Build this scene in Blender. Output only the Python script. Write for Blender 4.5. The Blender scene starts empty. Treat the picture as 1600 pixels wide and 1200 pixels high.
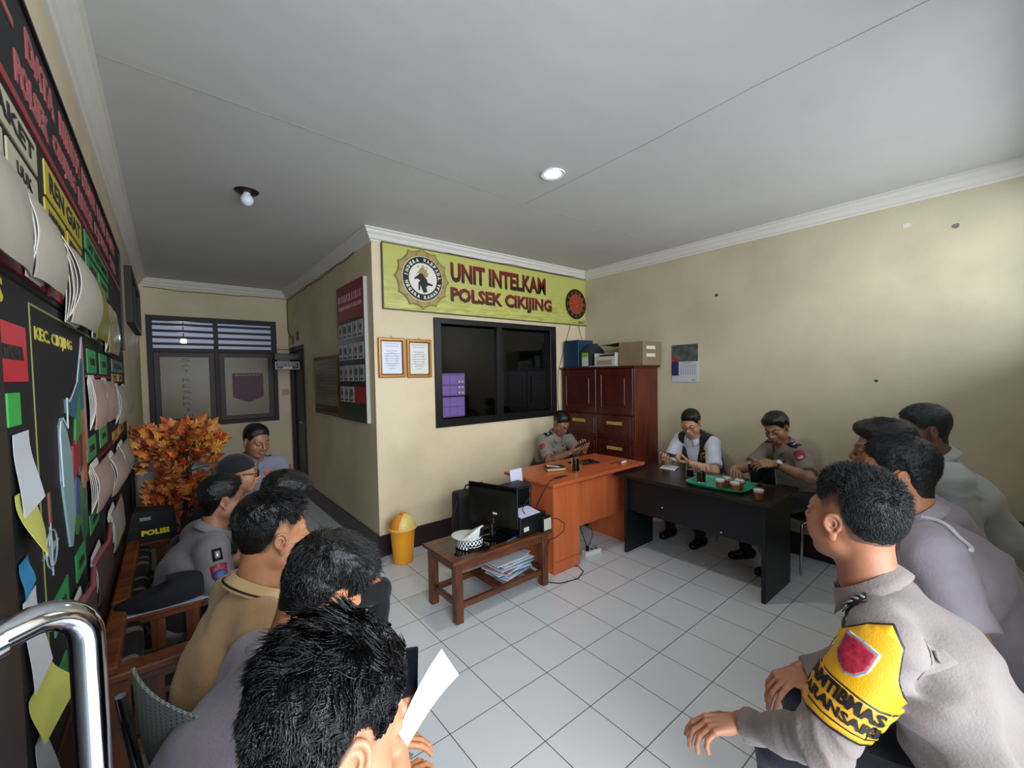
import bpy, bmesh, math, random
import numpy as np
from mathutils import Vector, Matrix, Euler, noise
from mathutils.bvhtree import BVHTree
random.seed(7); rng = np.random.default_rng(7)
PI = math.pi
SC = bpy.context.scene
COL = SC.collection

# ---------------- camera ----------------
cam_data = bpy.data.cameras.new('camera'); cam = bpy.data.objects.new('camera', cam_data); COL.objects.link(cam)
_yaw, _pitch, _roll = (math.radians(a) for a in (38.92568, 2.10536, -1.03586))
_f = Vector((math.sin(_yaw)*math.cos(_pitch), math.cos(_yaw)*math.cos(_pitch), -math.sin(_pitch)))
_r = Vector((math.cos(_yaw), -math.sin(_yaw), 0)); _u = _r.cross(_f)
_R = math.cos(_roll)*_r + math.sin(_roll)*_u; _U = -math.sin(_roll)*_r + math.cos(_roll)*_u
CAM = Vector((-2.119872, -2.200821, 1.602198))
m4 = Matrix((_R, _U, -_f)).transposed().to_4x4(); m4.translation = CAM
cam.matrix_world = m4
cam_data.sensor_fit = 'HORIZONTAL'; cam_data.sensor_width = 36.0
cam_data.lens = 658.04/1600*36.0
cam_data.shift_x = (800-794.914)/1600; cam_data.shift_y = -(600-608.683)/1600
cam_data.clip_start = 0.05; cam_data.clip_end = 100
SC.camera = cam

# ---------------- light and exposure ----------------
SC.view_settings.view_transform = 'Standard'; SC.view_settings.look = 'None'
SC.view_settings.gamma = 1.0; SC.view_settings.exposure = 0.95
SC.view_settings.use_curve_mapping = False
w = bpy.data.worlds.new('world'); SC.world = w; w.use_nodes = True
w.node_tree.nodes['Background'].inputs[0].default_value = (0.72, 0.85, 1.0, 1)
w.node_tree.nodes['Background'].inputs[1].default_value = 1.1
def area(name, loc, direction, sx, sy, power, col, spread=180):
    l = bpy.data.lights.new(name, 'AREA'); l.shape = 'RECTANGLE'; l.size = sx; l.size_y = sy
    l.energy = power; l.color = col; l.spread = math.radians(spread)
    o = bpy.data.objects.new(name, l); COL.objects.link(o); o.location = loc
    o.rotation_euler = Vector(direction).to_track_quat('-Z', 'Y').to_euler(); return o
area('daylight_doorway', (-1.0, -5.4, 2.0), (0.03, 1, -0.06), 7.5, 3.6, 420, (0.88, 0.94, 1.0))
def spot(name, loc, power, col):
    l = bpy.data.lights.new(name, 'SPOT'); l.energy = power; l.color = col; l.spot_size = math.radians(150); l.spot_blend = .7; l.shadow_soft_size = .05
    o = bpy.data.objects.new(name, l); COL.objects.link(o); o.location = loc; return o
spot('downlight_beam', (-0.172, -0.275, 2.84), 20, (1.0, 0.97, 0.9))

# ---------------- materials ----------------
def lin(c):
    if isinstance(c, str):
        c = [int(c[i:i+2], 16)/255 for i in (0, 2, 4)]
    return tuple((x/12.92 if x <= .04045 else ((x+.055)/1.055)**2.4) for x in c) + (1.0,)
MATS = {}
def mat(name, col, rough=.5, metal=0., var=0., vscale=6., bump=0., bscale=40., spec=None, trans=0., ior=1.45, emit=None, estr=1., coat=0., alpha=1., sheen=0., stretch=(1,1,1)):
    if name in MATS: return MATS[name]
    m = bpy.data.materials.new(name); m.use_nodes = True; nt = m.node_tree; b = nt.nodes['Principled BSDF']
    b.inputs['Base Color'].default_value = lin(col); b.inputs['Roughness'].default_value = rough; b.inputs['Metallic'].default_value = metal
    b.inputs['IOR'].default_value = ior; b.inputs['Transmission Weight'].default_value = trans; b.inputs['Coat Weight'].default_value = coat
    if spec is not None: b.inputs['Specular IOR Level'].default_value = spec
    if sheen: b.inputs['Sheen Weight'].default_value = sheen
    if emit: b.inputs['Emission Color'].default_value = lin(emit); b.inputs['Emission Strength'].default_value = estr
    tc = nt.nodes.new('ShaderNodeTexCoord'); mp = nt.nodes.new('ShaderNodeMapping'); nt.links.new(tc.outputs['Object'], mp.inputs[0]); mp.inputs['Scale'].default_value = stretch
    if var:
        n = nt.nodes.new('ShaderNodeTexNoise'); n.inputs['Scale'].default_value = vscale; n.inputs['Detail'].default_value = 5
        nt.links.new(mp.outputs[0], n.inputs['Vector'])
        r = nt.nodes.new('ShaderNodeValToRGB'); c = lin(col)
        r.color_ramp.elements[0].position = .3; r.color_ramp.elements[1].position = .7
        r.color_ramp.elements[0].color = tuple(x*(1-var) for x in c[:3])+(1,); r.color_ramp.elements[1].color = tuple(min(1, x*(1+var)) for x in c[:3])+(1,)
        nt.links.new(n.outputs['Fac'], r.inputs[0]); nt.links.new(r.outputs[0], b.inputs['Base Color'])
    if bump:
        n = nt.nodes.new('ShaderNodeTexNoise'); n.inputs['Scale'].default_value = bscale; n.inputs['Detail'].default_value = 4
        nt.links.new(mp.outputs[0], n.inputs['Vector'])
        bp = nt.nodes.new('ShaderNodeBump'); bp.inputs['Strength'].default_value = bump; bp.inputs['Distance'].default_value = .01
        nt.links.new(n.outputs['Fac'], bp.inputs['Height']); nt.links.new(bp.outputs[0], b.inputs['Normal'])
    MATS[name] = m; return m
def wood(name, dark, light, rough=.35, axis=(1, 12, 12), scale=3.):
    if name in MATS: return MATS[name]
    m = bpy.data.materials.new(name); m.use_nodes = True; nt = m.node_tree; b = nt.nodes['Principled BSDF']
    tc = nt.nodes.new('ShaderNodeTexCoord'); mp = nt.nodes.new('ShaderNodeMapping'); mp.inputs['Scale'].default_value = axis
    n = nt.nodes.new('ShaderNodeTexNoise'); n.inputs['Scale'].default_value = scale; n.inputs['Detail'].default_value = 8; n.inputs['Distortion'].default_value = .6
    r = nt.nodes.new('ShaderNodeValToRGB'); r.color_ramp.elements[0].position = .3; r.color_ramp.elements[1].position = .72
    r.color_ramp.elements[0].color = lin(dark); r.color_ramp.elements[1].color = lin(light)
    nt.links.new(tc.outputs['Object'], mp.inputs[0]); nt.links.new(mp.outputs[0], n.inputs['Vector']); nt.links.new(n.outputs['Fac'], r.inputs[0])
    nt.links.new(r.outputs[0], b.inputs['Base Color']); b.inputs['Roughness'].default_value = rough
    MATS[name] = m; return m
def wall_mat(name, base, stain, blotch=.5):
    m = bpy.data.materials.new(name); m.use_nodes = True; nt = m.node_tree; b = nt.nodes['Principled BSDF']; b.inputs['Roughness'].default_value = .62
    g = nt.nodes.new('ShaderNodeNewGeometry')
    n = nt.nodes.new('ShaderNodeTexNoise'); n.inputs['Scale'].default_value = 1.3; n.inputs['Detail'].default_value = 7; n.inputs['Roughness'].default_value = .62
    nt.links.new(g.outputs['Position'], n.inputs['Vector'])
    r = nt.nodes.new('ShaderNodeValToRGB'); r.color_ramp.elements[0].position = .42; r.color_ramp.elements[1].position = .80
    r.color_ramp.elements[0].color = lin(base); r.color_ramp.elements[1].color = lin(stain)
    nt.links.new(n.outputs['Fac'], r.inputs[0]); nt.links.new(r.outputs[0], b.inputs['Base Color'])
    n2 = nt.nodes.new('ShaderNodeTexNoise'); n2.inputs['Scale'].default_value = 9; n2.inputs['Detail'].default_value = 6
    nt.links.new(g.outputs['Position'], n2.inputs['Vector'])
    bp = nt.nodes.new('ShaderNodeBump'); bp.inputs['Strength'].default_value = .25; bp.inputs['Distance'].default_value = .01
    nt.links.new(n2.outputs['Fac'], bp.inputs['Height']); nt.links.new(bp.outputs[0], b.inputs['Normal'])
    MATS[name] = m; return m
def floor_mat():
    m = bpy.data.materials.new('white_tiles'); m.use_nodes = True; nt = m.node_tree; b = nt.nodes['Principled BSDF']
    g = nt.nodes.new('ShaderNodeNewGeometry'); s = nt.nodes.new('ShaderNodeSeparateXYZ'); nt.links.new(g.outputs['Position'], s.inputs[0])
    outs = []
    for ax in 'XY':
        a = nt.nodes.new('ShaderNodeMath'); a.operation = 'ADD'; a.inputs[1].default_value = 30.0; nt.links.new(s.outputs[ax], a.inputs[0])
        p = nt.nodes.new('ShaderNodeMath'); p.operation = 'PINGPONG'; p.inputs[1].default_value = .15; nt.links.new(a.outputs[0], p.inputs[0]); outs.append(p)
    mn = nt.nodes.new('ShaderNodeMath'); mn.operation = 'MINIMUM'; nt.links.new(outs[0].outputs[0], mn.inputs[0]); nt.links.new(outs[1].outputs[0], mn.inputs[1])
    mr = nt.nodes.new('ShaderNodeMapRange'); mr.inputs[1].default_value = .0012; mr.inputs[2].default_value = .0024; nt.links.new(mn.outputs[0], mr.inputs[0])
    n = nt.nodes.new('ShaderNodeTexNoise'); n.inputs['Scale'].default_value = 2.2; n.inputs['Detail'].default_value = 6; nt.links.new(g.outputs['Position'], n.inputs['Vector'])
    r = nt.nodes.new('ShaderNodeValToRGB'); r.color_ramp.elements[0].color = lin('d2d5d9'); r.color_ramp.elements[1].color = lin('d6dade'); nt.links.new(n.outputs['Fac'], r.inputs[0])
    mx = nt.nodes.new('ShaderNodeMix'); mx.data_type = 'RGBA'; mx.inputs[6].default_value = lin('35322f')
    nt.links.new(mr.outputs[0], mx.inputs[0]); nt.links.new(r.outputs[0], mx.inputs[7]); nt.links.new(mx.outputs[2], b.inputs['Base Color'])
    rr = nt.nodes.new('ShaderNodeMapRange'); rr.inputs[3].default_value = .23; rr.inputs[4].default_value = .27; nt.links.new(n.outputs['Fac'], rr.inputs[0]); nt.links.new(rr.outputs[0], b.inputs['Roughness'])
    bp = nt.nodes.new('ShaderNodeBump'); bp.inputs['Distance'].default_value = .002; bp.inputs['Strength'].default_value = .6; nt.links.new(mr.outputs[0], bp.inputs['Height']); nt.links.new(bp.outputs[0], b.inputs['Normal'])
    MATS['white_tiles'] = m; return m

# ---------------- mesh builder ----------------
class MB:
    def __init__(s): s.v = []; s.f = []; s.mi = []; s.cur = 0; s.mats = []
    def m(s, material):
        if material not in s.mats: s.mats.append(material)
        s.cur = s.mats.index(material); return s
    def add(s, vs, fs):
        o = len(s.v); s.v += [tuple(v) for v in vs]; s.f += [tuple(i+o for i in f) for f in fs]; s.mi += [s.cur]*len(fs); return s
    def addm(s, me, M=Matrix()):
        return s.add([M @ v.co for v in me.vertices], [tuple(p.vertices) for p in me.polygons])
    def box(s, lo, hi, bev=.003, M=None, seg=1):
        bm = bmesh.new(); bmesh.ops.create_cube(bm, size=1)
        j_ = random.random()*.0005; lo, hi = Vector(lo)-Vector((j_, j_, j_)), Vector(hi)+Vector((j_, j_, j_)); sz = hi-lo; c = (hi+lo)/2
        for v in bm.verts: v.co = Vector((v.co.x*sz.x, v.co.y*sz.y, v.co.z*sz.z))+c
        bev = min(bev, min(abs(x) for x in sz)*.35)
        if bev > 0: bmesh.ops.bevel(bm, geom=list(bm.edges), offset=bev, segments=seg, profile=.5, affect='EDGES')
        if M is not None: bm.transform(M)
        bm.verts.index_update(); s.add([v.co for v in bm.verts], [[v.index for v in f.verts] for f in bm.faces]); bm.free(); return s
    def lathe(s, prof, c=(0, 0, 0), n=32, M=None, sx=1, sy=1, caps=True):
        vs = []; fs = []
        for r, z in prof:
            for k in range(n):
                a = 2*PI*k/n; vs.append(Vector((r*math.cos(a)*sx, r*math.sin(a)*sy, z)))
        for i in range(len(prof)-1):
            for k in range(n):
                k2 = (k+1) % n; fs.append((i*n+k, i*n+k2, (i+1)*n+k2, (i+1)*n+k))
        if caps:
            if prof[0][0] > 1e-6: fs.append(tuple(range(n))[::-1])
            if prof[-1][0] > 1e-6: fs.append(tuple((len(prof)-1)*n+k for k in range(n)))
        T = Matrix.Translation(c) if M is None else M
        return s.add([T @ v for v in vs], fs)
    def cyl(s, a, b, r, r2=None, n=16):
        a, b = Vector(a), Vector(b); d = b-a; q = d.to_track_quat('Z', 'Y').to_matrix().to_4x4(); q.translation = a
        return s.lathe([(r, 0), (r if r2 is None else r2, d.length)], M=q, n=n)
    def tube(s, pts, r, n=8, closed=False, rs=None):
        pts = [Vector(p) for p in pts]; N = len(pts); vs = []; fs = []; up = None
        for i, p in enumerate(pts):
            if closed: t = pts[(i+1) % N]-pts[i-1]
            else: t = pts[min(i+1, N-1)]-pts[max(i-1, 0)]
            if t.length < 1e-9: t = Vector((0, 0, 1))
            t.normalize()
            if up is None: up = t.orthogonal().normalized()
            up = (up-t*up.dot(t)); up = up.normalized() if up.length > 1e-6 else t.orthogonal().normalized()
            w_ = t.cross(up); rr = rs[i] if rs else r
            for k in range(n):
                a = 2*PI*k/n; vs.append(p+up*math.cos(a)*rr+w_*math.sin(a)*rr)
        for i in range(N if closed else N-1):
            j = (i+1) % N
            for k in range(n): fs.append((i*n+k, i*n+(k+1) % n, j*n+(k+1) % n, j*n+k))
        if not closed: fs.append(tuple(range(n))[::-1]); fs.append(tuple((N-1)*n+k for k in range(n)))
        return s.add(vs, fs)
    def prism(s, poly, h, M=Matrix(), z0=0.):
        n = len(poly); vs = [Vector((x, y, z0)) for x, y in poly]+[Vector((x, y, z0+h)) for x, y in poly]
        fs = [tuple(range(n))[::-1], tuple(range(n, 2*n))]+[(k, (k+1) % n, n+(k+1) % n, n+k) for k in range(n)]
        return s.add([M @ v for v in vs], fs)
    def grid(s, fn, nu, nv, thick=0.):
        vs = [Vector(fn(i/nu, j/nv)) for j in range(nv+1) for i in range(nu+1)]
        fs = [(j*(nu+1)+i, j*(nu+1)+i+1, (j+1)*(nu+1)+i+1, (j+1)*(nu+1)+i) for j in range(nv) for i in range(nu)]
        if thick:
            nrm = [Vector((0, 0, 0)) for _ in vs]
            for f in fs:
                n_ = (vs[f[1]]-vs[f[0]]).cross(vs[f[3]]-vs[f[0]])
                for q in f: nrm[q] += n_
            o = len(vs); vs2 = [v-(n_.normalized() if n_.length > 0 else n_)*thick for v, n_ in zip(vs, nrm)]
            fs2 = [tuple(reversed([q+o for q in f])) for f in fs]
            bd = [i for i in range(nu+1)]+[(j+1)*(nu+1)-1+0 for j in range(1, nv+1)]+[nv*(nu+1)+i for i in range(nu-1, -1, -1)]+[j*(nu+1) for j in range(nv-1, 0, -1)]
            side = [(bd[k], bd[(k+1) % len(bd)], bd[(k+1) % len(bd)]+o, bd[k]+o) for k in range(len(bd))]
            side = [tuple(reversed(q)) for q in side]
            vs = vs+vs2; fs = fs+fs2+side
        return s.add(vs, fs)
    def build(s, name, material=None, parent=None, smooth=None, **tg):
        me = bpy.data.meshes.new(name)
        V = np.array(s.v, dtype=np.float64).reshape(-1, 3)
        lo, hi = V.min(0), V.max(0); c = Vector(((lo[0]+hi[0])/2, (lo[1]+hi[1])/2, lo[2]))
        me.from_pydata([tuple(v) for v in (V-np.array(c))], [], s.f)
        for mt in (s.mats or [material]): me.materials.append(mt)
        if s.mats and len(s.mats) > 1: me.polygons.foreach_set('material_index', s.mi)
        if smooth is not None:
            me.polygons.foreach_set('use_smooth', [True]*len(me.polygons))
            if smooth < 180: me.set_sharp_from_angle(angle=math.radians(smooth))
        me.update()
        o = bpy.data.objects.new(name, me); COL.objects.link(o); o.location = c
        if parent is not None:
            o.parent = parent
            o.matrix_parent_inverse = WM[parent.name].inverted()
        WM[o.name] = Matrix.Translation(c)
        for k, v_ in tg.items(): o[k] = v_
        return o
WM = {}
def thing(name, loc, label, category, group=None):
    o = bpy.data.objects.new(name, None); COL.objects.link(o); o.location = loc; o.empty_display_size = .1
    WM[o.name] = Matrix.Translation(loc); o['label'] = label; o['category'] = category
    if group: o['group'] = group
    return o
def tagd(label, category, group=None):
    d = dict(label=label, category=category)
    if group: d['group'] = group
    return d
def copy_thing(root, delta, label, group=None):
    r = root.copy(); COL.objects.link(r); r.location = root.location+Vector(delta); r['label'] = label
    if group: r['group'] = group
    for ch in [o for o in list(COL.objects) if o.parent == root]:
        c = ch.copy(); COL.objects.link(c); c.parent = r
        for g in [o for o in list(COL.objects) if o.parent == ch]:
            d = g.copy(); COL.objects.link(d); d.parent = c
    return r
_tc = {}
def text(s_, size=1., ext=.002, sx=1., bold=0., align='CENTER', spacing=1.0):
    """mesh of lettering lying in the xy plane, rising in z"""
    k = (s_, size, ext, sx, bold, align, spacing)
    if k in _tc: return _tc[k]
    c = bpy.data.curves.new('lettering', 'FONT'); c.body = s_; c.size = size; c.extrude = ext/2; c.offset = bold
    c.align_x = align; c.align_y = 'CENTER'; c.space_character = spacing; c.resolution_u = 2
    o = bpy.data.objects.new('lettering', c); COL.objects.link(o)
    dg = bpy.context.evaluated_depsgraph_get(); me = bpy.data.meshes.new_from_object(o.evaluated_get(dg))
    me.transform(Matrix.Diagonal((sx, 1, 1, 1)))
    bpy.data.objects.remove(o); _tc[k] = me; return me
def frame(o, xdir, ydir, size=1.):
    """matrix with local x along xdir, y along ydir, z = x cross y, at o"""
    x = Vector(xdir).normalized(); z = x.cross(Vector(ydir)).normalized(); y = z.cross(x)
    M = Matrix((x, y, z)).transposed().to_4x4(); M.translation = Vector(o); return M
def fit_text(s_, w, h, ext=.002, bold=0.):
    me = text(s_, 1., .001, 1., bold/max(h, 1e-4))
    xs = [v.co.x for v in me.vertices]; ys = [v.co.y for v in me.vertices]
    cx, cy = (max(xs)+min(xs))/2, (max(ys)+min(ys))/2
    return me, Matrix.Diagonal((w/(max(xs)-min(xs)), h/(max(ys)-min(ys)), ext/.001, 1)) @ Matrix.Translation((-cx, -cy, 0))
def put_text(mb, s_, M, w, h, ext=.002, bold=0.):
    me, F = fit_text(s_, w, h, ext, bold); mb.addm(me, M @ F); return mb
# ---------------- room shell ----------------
LW, RW, SW, BW, FW, CE, CX = -2.378, 2.057, 1.394, 4.72, -2.42, 2.87, -0.714
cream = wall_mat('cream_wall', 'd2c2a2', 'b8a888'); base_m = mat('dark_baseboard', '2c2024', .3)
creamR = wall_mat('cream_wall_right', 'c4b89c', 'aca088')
ceil_m = wall_mat('ceiling_white', 'c8c8c5', 'c0bfbb'); crown_m = mat('crown_white', 'd4d0c6', .5)
def struct(mb, name, m=None, **k): return mb.build(name, m, kind='structure', **k)
struct(MB().box((LW-.15, FW-.6, -.1), (RW+.15, BW+.15, 0), 0), 'floor', floor_mat())
struct(MB().box((LW-.15, FW-.15, CE), (RW+.15, BW+.15, CE+.1), 0), 'ceiling', ceil_m)
struct(MB().box((LW-.12, FW-.15, 0), (LW, BW+.12, CE), 0), 'wall_left', cream)
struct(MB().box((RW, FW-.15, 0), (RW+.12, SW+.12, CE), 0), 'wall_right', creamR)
# sign wall with a window opening
wx0, wx1, wz0, wz1 = -.12, 1.503, 1.105, 2.146
b = MB().box((CX, SW, 0), (wx0, SW+.12, CE), 0).box((wx1, SW, 0), (RW, SW+.12, CE), 0).box((wx0, SW, 0), (wx1, SW+.12, wz0), 0).box((wx0, SW, wz1), (wx1, SW+.12, CE), 0)
struct(b, 'wall_sign', cream)
# corridor wall with a doorway, corridor end wall with a window
b = MB().box((CX, SW+.12, 0), (CX+.12, 3.86, CE), 0).box((CX, 3.86, 2.0), (CX+.12, 4.56, CE), 0).box((CX, 4.56, 0), (CX+.12, BW, CE), 0)
struct(b, 'wall_corridor', cream)
bx0, bx1, bz0, bz1 = -2.31, -.875, .99, 2.42
b = MB().box((LW, BW, 0), (bx0, BW+.12, CE), 0).box((bx1, BW, 0), (CX+.12, BW+.12, CE), 0).box((bx0, BW, 0), (bx1, BW+.12, bz0), 0).box((bx0, BW, bz1), (bx1, BW+.12, CE), 0)
struct(b, 'wall_back', cream)
# front wall behind the camera with the entrance and a high window
b = MB().box((-.55, FW-.12, 0), (RW, FW, 1.75), 0).box((-.55, FW-.12, 1.75), (-.10, FW, CE), 0).box((1.85, FW-.12, 1.75), (RW, FW, CE), 0).box((LW, FW-.12, 2.66), (RW, FW, CE), 0)
struct(b, 'wall_front', cream)
# dark room behind the inner window and behind the corridor door
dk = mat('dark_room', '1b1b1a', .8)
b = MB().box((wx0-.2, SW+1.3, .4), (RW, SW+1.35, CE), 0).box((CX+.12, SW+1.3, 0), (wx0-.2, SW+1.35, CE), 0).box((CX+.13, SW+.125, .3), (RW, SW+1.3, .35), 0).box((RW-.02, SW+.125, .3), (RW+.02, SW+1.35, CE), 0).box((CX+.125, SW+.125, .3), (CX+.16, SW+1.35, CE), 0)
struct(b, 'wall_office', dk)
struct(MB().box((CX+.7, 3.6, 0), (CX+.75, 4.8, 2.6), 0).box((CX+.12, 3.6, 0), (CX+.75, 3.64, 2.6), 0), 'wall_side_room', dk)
# office beyond the corridor window (lit by its own tube)
b = MB().box((LW-.1, BW+2.2, 0), (CX+.6, BW+2.3, 3.0), 0).box((LW-.15, BW+.12, 0), (LW-.1, BW+2.3, 3.0), 0).box((CX+.6, BW+.12, 0), (CX+.7, BW+2.3, 3.), 0).box((LW-.15, BW+.12, 3.0), (CX+.7, BW+2.3, 3.1), 0)
struct(b, 'wall_far_office', mat('far_office_wall', 'b9bcc4', .8))
struct(MB().box((LW, FW, 0), (LW+.012, BW, .19), .002), 'baseboard_left', base_m)
struct(MB().box((RW-.012, FW, 0), (RW, SW, .19), .002), 'baseboard_right', base_m)
struct(MB().box((CX-.014, SW-.014, 0), (RW, SW, .19), .002), 'baseboard_sign', base_m)
struct(MB().box((CX-.014, SW-.013, 0), (CX, 3.82, .19), .002), 'baseboard_corridor', base_m)
struct(MB().box((LW, BW-.014, 0), (CX, BW, .19), .002), 'baseboard_back', base_m)
# crown moulding, a stepped profile run along each wall
def crown(pts, name):
    """pts: corner points, the room on the left of travel"""
    prof = [(0, -.10), (.012, -.10), (.018, -.085), (.03, -.08), (.045, -.05), (.062, -.035), (.07, -.015), (.085, -.012), (.085, 0)]
    n = len(pts); offs = []
    for i, p in enumerate(pts):
        p = Vector(p); ns = []
        if i > 0: d = (p-Vector(pts[i-1])).normalized(); ns.append(Vector((-d.y, d.x)))
        if i < n-1: d = (Vector(pts[i+1])-p).normalized(); ns.append(Vector((-d.y, d.x)))
        if len(ns) == 2: a = (ns[0]+ns[1]); a = a/(a.length_squared)*2
        else: a = ns[0]
        offs.append(a)
    vs = [(pts[i][0]+offs[i].x*u, pts[i][1]+offs[i].y*u, CE+z) for i in range(n) for u, z in prof]; k = len(prof)
    fs = [(i*k+j, i*k+j+1, (i+1)*k+j+1, (i+1)*k+j) for i in range(n-1) for j in range(k-1)]
    struct(MB().add(vs, fs), name, crown_m)
crown([(RW, FW), (RW, SW), (CX, SW), (CX, BW), (LW, BW), (LW, FW)], 'trim_1')
# ceiling board seams: thin raised tape lines
sm = mat('seam_tape', '98948c', .8)
def seam(pts, nm): struct(MB().tube([(x, y, CE+.001) for x, y in pts], .0028, 6), nm, sm)
seam([(-2.33, .09), (-1.5, .14), (-.9, .175), (0, .188), (1.0, .17), (1.97, .16)], 'trim_2')
seam([(.0, .18), (.0, -.8), (-.03, -1.4), (-.02, -2.3)], 'trim_3')
# marks on the right wall: plaster chips
def chip(y, z, r, c, nm):
    poly = [(math.cos(a)*r*random.uniform(.7, 1.2), math.sin(a)*r*random.uniform(.6, 1.1)) for a in np.linspace(0, 2*PI, 9)[:-1]]
    struct(MB().prism(poly, .002, frame((RW, y, z), (0, -1, 0), (0, 0, 1))), nm, mat(c, c, .8))

# ---------------- windows ----------------
blk = mat('black_frame', '0c0c0d', .35); glass = mat('dark_glass', '0a0d0c', .06, trans=.75, ior=1.45)
t = thing('window_1', (.69, SW, wz0), 'dark sliding window in black frame below the green sign', 'window'); del t['label'], t['category']; t['kind'] = 'structure'
b = MB(); e = .065
b.box((wx0-.01, SW-.02, wz0-.01), (wx1+.01, SW+.06, wz0+e)).box((wx0-.01, SW-.02, wz1-e+.02), (wx1+.01, SW+.06, wz1+.01)).box((wx0-.01, SW-.02, wz0), (wx0+e, SW+.06, wz1)).box((wx1-e-.02, SW-.02, wz0), (wx1+.01, SW+.06, wz1)).box((.625, SW-.01, wz0), (.70, SW+.05, wz1))
b.build('window_frame', blk, t)
MB().box((wx0+e, SW+.02, wz0+e), (.625, SW+.026, wz1-e), 0).build('pane', glass, t)
MB().box((.70, SW+.035, wz0+e), (wx1-e, SW+.041, wz1-e), 0).build('pane', glass, t)
t = thing('window_2', (-1.6, BW, bz0), '', ''); del t['label'], t['category']; t['kind'] = 'structure'
fr = mat('dark_brown_frame', '140b09', .55); fr2 = mat('brown_sash', '301a18', .5)
b = MB(); y0, y1 = BW-.03, BW+.08
for lo, hi in (((bx0, bz0), (bx0+.055, bz1)), ((bx1-.055, bz0), (bx1, bz1)), ((bx0, bz0), (bx1, bz0+.05)), ((bx0, bz1-.06), (bx1, bz1)), ((-1.625, bz0), (-1.575, bz1)), ((bx0, 1.96), (bx1, 2.01))):
    b.box((lo[0], y0, lo[1]), (hi[0], y1, hi[1]))
b.build('window_frame', fr, t)
b = MB()
for k in range(4):
    z = 2.055+k*.082; b.box((bx0+.05, BW-.005, z), (bx1-.05, BW+.05, z+.028), .002, Matrix.Translation((0, 0, 0)))
b.build('louvre_slats', fr, t)
for (xa, xb) in ((bx0+.055, -1.625), (-1.575, bx1-.055)):
    b = MB(); za, zb = bz0+.05, 1.96
    b.box((xa, BW-.015, za), (xa+.06, BW+.03, zb)).box((xb-.06, BW-.015, za), (xb, BW+.03, zb)).box((xa, BW-.015, za), (xb, BW+.03, za+.06)).box((xa, BW-.015, zb-.06), (xb, BW+.03, zb))
    b.build('sash', fr2, t)
    # frosted olive film over the lower glass
    MB().box((xa+.06, BW+.002, za+.06), (xb-.06, BW+.008, zb-.06), 0).build('pane', mat('olive_film', '675c34', .35, var=.15, vscale=2), t)
b = MB()
for k, ch in enumerate('SAT'): put_text(b, ch, frame((-1.93, BW, 1.86-k*.072), (1, 0, 0), (0, 0, 1)), .10, .04, .002, .0)
for k, ch in enumerate('RESKRIM'): put_text(b, ch, frame((-1.93, BW, 1.60-k*.078), (1, 0, 0), (0, 0, 1)), .10 if ch != 'I' else .03, .045, .002)
b.build('lettering', mat('letter_dark_purple', '2c1a22', .4), t)
b = MB().prism([(-.185, .20), (.185, .20), (.185, -.13), (0, -.21), (-.185, -.13)], .003, frame((-1.245, BW, 1.48), (1, 0, 0), (0, 0, 1)))
b.build('shield_sticker', mat('purple_sticker', '4c1c2e', .5), t)
b = MB(); put_text(b, 'BARESKRIM', frame((-1.245, BW-.003, 1.655), (1, 0, 0), (0, 0, 1)), .30, .026, .002); b.build('lettering', mat('letter_grey', '8d8078', .4), t)
# tube light glowing in the far office
t = thing('ceiling_tube_light', (-1.9, BW+1.2, 2.9), 'bright tube lamp seen through the louvres of the corridor window', 'lamp')
MB().box((-2.25, BW+1.1, 2.86), (-1.5, BW+1.2, 2.95), .01).build('housing', mat('lamp_white', 'dddddd', .4), t)
MB().cyl((-2.2, BW+1.15, 2.82), (-1.55, BW+1.15, 2.82), .018).build('tube', mat('tube_glow', 'ffffff', .4, emit='dfe6ff', estr=14), t)
t = thing('light_bulb', (-1.93, BW+.5, 2.1), 'glowing bulb seen through the louvres of the corridor window', 'lamp')
MB().lathe([(.0, -.045), (.02, -.04), (.032, -.02), (.034, 0), (.026, .025), (.014, .045)], (-1.93, BW+.6, 2.15)).build('glass_bulb', mat('bulb_glow', 'ffffff', .4, emit='eef2ff', estr=28), t, smooth=60)
MB().cyl((-1.93, BW+.6, 2.19), (-1.93, BW+.6, 3.0), .006).build('wire', blk, t)
# corridor door
t = thing('door_1', (CX, 4.2, 0), '', ''); del t['label'], t['category']; t['kind'] = 'structure'
MB().box((CX-.012, 3.82, 0), (CX+.1, 3.88, 2.04)).box((CX-.012, 4.54, 0), (CX+.1, 4.60, 2.04)).box((CX-.012, 3.82, 1.98), (CX+.1, 4.60, 2.04)).build('door_frame', fr, t)
MB().box((CX+.03, 3.88, 0.005), (CX+.07, 4.54, 1.98)).build('door_panel', mat('door_black', '0b0908', .4), t)
MB().cyl((CX-.02, 3.94, 1.0), (CX+.03, 3.94, 1.0), .012).cyl((CX-.03, 3.94, 1.0), (CX-.03, 4.04, 1.0), .009).build('door_handle', mat('chrome', 'c8ccd0', .12, 1.), t)
# vents
for y, z in ((4.43, 2.13), (4.15, 2.17)):
    struct(MB().box((CX-.004, y-.06, z-.05), (CX+.004, y+.06, z+.07), .002), 'trim_%d' % (4 if y > 4.3 else 5), blk)
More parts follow.
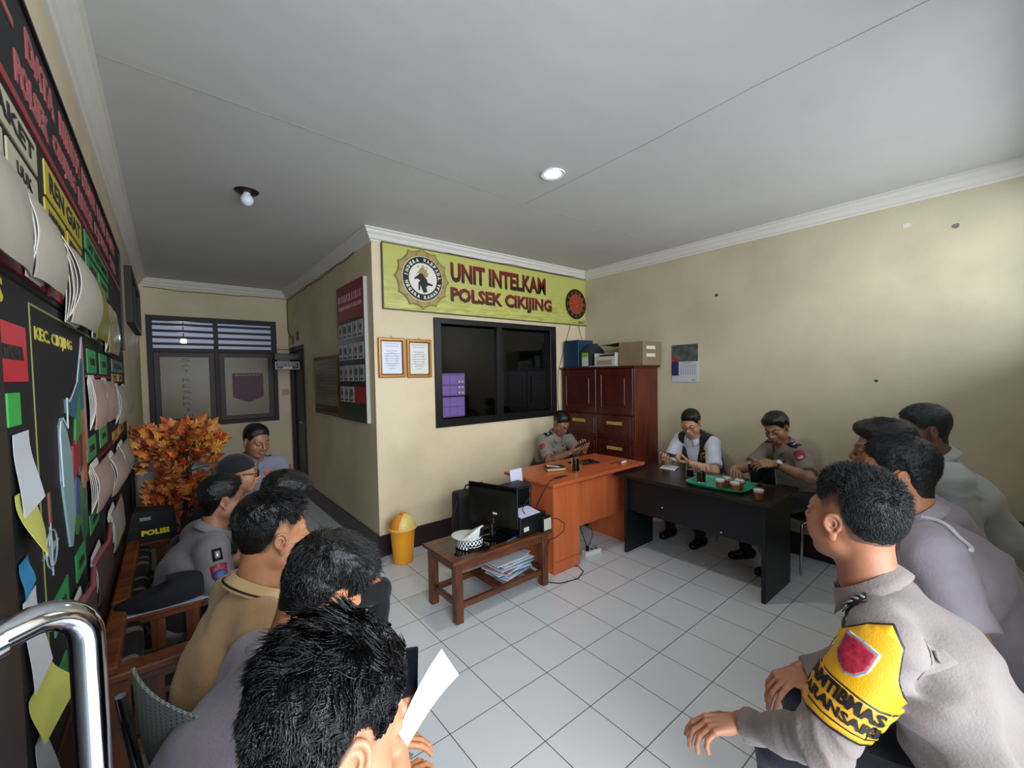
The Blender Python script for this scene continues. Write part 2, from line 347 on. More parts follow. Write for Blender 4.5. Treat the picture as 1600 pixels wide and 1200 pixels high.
# ---------------- lamps ----------------
t = thing('ceiling_downlight', (-.172, -.275, CE-.02), 'lit round recessed downlight in the middle of the ceiling', 'lamp')
MB().lathe([(.052, -.004), (.075, -.008), (.078, 0), (.05, 0)], (-.172, -.275, CE-.002), caps=False, n=40).build('trim_ring', mat('white_plastic', 'd8d8d8', .35), t, smooth=40)
MB().lathe([(.0001, -.006), (.05, -.006), (.052, -.002)], (-.172, -.275, CE-.001), n=40).build('lens', mat('downlight_glow', 'ffffff', .4, emit='f4f7ff', estr=22), t, smooth=40)
t = thing('ceiling_bulb', (-1.66, 1.15, CE-.09), 'unlit white bulb in a dark ring on the ceiling near the corridor', 'lamp')
MB().lathe([(.03, -.014), (.062, -.012), (.072, -.004), (.074, 0), (.03, 0)], (-1.66, 1.15, CE), n=36).build('ring', mat('dark_bronze', '2d1b16', .35, .3), t, smooth=40)
MB().lathe([(.0001, -.094), (.018, -.09), (.034, -.075), (.040, -.055), (.034, -.034), (.022, -.016), (.02, 0)], (-1.66, 1.15, CE-.005), n=28).build('glass_bulb', mat('opal_glass', 'd6dae4', .2), t, smooth=60)

chip(-.27, 2.33, .018, '4a4238', 'trim_6'); chip(-1.47, 1.50, .012, '4a4238', 'trim_7'); chip(-1.87, 2.55, .02, '6b6a68', 'trim_8')
chip(-1.62, 2.62, .024, 'cfcfcb', 'trim_9')
# ---------------- signboard on the inner wall ----------------
def signboard():
    t = thing('signboard', (.71, SW-.02, 2.2), 'wide yellow-green wall sign with dark red lettering and round emblems', 'sign')
    x0, x1, z0, z1 = -.627, 2.05, 2.20, 2.775
    gm = bpy.data.materials.new('sign_green'); gm.use_nodes = True; nt = gm.node_tree; bs = nt.nodes['Principled BSDF']; bs.inputs['Roughness'].default_value = .4
    tc = nt.nodes.new('ShaderNodeTexCoord'); mp = nt.nodes.new('ShaderNodeMapping'); mp.inputs['Scale'].default_value = (1.2, 1, 9)
    n = nt.nodes.new('ShaderNodeTexNoise'); n.inputs['Scale'].default_value = 4; n.inputs['Detail'].default_value = 4
    r = nt.nodes.new('ShaderNodeValToRGB'); r.color_ramp.elements[0].color = lin('8e9238'); r.color_ramp.elements[1].color = lin('c2bd6c'); r.color_ramp.elements[0].position = .35; r.color_ramp.elements[1].position = .6
    s = nt.nodes.new('ShaderNodeSeparateXYZ'); mr = nt.nodes.new('ShaderNodeMapRange'); mr.inputs[1].default_value = -.1; mr.inputs[2].default_value = .45
    mx = nt.nodes.new('ShaderNodeMix'); mx.data_type = 'RGBA'; mx.inputs[7].default_value = lin('b3b35e')
    L = nt.links.new; L(tc.outputs['Object'], mp.inputs[0]); L(mp.outputs[0], n.inputs['Vector']); L(n.outputs['Fac'], r.inputs[0]); L(tc.outputs['Object'], s.inputs[0]); L(s.outputs['Z'], mr.inputs[0]); L(mr.outputs[0], mx.inputs[0]); L(r.outputs[0], mx.inputs[6]); L(mx.outputs[2], bs.inputs['Base Color'])
    MB().box((x0, SW-.022, z0), (x1, SW, z1), .002).build('panel', gm, t)
    b = MB(); edge = mat('sign_edge', '5a4a2a', .5)
    b.box((x0-.006, SW-.026, z0-.006), (x1+.004, SW, z0+.004), .001).box((x0-.006, SW-.026, z0), (x0+.004, SW, z1), .001).box((x0-.006, SW-.026, z1-.003), (x1+.004, SW, z1+.006), .001)
    b.build('border', edge, t)
    Y = SW-.022
    M1 = frame((.70, Y-.004, 2.612), (1, 0, 0), (0, 0, 1)); M2 = frame((.745, Y-.004, 2.378), (1, 0, 0), (0, 0, 1))
    dr = bpy.data.materials.new('dark_red_letters'); dr.use_nodes = True; nt = dr.node_tree; bs = nt.nodes['Principled BSDF']; bs.inputs['Roughness'].default_value = .35
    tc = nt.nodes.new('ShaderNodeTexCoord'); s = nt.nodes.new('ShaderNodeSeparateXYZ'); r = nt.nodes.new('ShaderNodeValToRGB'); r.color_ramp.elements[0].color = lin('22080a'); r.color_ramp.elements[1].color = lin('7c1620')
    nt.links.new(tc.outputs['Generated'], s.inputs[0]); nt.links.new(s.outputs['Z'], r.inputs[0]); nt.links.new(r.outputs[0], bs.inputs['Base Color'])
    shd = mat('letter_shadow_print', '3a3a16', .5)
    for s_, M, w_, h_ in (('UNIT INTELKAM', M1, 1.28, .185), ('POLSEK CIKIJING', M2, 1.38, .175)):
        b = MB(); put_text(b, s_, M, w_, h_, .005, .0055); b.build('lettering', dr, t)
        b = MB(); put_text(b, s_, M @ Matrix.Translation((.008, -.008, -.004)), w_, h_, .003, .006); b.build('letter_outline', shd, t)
    # left emblem
    def disc(cx, cz, r, y, th, m, nm, n=48, fn=None):
        poly = [((fn(a) if fn else 1)*r*math.cos(a), (fn(a) if fn else 1)*r*math.sin(a)) for a in np.linspace(0, 2*PI, n+1)[:-1]]
        return MB().prism(poly, th, frame((cx, y, cz), (1, 0, 0), (0, 0, 1))).build(nm, m, t)
    cx, cz = -.245, 2.50
    gold = mat('emblem_khaki', 'a08a50', .4); blkp = mat('emblem_black', '151312', .4); wht = mat('emblem_white', 'd9d4c8', .4)
    def petal(a): k = abs(((a*12/(2*PI)) % 1)-.5)*2; return .93+.11*(k**3)
    disc(cx, cz, .275, Y, .006, mat('emblem_shadow', '6f6a2e', .5), 'emblem_outline', 144, petal)
    disc(cx, cz, .262, Y-.006, .004, gold, 'emblem_rim', 144, petal)
    b = MB()
    for k in range(12):
        a = 2*PI*k/12+.26; M = frame((cx+.225*math.cos(a), Y-.011, cz+.225*math.sin(a)), (1, 0, 0), (0, 0, 1))
        b.prism([(.013*math.cos(q), .013*math.sin(q)) for q in np.linspace(0, 2*PI, 13)[:-1]], .002, M)
    b.build('emblem_rim_dots', mat('emblem_dot', '8a7440', .4), t)
    disc(cx, cz, .207, Y-.010, .003, wht, 'emblem_ring_edge'); disc(cx, cz, .202, Y-.013, .002, blkp, 'emblem_ring'); disc(cx, cz, .143, Y-.015, .002, wht, 'emblem_centre')
    b = MB()
    def arc(s_, c0, r_, a0, a1, flip, h):
        for i, ch in enumerate(s_):
            if ch == ' ': continue
            a = a0+(a1-a0)*i/(len(s_)-1)
            up = Vector((math.cos(a), 0, math.sin(a)))*(-1 if flip else 1); x = Vector((0, 1, 0)).cross(up)*-1
            x = Vector((up.z, 0, -up.x))
            M = frame((c0[0]+r_*math.cos(a), Y-.017, c0[1]+r_*math.sin(a)), x, up)
            put_text(b, ch, M, h*(.8 if ch != 'I' else .25), h, .002, .0015)
    arc('INDERA WASPADA', (cx, cz), .172, math.radians(172), math.radians(8), False, .032)
    b.build('emblem_lettering', wht, t); b = MB()
    arc('NEGARA RAHARJA', (cx, cz), .172, math.radians(195), math.radians(345), True, .032)
    b.build('emblem_lettering', wht, t)
    # abstract puppet-like figure
    b = MB().m(blkp); F = frame((cx, Y-.017, cz), (1, 0, 0), (0, 0, 1))
    b.prism([(-.09, .0), (-.05, .03), (-.035, .05), (.0, .045), (.01, .02), (.035, .0), (.045, -.03), (.10, -.045), (.095, -.06), (.05, -.055), (.03, -.075), (.04, -.12), (.0, -.13), (-.03, -.06), (-.035, -.11), (-.05, -.11), (-.05, -.04), (-.03, -.02), (-.06, -.005), (-.088, -.015)], .002, F)
    b.m(gold).prism([(-.07, .035), (-.02, .10), (.01, .115), (.015, .085), (.04, .09), (.035, .06), (.055, .055), (.045, .02), (.02, .01), (-.005, .045), (-.04, .05)], .002, F, .001)
    for k in range(3): b.prism([(.012*(1 if q % 2 == 0 else .45)*math.cos(q*PI/5+PI/2)-.05+.045*k, .012*(1 if q % 2 == 0 else .45)*math.sin(q*PI/5+PI/2)+.105+.012*(k == 1)) for q in range(10)], .002, F, .001)
    b.build('emblem_figure', None, t)
    cx, cz = 1.862, 2.455
    disc(cx, cz, .185, Y, .006, blkp, 'seal_ring'); disc(cx, cz, .118, Y-.008, .002, mat('seal_red', 'a02424', .4), 'seal_centre')
    b = MB()
    for k in range(12):
        a = 2*PI*k/12
        for q in np.linspace(0, 2*PI, 9)[:-1]: pass
        b.tube([(cx+.145*math.cos(a)+.014*math.cos(q), Y-.008, cz+.145*math.sin(a)+.014*math.sin(q)) for q in np.linspace(0, 2*PI, 9)[:-1]], .002, 4, True)
        b.tube([(cx+.02*math.cos(a), Y-.01, cz+.02*math.sin(a)), (cx+.105*math.cos(a), Y-.01, cz+.105*math.sin(a))], .0018, 4)
    b.tube([(cx+.118*math.cos(q), Y-.01, cz+.118*math.sin(q)) for q in np.linspace(0, 2*PI, 33)[:-1]], .003, 4, True)
    b.build('seal_ornament', mat('seal_gold', '8f8a40', .4), t)
    b = MB(); put_text(b, 'BAD9', frame((1.97, Y-.002, 2.235), (1, 0, 0), (0, 0, 1)), .11, .035, .002); b.build('small_lettering', blkp, t)
signboard()
# thin cables along the crown
cb = mat('cable_dark', '2a1f18', .6)
def wob(pts, amp, n=14):
    out = []
    for a, b_ in zip(pts[:-1], pts[1:]):
        a, b_ = Vector(a), Vector(b_)
        for k in range(n):
            p = a.lerp(b_, k/n); q = noise.noise(p*3.1+Vector((0, 0, 7.7)))
            out.append(p+Vector((0, 0, q*amp)))
    out.append(Vector(pts[-1])); return out
MB().tube(wob([(-.70, SW-.012, 2.785), (.9, SW-.034, 2.782), (1.6, SW-.03, 2.79), (2.05, SW-.03, 2.80)], .02), .0035, 6).build('cable', cb, **tagd('dark cable sagging along the top of the green sign', 'cable'))
MB().tube(wob([(CX-.008, SW+.01, 2.785), (CX-.01, 2.6, 2.74), (CX-.01, 4.2, 2.755), (CX-.01, 4.66, 2.74), (CX-.008, 4.69, 2.3), (CX-.008, 4.5, 2.18)], .03), .004, 6).build('cable', cb, **tagd('dark cable under the corridor crown running down beside the vents', 'cable'))
MB().tube(wob([(LW+.06, BW-.008, 2.76), (-1.5, BW-.008, 2.75), (CX-.01, BW-.01, 2.76)], .02), .0035, 6).build('cable', cb, **tagd('dark cable along the top of the corridor end wall', 'cable'))
MB().tube([(1.78, SW-.006, 2.2), (1.66, SW-.006, 1.9), (1.55, SW-.008, 1.62), (1.535, SW-.008, 1.3), (1.56, SW-.008, 1.05), (1.57, SW-.01, .6)], .003, 6).build('cable', cb, **tagd('thin cable hanging from the green sign beside the dark window', 'cable'))
MB().tube([(1.93, SW-.006, 2.2), (1.94, SW-.02, 2.10), (1.97, SW-.03, 2.02), (1.99, SW-.03, 1.9)], .003, 6).build('cable', cb, **tagd('short cable from the sign corner to behind the cabinet', 'cable'))

# ---------------- framed certificates ----------------
gold_fr = mat('gilt_frame', '9a6a2c', .3, .4); gold_in = mat('gilt_frame_dark', '4e2d14', .4); paper = mat('paper_white', 'dfe1e4', .6, var=.02); ink = mat('ink_grey', '8d9098', .7)
def certificate(x0, x1, z0, z1, label, tone):
    t = thing('framed_certificate', ((x0+x1)/2, SW, z0), label, 'framed paper', 'framed certificates left of the dark window'); e = .028
    b = MB(); b.m(gold_fr).box((x0, SW-.02, z0), (x0+e, SW, z1), .006).box((x1-e, SW-.02, z0), (x1, SW, z1), .006).box((x0, SW-.02, z0), (x1, SW, z0+e), .006).box((x0, SW-.02, z1-e), (x1, SW, z1), .006)
    b.m(gold_in).box((x0+e-.004, SW-.014, z0+e-.004), (x0+e+.006, SW-.002, z1-e), .001).box((x1-e-.006, SW-.014, z0+e), (x1-e+.004, SW-.002, z1-e), .001).box((x0+e, SW-.014, z0+e-.004), (x1-e, SW-.002, z0+e+.006), .001).box((x0+e, SW-.014, z1-e-.006), (x1-e, SW-.002, z1-e+.004), .001)
    b.build('frame', None, t)
    MB().box((x0+e, SW-.008, z0+e), (x1-e, SW-.005, z1-e), 0).build('document', mat('cert_'+tone, tone, .3), t)
    b = MB(); cx = (x0+x1)/2
    for k in range(11):
        w_ = [.075, .06, 0, .05, .07, .07, .07, .06, .07, .05, .03][k]; z = z1-.055-k*.022
        if w_: b.box((cx-w_, SW-.0095, z), (cx+w_, SW-.008, z+.004), 0)
    b.tube([(cx+.05*math.cos(a), SW-.009, (z0+z1)/2-.01+.055*math.sin(a)) for a in np.linspace(0, 2*PI, 25)[:-1]], .0015, 4, True)
    b.build('printed_lines', ink, t)
    MB().tube([(cx+.008*math.cos(a), SW-.004, z1+.008+.008*math.sin(a)) for a in np.linspace(0, 2*PI, 9)[:-1]], .0015, 4, True).build('hook', gold_in, t)
certificate(-.686, -.430, 1.59, 1.945, 'gilt-framed certificate nearer the wall corner, bluish paper', 'c9cdd6')
certificate(-.418, -.162, 1.585, 1.94, 'gilt-framed certificate beside the dark window, creamy paper', 'cfccc4')

# ---------------- party poster and framed list on corridor wall ----------------
def poster():
    t = thing('party_poster', (CX, 1.88, 1.18), 'tall dark red and black poster board with logo cards on corridor wall', 'poster')
    X = CX-.035; ya, yb, z0, z1 = 2.27, 1.52, 1.18, 2.495   # ya far, yb near
    MB().box((X, yb, z0), (CX, ya, z1), .003).build('board', mat('board_edge', 'b9b6ae', .5), t)
    def P(u, v, d=0): return (X-.001-d, ya+(yb-ya)*u, z0+(z1-z0)*v)
    F = lambda u, v, d=0: frame(P(u, v, d), (0, -1, 0), (0, 0, 1))
    W, H = ya-yb, z1-z0
    def rect(u0, v0, u1, v1, m, nm, d=.001, b=None):
        bb = b or MB(); bb.box((X-.001-d, ya+(yb-ya)*u1, z0+H*v0), (X+.0005-d, ya+(yb-ya)*u0, z0+H*v1), 0)
        if b is None: return bb.build(nm, m, t)
    rect(0, 0, 1, 1, mat('poster_black', '1b1a1c', .35), 'dark_field', 0)
    rect(0, .74, 1, 1, mat('poster_red', '7c1826', .35), 'red_header')
    rect(0, .0, 1, .13, mat('poster_slate', '20282a', .35), 'slate_footer')
    rect(.55, .135, .97, .25, mat('poster_red2', 'a02030', .35), 'red_note')
    b = MB(); put_text(b, '18 PARPOL LOLOS', F(.5, .90, .003), W*.86, .075, .002, .001); put_text(b, 'MENJADI PESERTA PEMILU 2024', F(.5, .83, .003), W*.86, .05, .002, .001); b.build('title_lettering', mat('poster_pink', 'c08a90', .4), t)
    mm = [mat('logo_red', '8e2a2a', .5), mat('logo_dark', '2c2c34', .5), mat('logo_blue', '2e4468', .5), mat('logo_green', '3c5a3a', .5)]
    k = 0
    for r_ in range(4):
        for c_ in range(5 if r_ < 3 else 3):
            u0 = .05+c_*.19; v0 = .60-r_*.155
            card = rect(u0, v0, u0+.15, v0+.115, mat('card_grey', 'a9a9aa', .5), 'logo_card', .003); marks = MB()
            marks.prism([(.038*math.cos(a), .038*math.sin(a)) for a in np.linspace(0, 2*PI, [5, 13, 7, 4][k % 4])[:-1]], .001, F(u0+.075, v0+.068, .005)).build('logo', mm[k*7 % 4], card); MB().box((X-.007, ya+(yb-ya)*(u0+.125), z0+H*(v0+.012)), (X-.006, ya+(yb-ya)*(u0+.025), z0+H*(v0+.022)), 0).build('logo_caption', mm[1], card); k += 1
poster()
def framed_list():
    t = thing('framed_list', (CX, 2.8, 1.18), 'glass-fronted framed notice on the corridor wall beyond the poster', 'framed paper')
    ya, yb, z0, z1 = 3.27, 2.345, 1.18, 1.84; e = .03; X = CX-.022
    b = MB().box((X, yb, z0), (CX, yb+e, z1), .004).box((X, ya-e, z0), (CX, ya, z1), .004).box((X, yb, z0), (CX, ya, z0+e), .004).box((X, yb, z1-e), (CX, ya, z1), .004)
    b.build('frame', mat('list_frame', '5a4020', .35), t)
    MB().box((X+.006, yb+e, z0+e), (CX, ya-e, z1-e), 0).build('notice', mat('list_paper', '6f6a50', .12, var=.1), t)
    MB().box((X+.004, yb+e, z0+e), (X+.006, ya-e, z0+.11), 0).build('red_band', mat('list_red', '4a1216', .2), t)
    b = MB()
    for k in range(13): b.box((X+.004, yb+.1, z1-.09-k*.035), (X+.0055, ya-.1-.12*((k*7) % 3), z1-.084-k*.035), 0)
    b.build('printed_lines', mat('list_ink', '8c886f', .4), t)
framed_list()
# hanging name plates
sg = mat('plate_black', '141214', .35); wh = mat('plate_white', 'd8d8d0', .4)
t = thing('name_plate', (-.86, 4.1, 1.715), 'lower black name plate with a white border beside the dark doorway', 'sign', 'hanging plates by the corridor door')
MB().box((-1.012, 4.095, 1.715), (-.710, 4.105, 1.825), .002).build('plate', sg, t)
b = MB().box((-1.006, 4.092, 1.721), (-1.0, 4.095, 1.819), 0).box((-.722, 4.092, 1.721), (-.716, 4.095, 1.819), 0).box((-1.006, 4.092, 1.721), (-.716, 4.095, 1.726), 0).box((-1.006, 4.092, 1.814), (-.716, 4.095, 1.819), 0).box((-.985, 4.092, 1.767), (-.735, 4.095, 1.770), 0)
put_text(b, 'KANIT INTELKAM', frame((-.861, 4.093, 1.792), (1, 0, 0), (0, 0, 1)), .22, .018, .002); put_text(b, 'AIPDA', frame((-.861, 4.093, 1.745), (1, 0, 0), (0, 0, 1)), .12, .024, .002, .001)
b.build('lettering', wh, t)
t = thing('name_plate', (-.86, 4.1, 1.85), 'upper black name plate with dim lettering beside the dark doorway', 'sign', 'hanging plates by the corridor door')
MB().box((-1.012, 4.095, 1.85), (-.710, 4.105, 1.93), .002).build('plate', sg, t)
b = MB(); put_text(b, 'UNIT INTELKAM', frame((-.861, 4.093, 1.89), (1, 0, 0), (0, 0, 1)), .24, .026, .002); b.build('lettering', mat('dim_letter', '6a685e', .4), t)
MB().tube([(-.98, 4.1, 1.985), (CX, 4.1, 1.985)], .005, 6).tube([(-.97, 4.1, 1.985), (-.97, 4.1, 1.82)], .0015, 4).tube([(-.76, 4.1, 1.985), (-.76, 4.1, 1.82)], .0015, 4).build('bracket', sg, t)
MB().box((-.815, BW-.01, 1.35), (-.735, BW, 1.44), .004).box((-.795, BW-.014, 1.372), (-.755, BW-.01, 1.418), .002).build('light_switch', mat('switch_beige', 'a89a6a', .4), **tagd('small beige light switch on the end wall by the dark doorway', 'switch'))
# purple leaflets inside the window
def leaflet(x0, x1, z0, z1, label, ph):
    t = thing('leaflet', ((x0+x1)/2, SW+.014, z0), label, 'poster', 'purple leaflets in the dark window')
    MB().box((x0, SW+.012, z0), (x1, SW+.016, z1), 0).build('sheet', mat('purple_sheet', '563a70', .4, var=.18, vscale=18), t)
    b = MB()
    for k in range(3):
        for j in range(2):
            xx = x0+.012+(x1-x0-.012)/3*k; zz = z0+.012+(z1-z0-.01)/2*j
            b.box((xx, SW+.010, zz), (xx+.082, SW+.012, zz+.085), 0)
    b.build('printed_boxes', mat('purple_light', '66508a', .5), t)
    b = MB()
    for j in range(3 if ph else 2):
        for q in range(2): b.lathe([(.0001, 0), (.010, 0), (.012, .002)], M=frame((x1-.07+.04*q, SW+.009, z0+.03+.055*j), (1, 0, 0), (0, 0, 1)), n=10)
    if ph: b.build('printed_faces', mat('leaflet_tan', 'a89878', .5), t)
leaflet(-.055, .222, 1.395, 1.62, 'upper purple leaflet with small pale portraits in the dark window', 1)
leaflet(-.055, .215, 1.185, 1.385, 'lower purple leaflet in the dark window', 0)

# ---------------- yellow bin ----------------
t = thing('waste_bin', (-.595, 1.18, 0), 'yellow plastic waste bin with domed swing lid by wall corner', 'waste bin')
ye = mat('yellow_plastic', 'e79a1f', .35); ye2 = mat('lemon_plastic', 'd8c06a', .35)
MB().lathe([(.0001, 0), (.072, 0), (.078, .006), (.092, .20), (.098, .275), (.102, .28), (.102, .285), (.095, .285), (.088, .20), (.075, .01), (.0001, .01)], (-.595, 1.18, 0), n=48, sx=1.08).build('bucket', ye, t, smooth=40)
MB().lathe([(.098, .283), (.112, .290), (.116, .297), (.112, .304), (.103, .308)], (-.595, 1.18, 0), n=48, caps=False, sx=1.08).build('rim', mat('pale_orange_plastic', 'e8b45a', .35), t, smooth=50)
b = MB()
def dome(u, v, s=1.):
    a = u*PI; ph = v*PI/2
    return Vector((-.595+.102*1.08*s*math.cos(ph)*math.cos(a*2), 1.18+.102*s*math.cos(ph)*math.sin(a*2), .303+.118*s*math.sin(ph)))
b.grid(lambda u, v: dome(u, v), 40, 12)
b.build('dome_lid', mat('orange_plastic', 'e08a34', .35), t, smooth=60)
# swing flap: lighter arch on the front of the dome
cdir = Vector((.18, -1, 0)).normalized(); cs = Vector((-cdir.y, cdir.x, 0))*-1
def flap(u, v):
    a = (u-.5)*1.7; ph = v*1.25; d = (cdir*math.cos(a)+cs*math.sin(a))*math.cos(ph)*(1)
    ph2 = min(ph, 1.25*math.sqrt(max(0, 1-((u-.5)*1.9)**2)))
    d = (cdir*math.cos(a)+cs*math.sin(a))*math.cos(ph2); return Vector((-.595+.106*1.08*d.x, 1.18+.106*d.y, .305+.12*math.sin(ph2)))
MB().grid(flap, 24, 12).build('swing_flap', ye2, t, smooth=60)
b = MB().tube([flap(u, 1) for u in np.linspace(.0, 1, 24)], .004, 6); b.build('flap_edge', mat('pale_orange_plastic', '', 0), t, smooth=60)
MB().box((-.615, 1.15, .418), (-.575, 1.19, .43), .004).build('pivot', mat('orange_plastic', '', 0), t)

# ---------------- wooden coffee table ----------------
wd = wood('teak_table', '3a1c0e', '6e3c1e', .35, (10, 10, 2), 3); wdx = wood('teak_table_x', '3a1c0e', '744020', .35, (2, 12, 12), 3)
t = thing('coffee_table', (-.33, .26, 0), 'low brown wooden coffee table with black glass top inset', 'table')
TX0, TX1, TY0, TY1, TZ = -.775, .10, .045, .47, .42
for x in (TX0+.03, TX1-.085):
    for y in (TY0+.025, TY1-.08):
        MB().box((x, y, 0), (x+.055, y+.055, TZ-.02), .004).build('leg', wd, t)
b = MB().box((TX0, TY0, TZ-.022), (TX1, TY0+.07, TZ), .005).box((TX0, TY1-.07, TZ-.022), (TX1, TY1, TZ), .005).box((TX0, TY0, TZ-.022), (TX0+.08, TY1, TZ), .005).box((TX1-.08, TY0, TZ-.022), (TX1, TY1, TZ), .005)
b.box((TX0+.04, TY0+.035, TZ-.085), (TX1-.04, TY0+.06, TZ-.02), .003).box((TX0+.04, TY1-.06, TZ-.085), (TX1-.04, TY1-.035, TZ-.02), .003).box((TX0+.04, TY0+.05, TZ-.085), (TX0+.065, TY1-.05, TZ-.02), .003).box((TX1-.065, TY0+.05, TZ-.085), (TX1-.04, TY1-.05, TZ-.02), .003)
b.build('top_frame', wdx, t)
MB().box((TX0+.078, TY0+.068, TZ-.012), (TX1-.078, TY1-.068, TZ-.003), .001).build('glass_top', mat('black_glass', '050607', .05), t)
b = MB().box((TX0+.05, TY0+.04, .085), (TX1-.05, TY0+.065, .125), .003).box((TX0+.05, TY1-.065, .085), (TX1-.05, TY1-.04, .125), .003).box((TX0+.045, TY0+.05, .10), (TX0+.07, TY1-.05, .14), .003).box((TX1-.07, TY0+.05, .10), (TX1-.045, TY1-.05, .14), .003)
b.build('stretcher', wdx, t)
b = MB()
for k in range(3): b.box((-.42+.15*k, TY0+.05, .118), (-.34+.15*k, TY1-.05, .13), .002)
b.build('shelf_slats', wd, t)
# pile of papers on the shelf
pc = ['c7ccd8', 'd2d0d8', 'b9c9d6', '3f7f9c', 'd6d8de', 'cfc8c0', '4f8f94', 'd9dbe2', 'b4566a', 'ccd2da', '3d8a8a', 'd4d6de', 'c0c4d4', 'd8d8dc']
for k in range(14):
    a = random.uniform(-.22, .22)+.12; M = Matrix.Translation((-.17+random.uniform(-.04, .03), .24+random.uniform(-.03, .03), .1325+k*.0076)) @ Matrix.Rotation(a, 4, 'Z')
    sag = random.uniform(.0, .012); nm = 'paper_folder' if pc[k] in ('3f7f9c', '4f8f94', 'b4566a', '3d8a8a') else 'document_stack'
    words = {'3f7f9c': 'blue cardboard folder in the paper pile under the coffee table', '4f8f94': 'teal folder mid-pile on the coffee table shelf', 'b4566a': 'pink-red folder in the pile under the coffee table', '3d8a8a': 'dark teal folder near the top of the pile under the coffee table'}
    lab = words.get(pc[k], 'white paper sheaf under the coffee table, %s' % ['lowest', 'second lowest', 'third from the bottom', '', 'between the blue and teal folders, lower', 'between the blue and teal folders, upper', '', 'just above the teal folder', '', 'just above the pink folder', '', 'third from the top', 'second from the top', 'topmost'][k])
    MB().grid(lambda u, v: M @ Vector(((u-.5)*.30, (v-.5)*.215, .003*math.sin(u*7+k)*(u-.5))), 10, 6, -.005).build(nm, mat('sheet_'+pc[k], pc[k], .6), **tagd(lab, 'paper' if nm == 'document_stack' else 'folder', 'papers piled on the coffee table shelf'))

# ---------------- peaked cap on the table ----------------
def cap(c, yaw):
    t = thing('peaked_cap', c, 'white police peaked cap with chequered band on the coffee table', 'cap')
    Mc = Matrix.Translation(c) @ Matrix.Rotation(yaw, 4, 'Z')
    wc = mat('cap_white', 'cfd2cc', .6); chk = bpy.data.materials.new('chequer'); chk.use_nodes = True; nt = chk.node_tree
    ck = nt.nodes.new('ShaderNodeTexChecker'); ck.inputs['Scale'].default_value = 1; ck.inputs[1].default_value = (.8, .8, .8, 1); ck.inputs[2].default_value = (.01, .01, .012, 1)
    tc = nt.nodes.new('ShaderNodeTexCoord'); g = nt.nodes.new('ShaderNodeSeparateXYZ'); at = nt.nodes.new('ShaderNodeMath'); at.operation = 'ARCTAN2'
    ml = nt.nodes.new('ShaderNodeMath'); ml.operation = 'MULTIPLY'; ml.inputs[1].default_value = 22/(2*PI)*2; mz = nt.nodes.new('ShaderNodeMath'); mz.operation = 'MULTIPLY'; mz.inputs[1].default_value = 55
    cb_ = nt.nodes.new('ShaderNodeCombineXYZ'); L = nt.links.new
    L(tc.outputs['Object'], g.inputs[0]); L(g.outputs['Y'], at.inputs[0]); L(g.outputs['X'], at.inputs[1]); L(at.outputs[0], ml.inputs[0]); L(g.outputs['Z'], mz.inputs[0]); L(ml.outputs[0], cb_.inputs[0]); L(mz.outputs[0], cb_.inputs[1]); L(cb_.outputs[0], ck.inputs[0]); L(ck.outputs[0], nt.nodes['Principled BSDF'].inputs['Base Color'])
    # front is +x ; band is an ellipse ring, crown flares wide and rises at the front
    MB().grid(lambda u, v: Mc @ Vector((.098*math.cos(u*2*PI), .082*math.sin(u*2*PI), .004+.060*v)), 48, 3).build('band', chk, t, smooth=60)
    def crown_(u, v):
        a = u*2*PI; fr_ = max(0, math.cos(a)); rise = .085*fr_**1.5+.012
        if v < .55:
            s = v/.55; r = 1+.20*math.sin(s*PI/2); z = .063+(rise)*s
        else:
            s = (v-.55)/.45; r = 1.20*(1-s)+.001; z = .063+rise*(1-s)**.8+.022*s
        return Mc @ Vector((.098*r*math.cos(a)-.012, .082*r*math.sin(a), z))
    MB().grid(crown_, 48, 16).build('crown', wc, t, smooth=70)
    def visor(u, v):
        a = (u-.5)*2.2; r = 1+.55*v*math.cos(a*1.1)
        return Mc @ Vector((.100*r*math.cos(a), .084*(1+.2*v)*math.sin(a), .016-.016*v))
    MB().grid(visor, 20, 5, .003).build('visor', mat('patent_black', '0c0c0e', .1), t, smooth=60)
    def badge(u, v):
        q = crown_((u-.5)*.07+0, .12+v*.36); d = (Mc.to_3x3() @ Vector((1, 0, 0)))*.004; return q+d
    MB().grid(badge, 6, 6, .003).build('badge', mat('badge_dark', '3a3d3c', .3, .6), t)
    MB().tube([Mc @ Vector((.101*math.cos(a), .085*math.sin(a), .03)) for a in np.linspace(-1.2, 1.2, 20)], .004, 6).build('chin_strap', mat('strap_black', '101012', .4), t)
cap((-.545, .215, TZ), math.radians(-66))

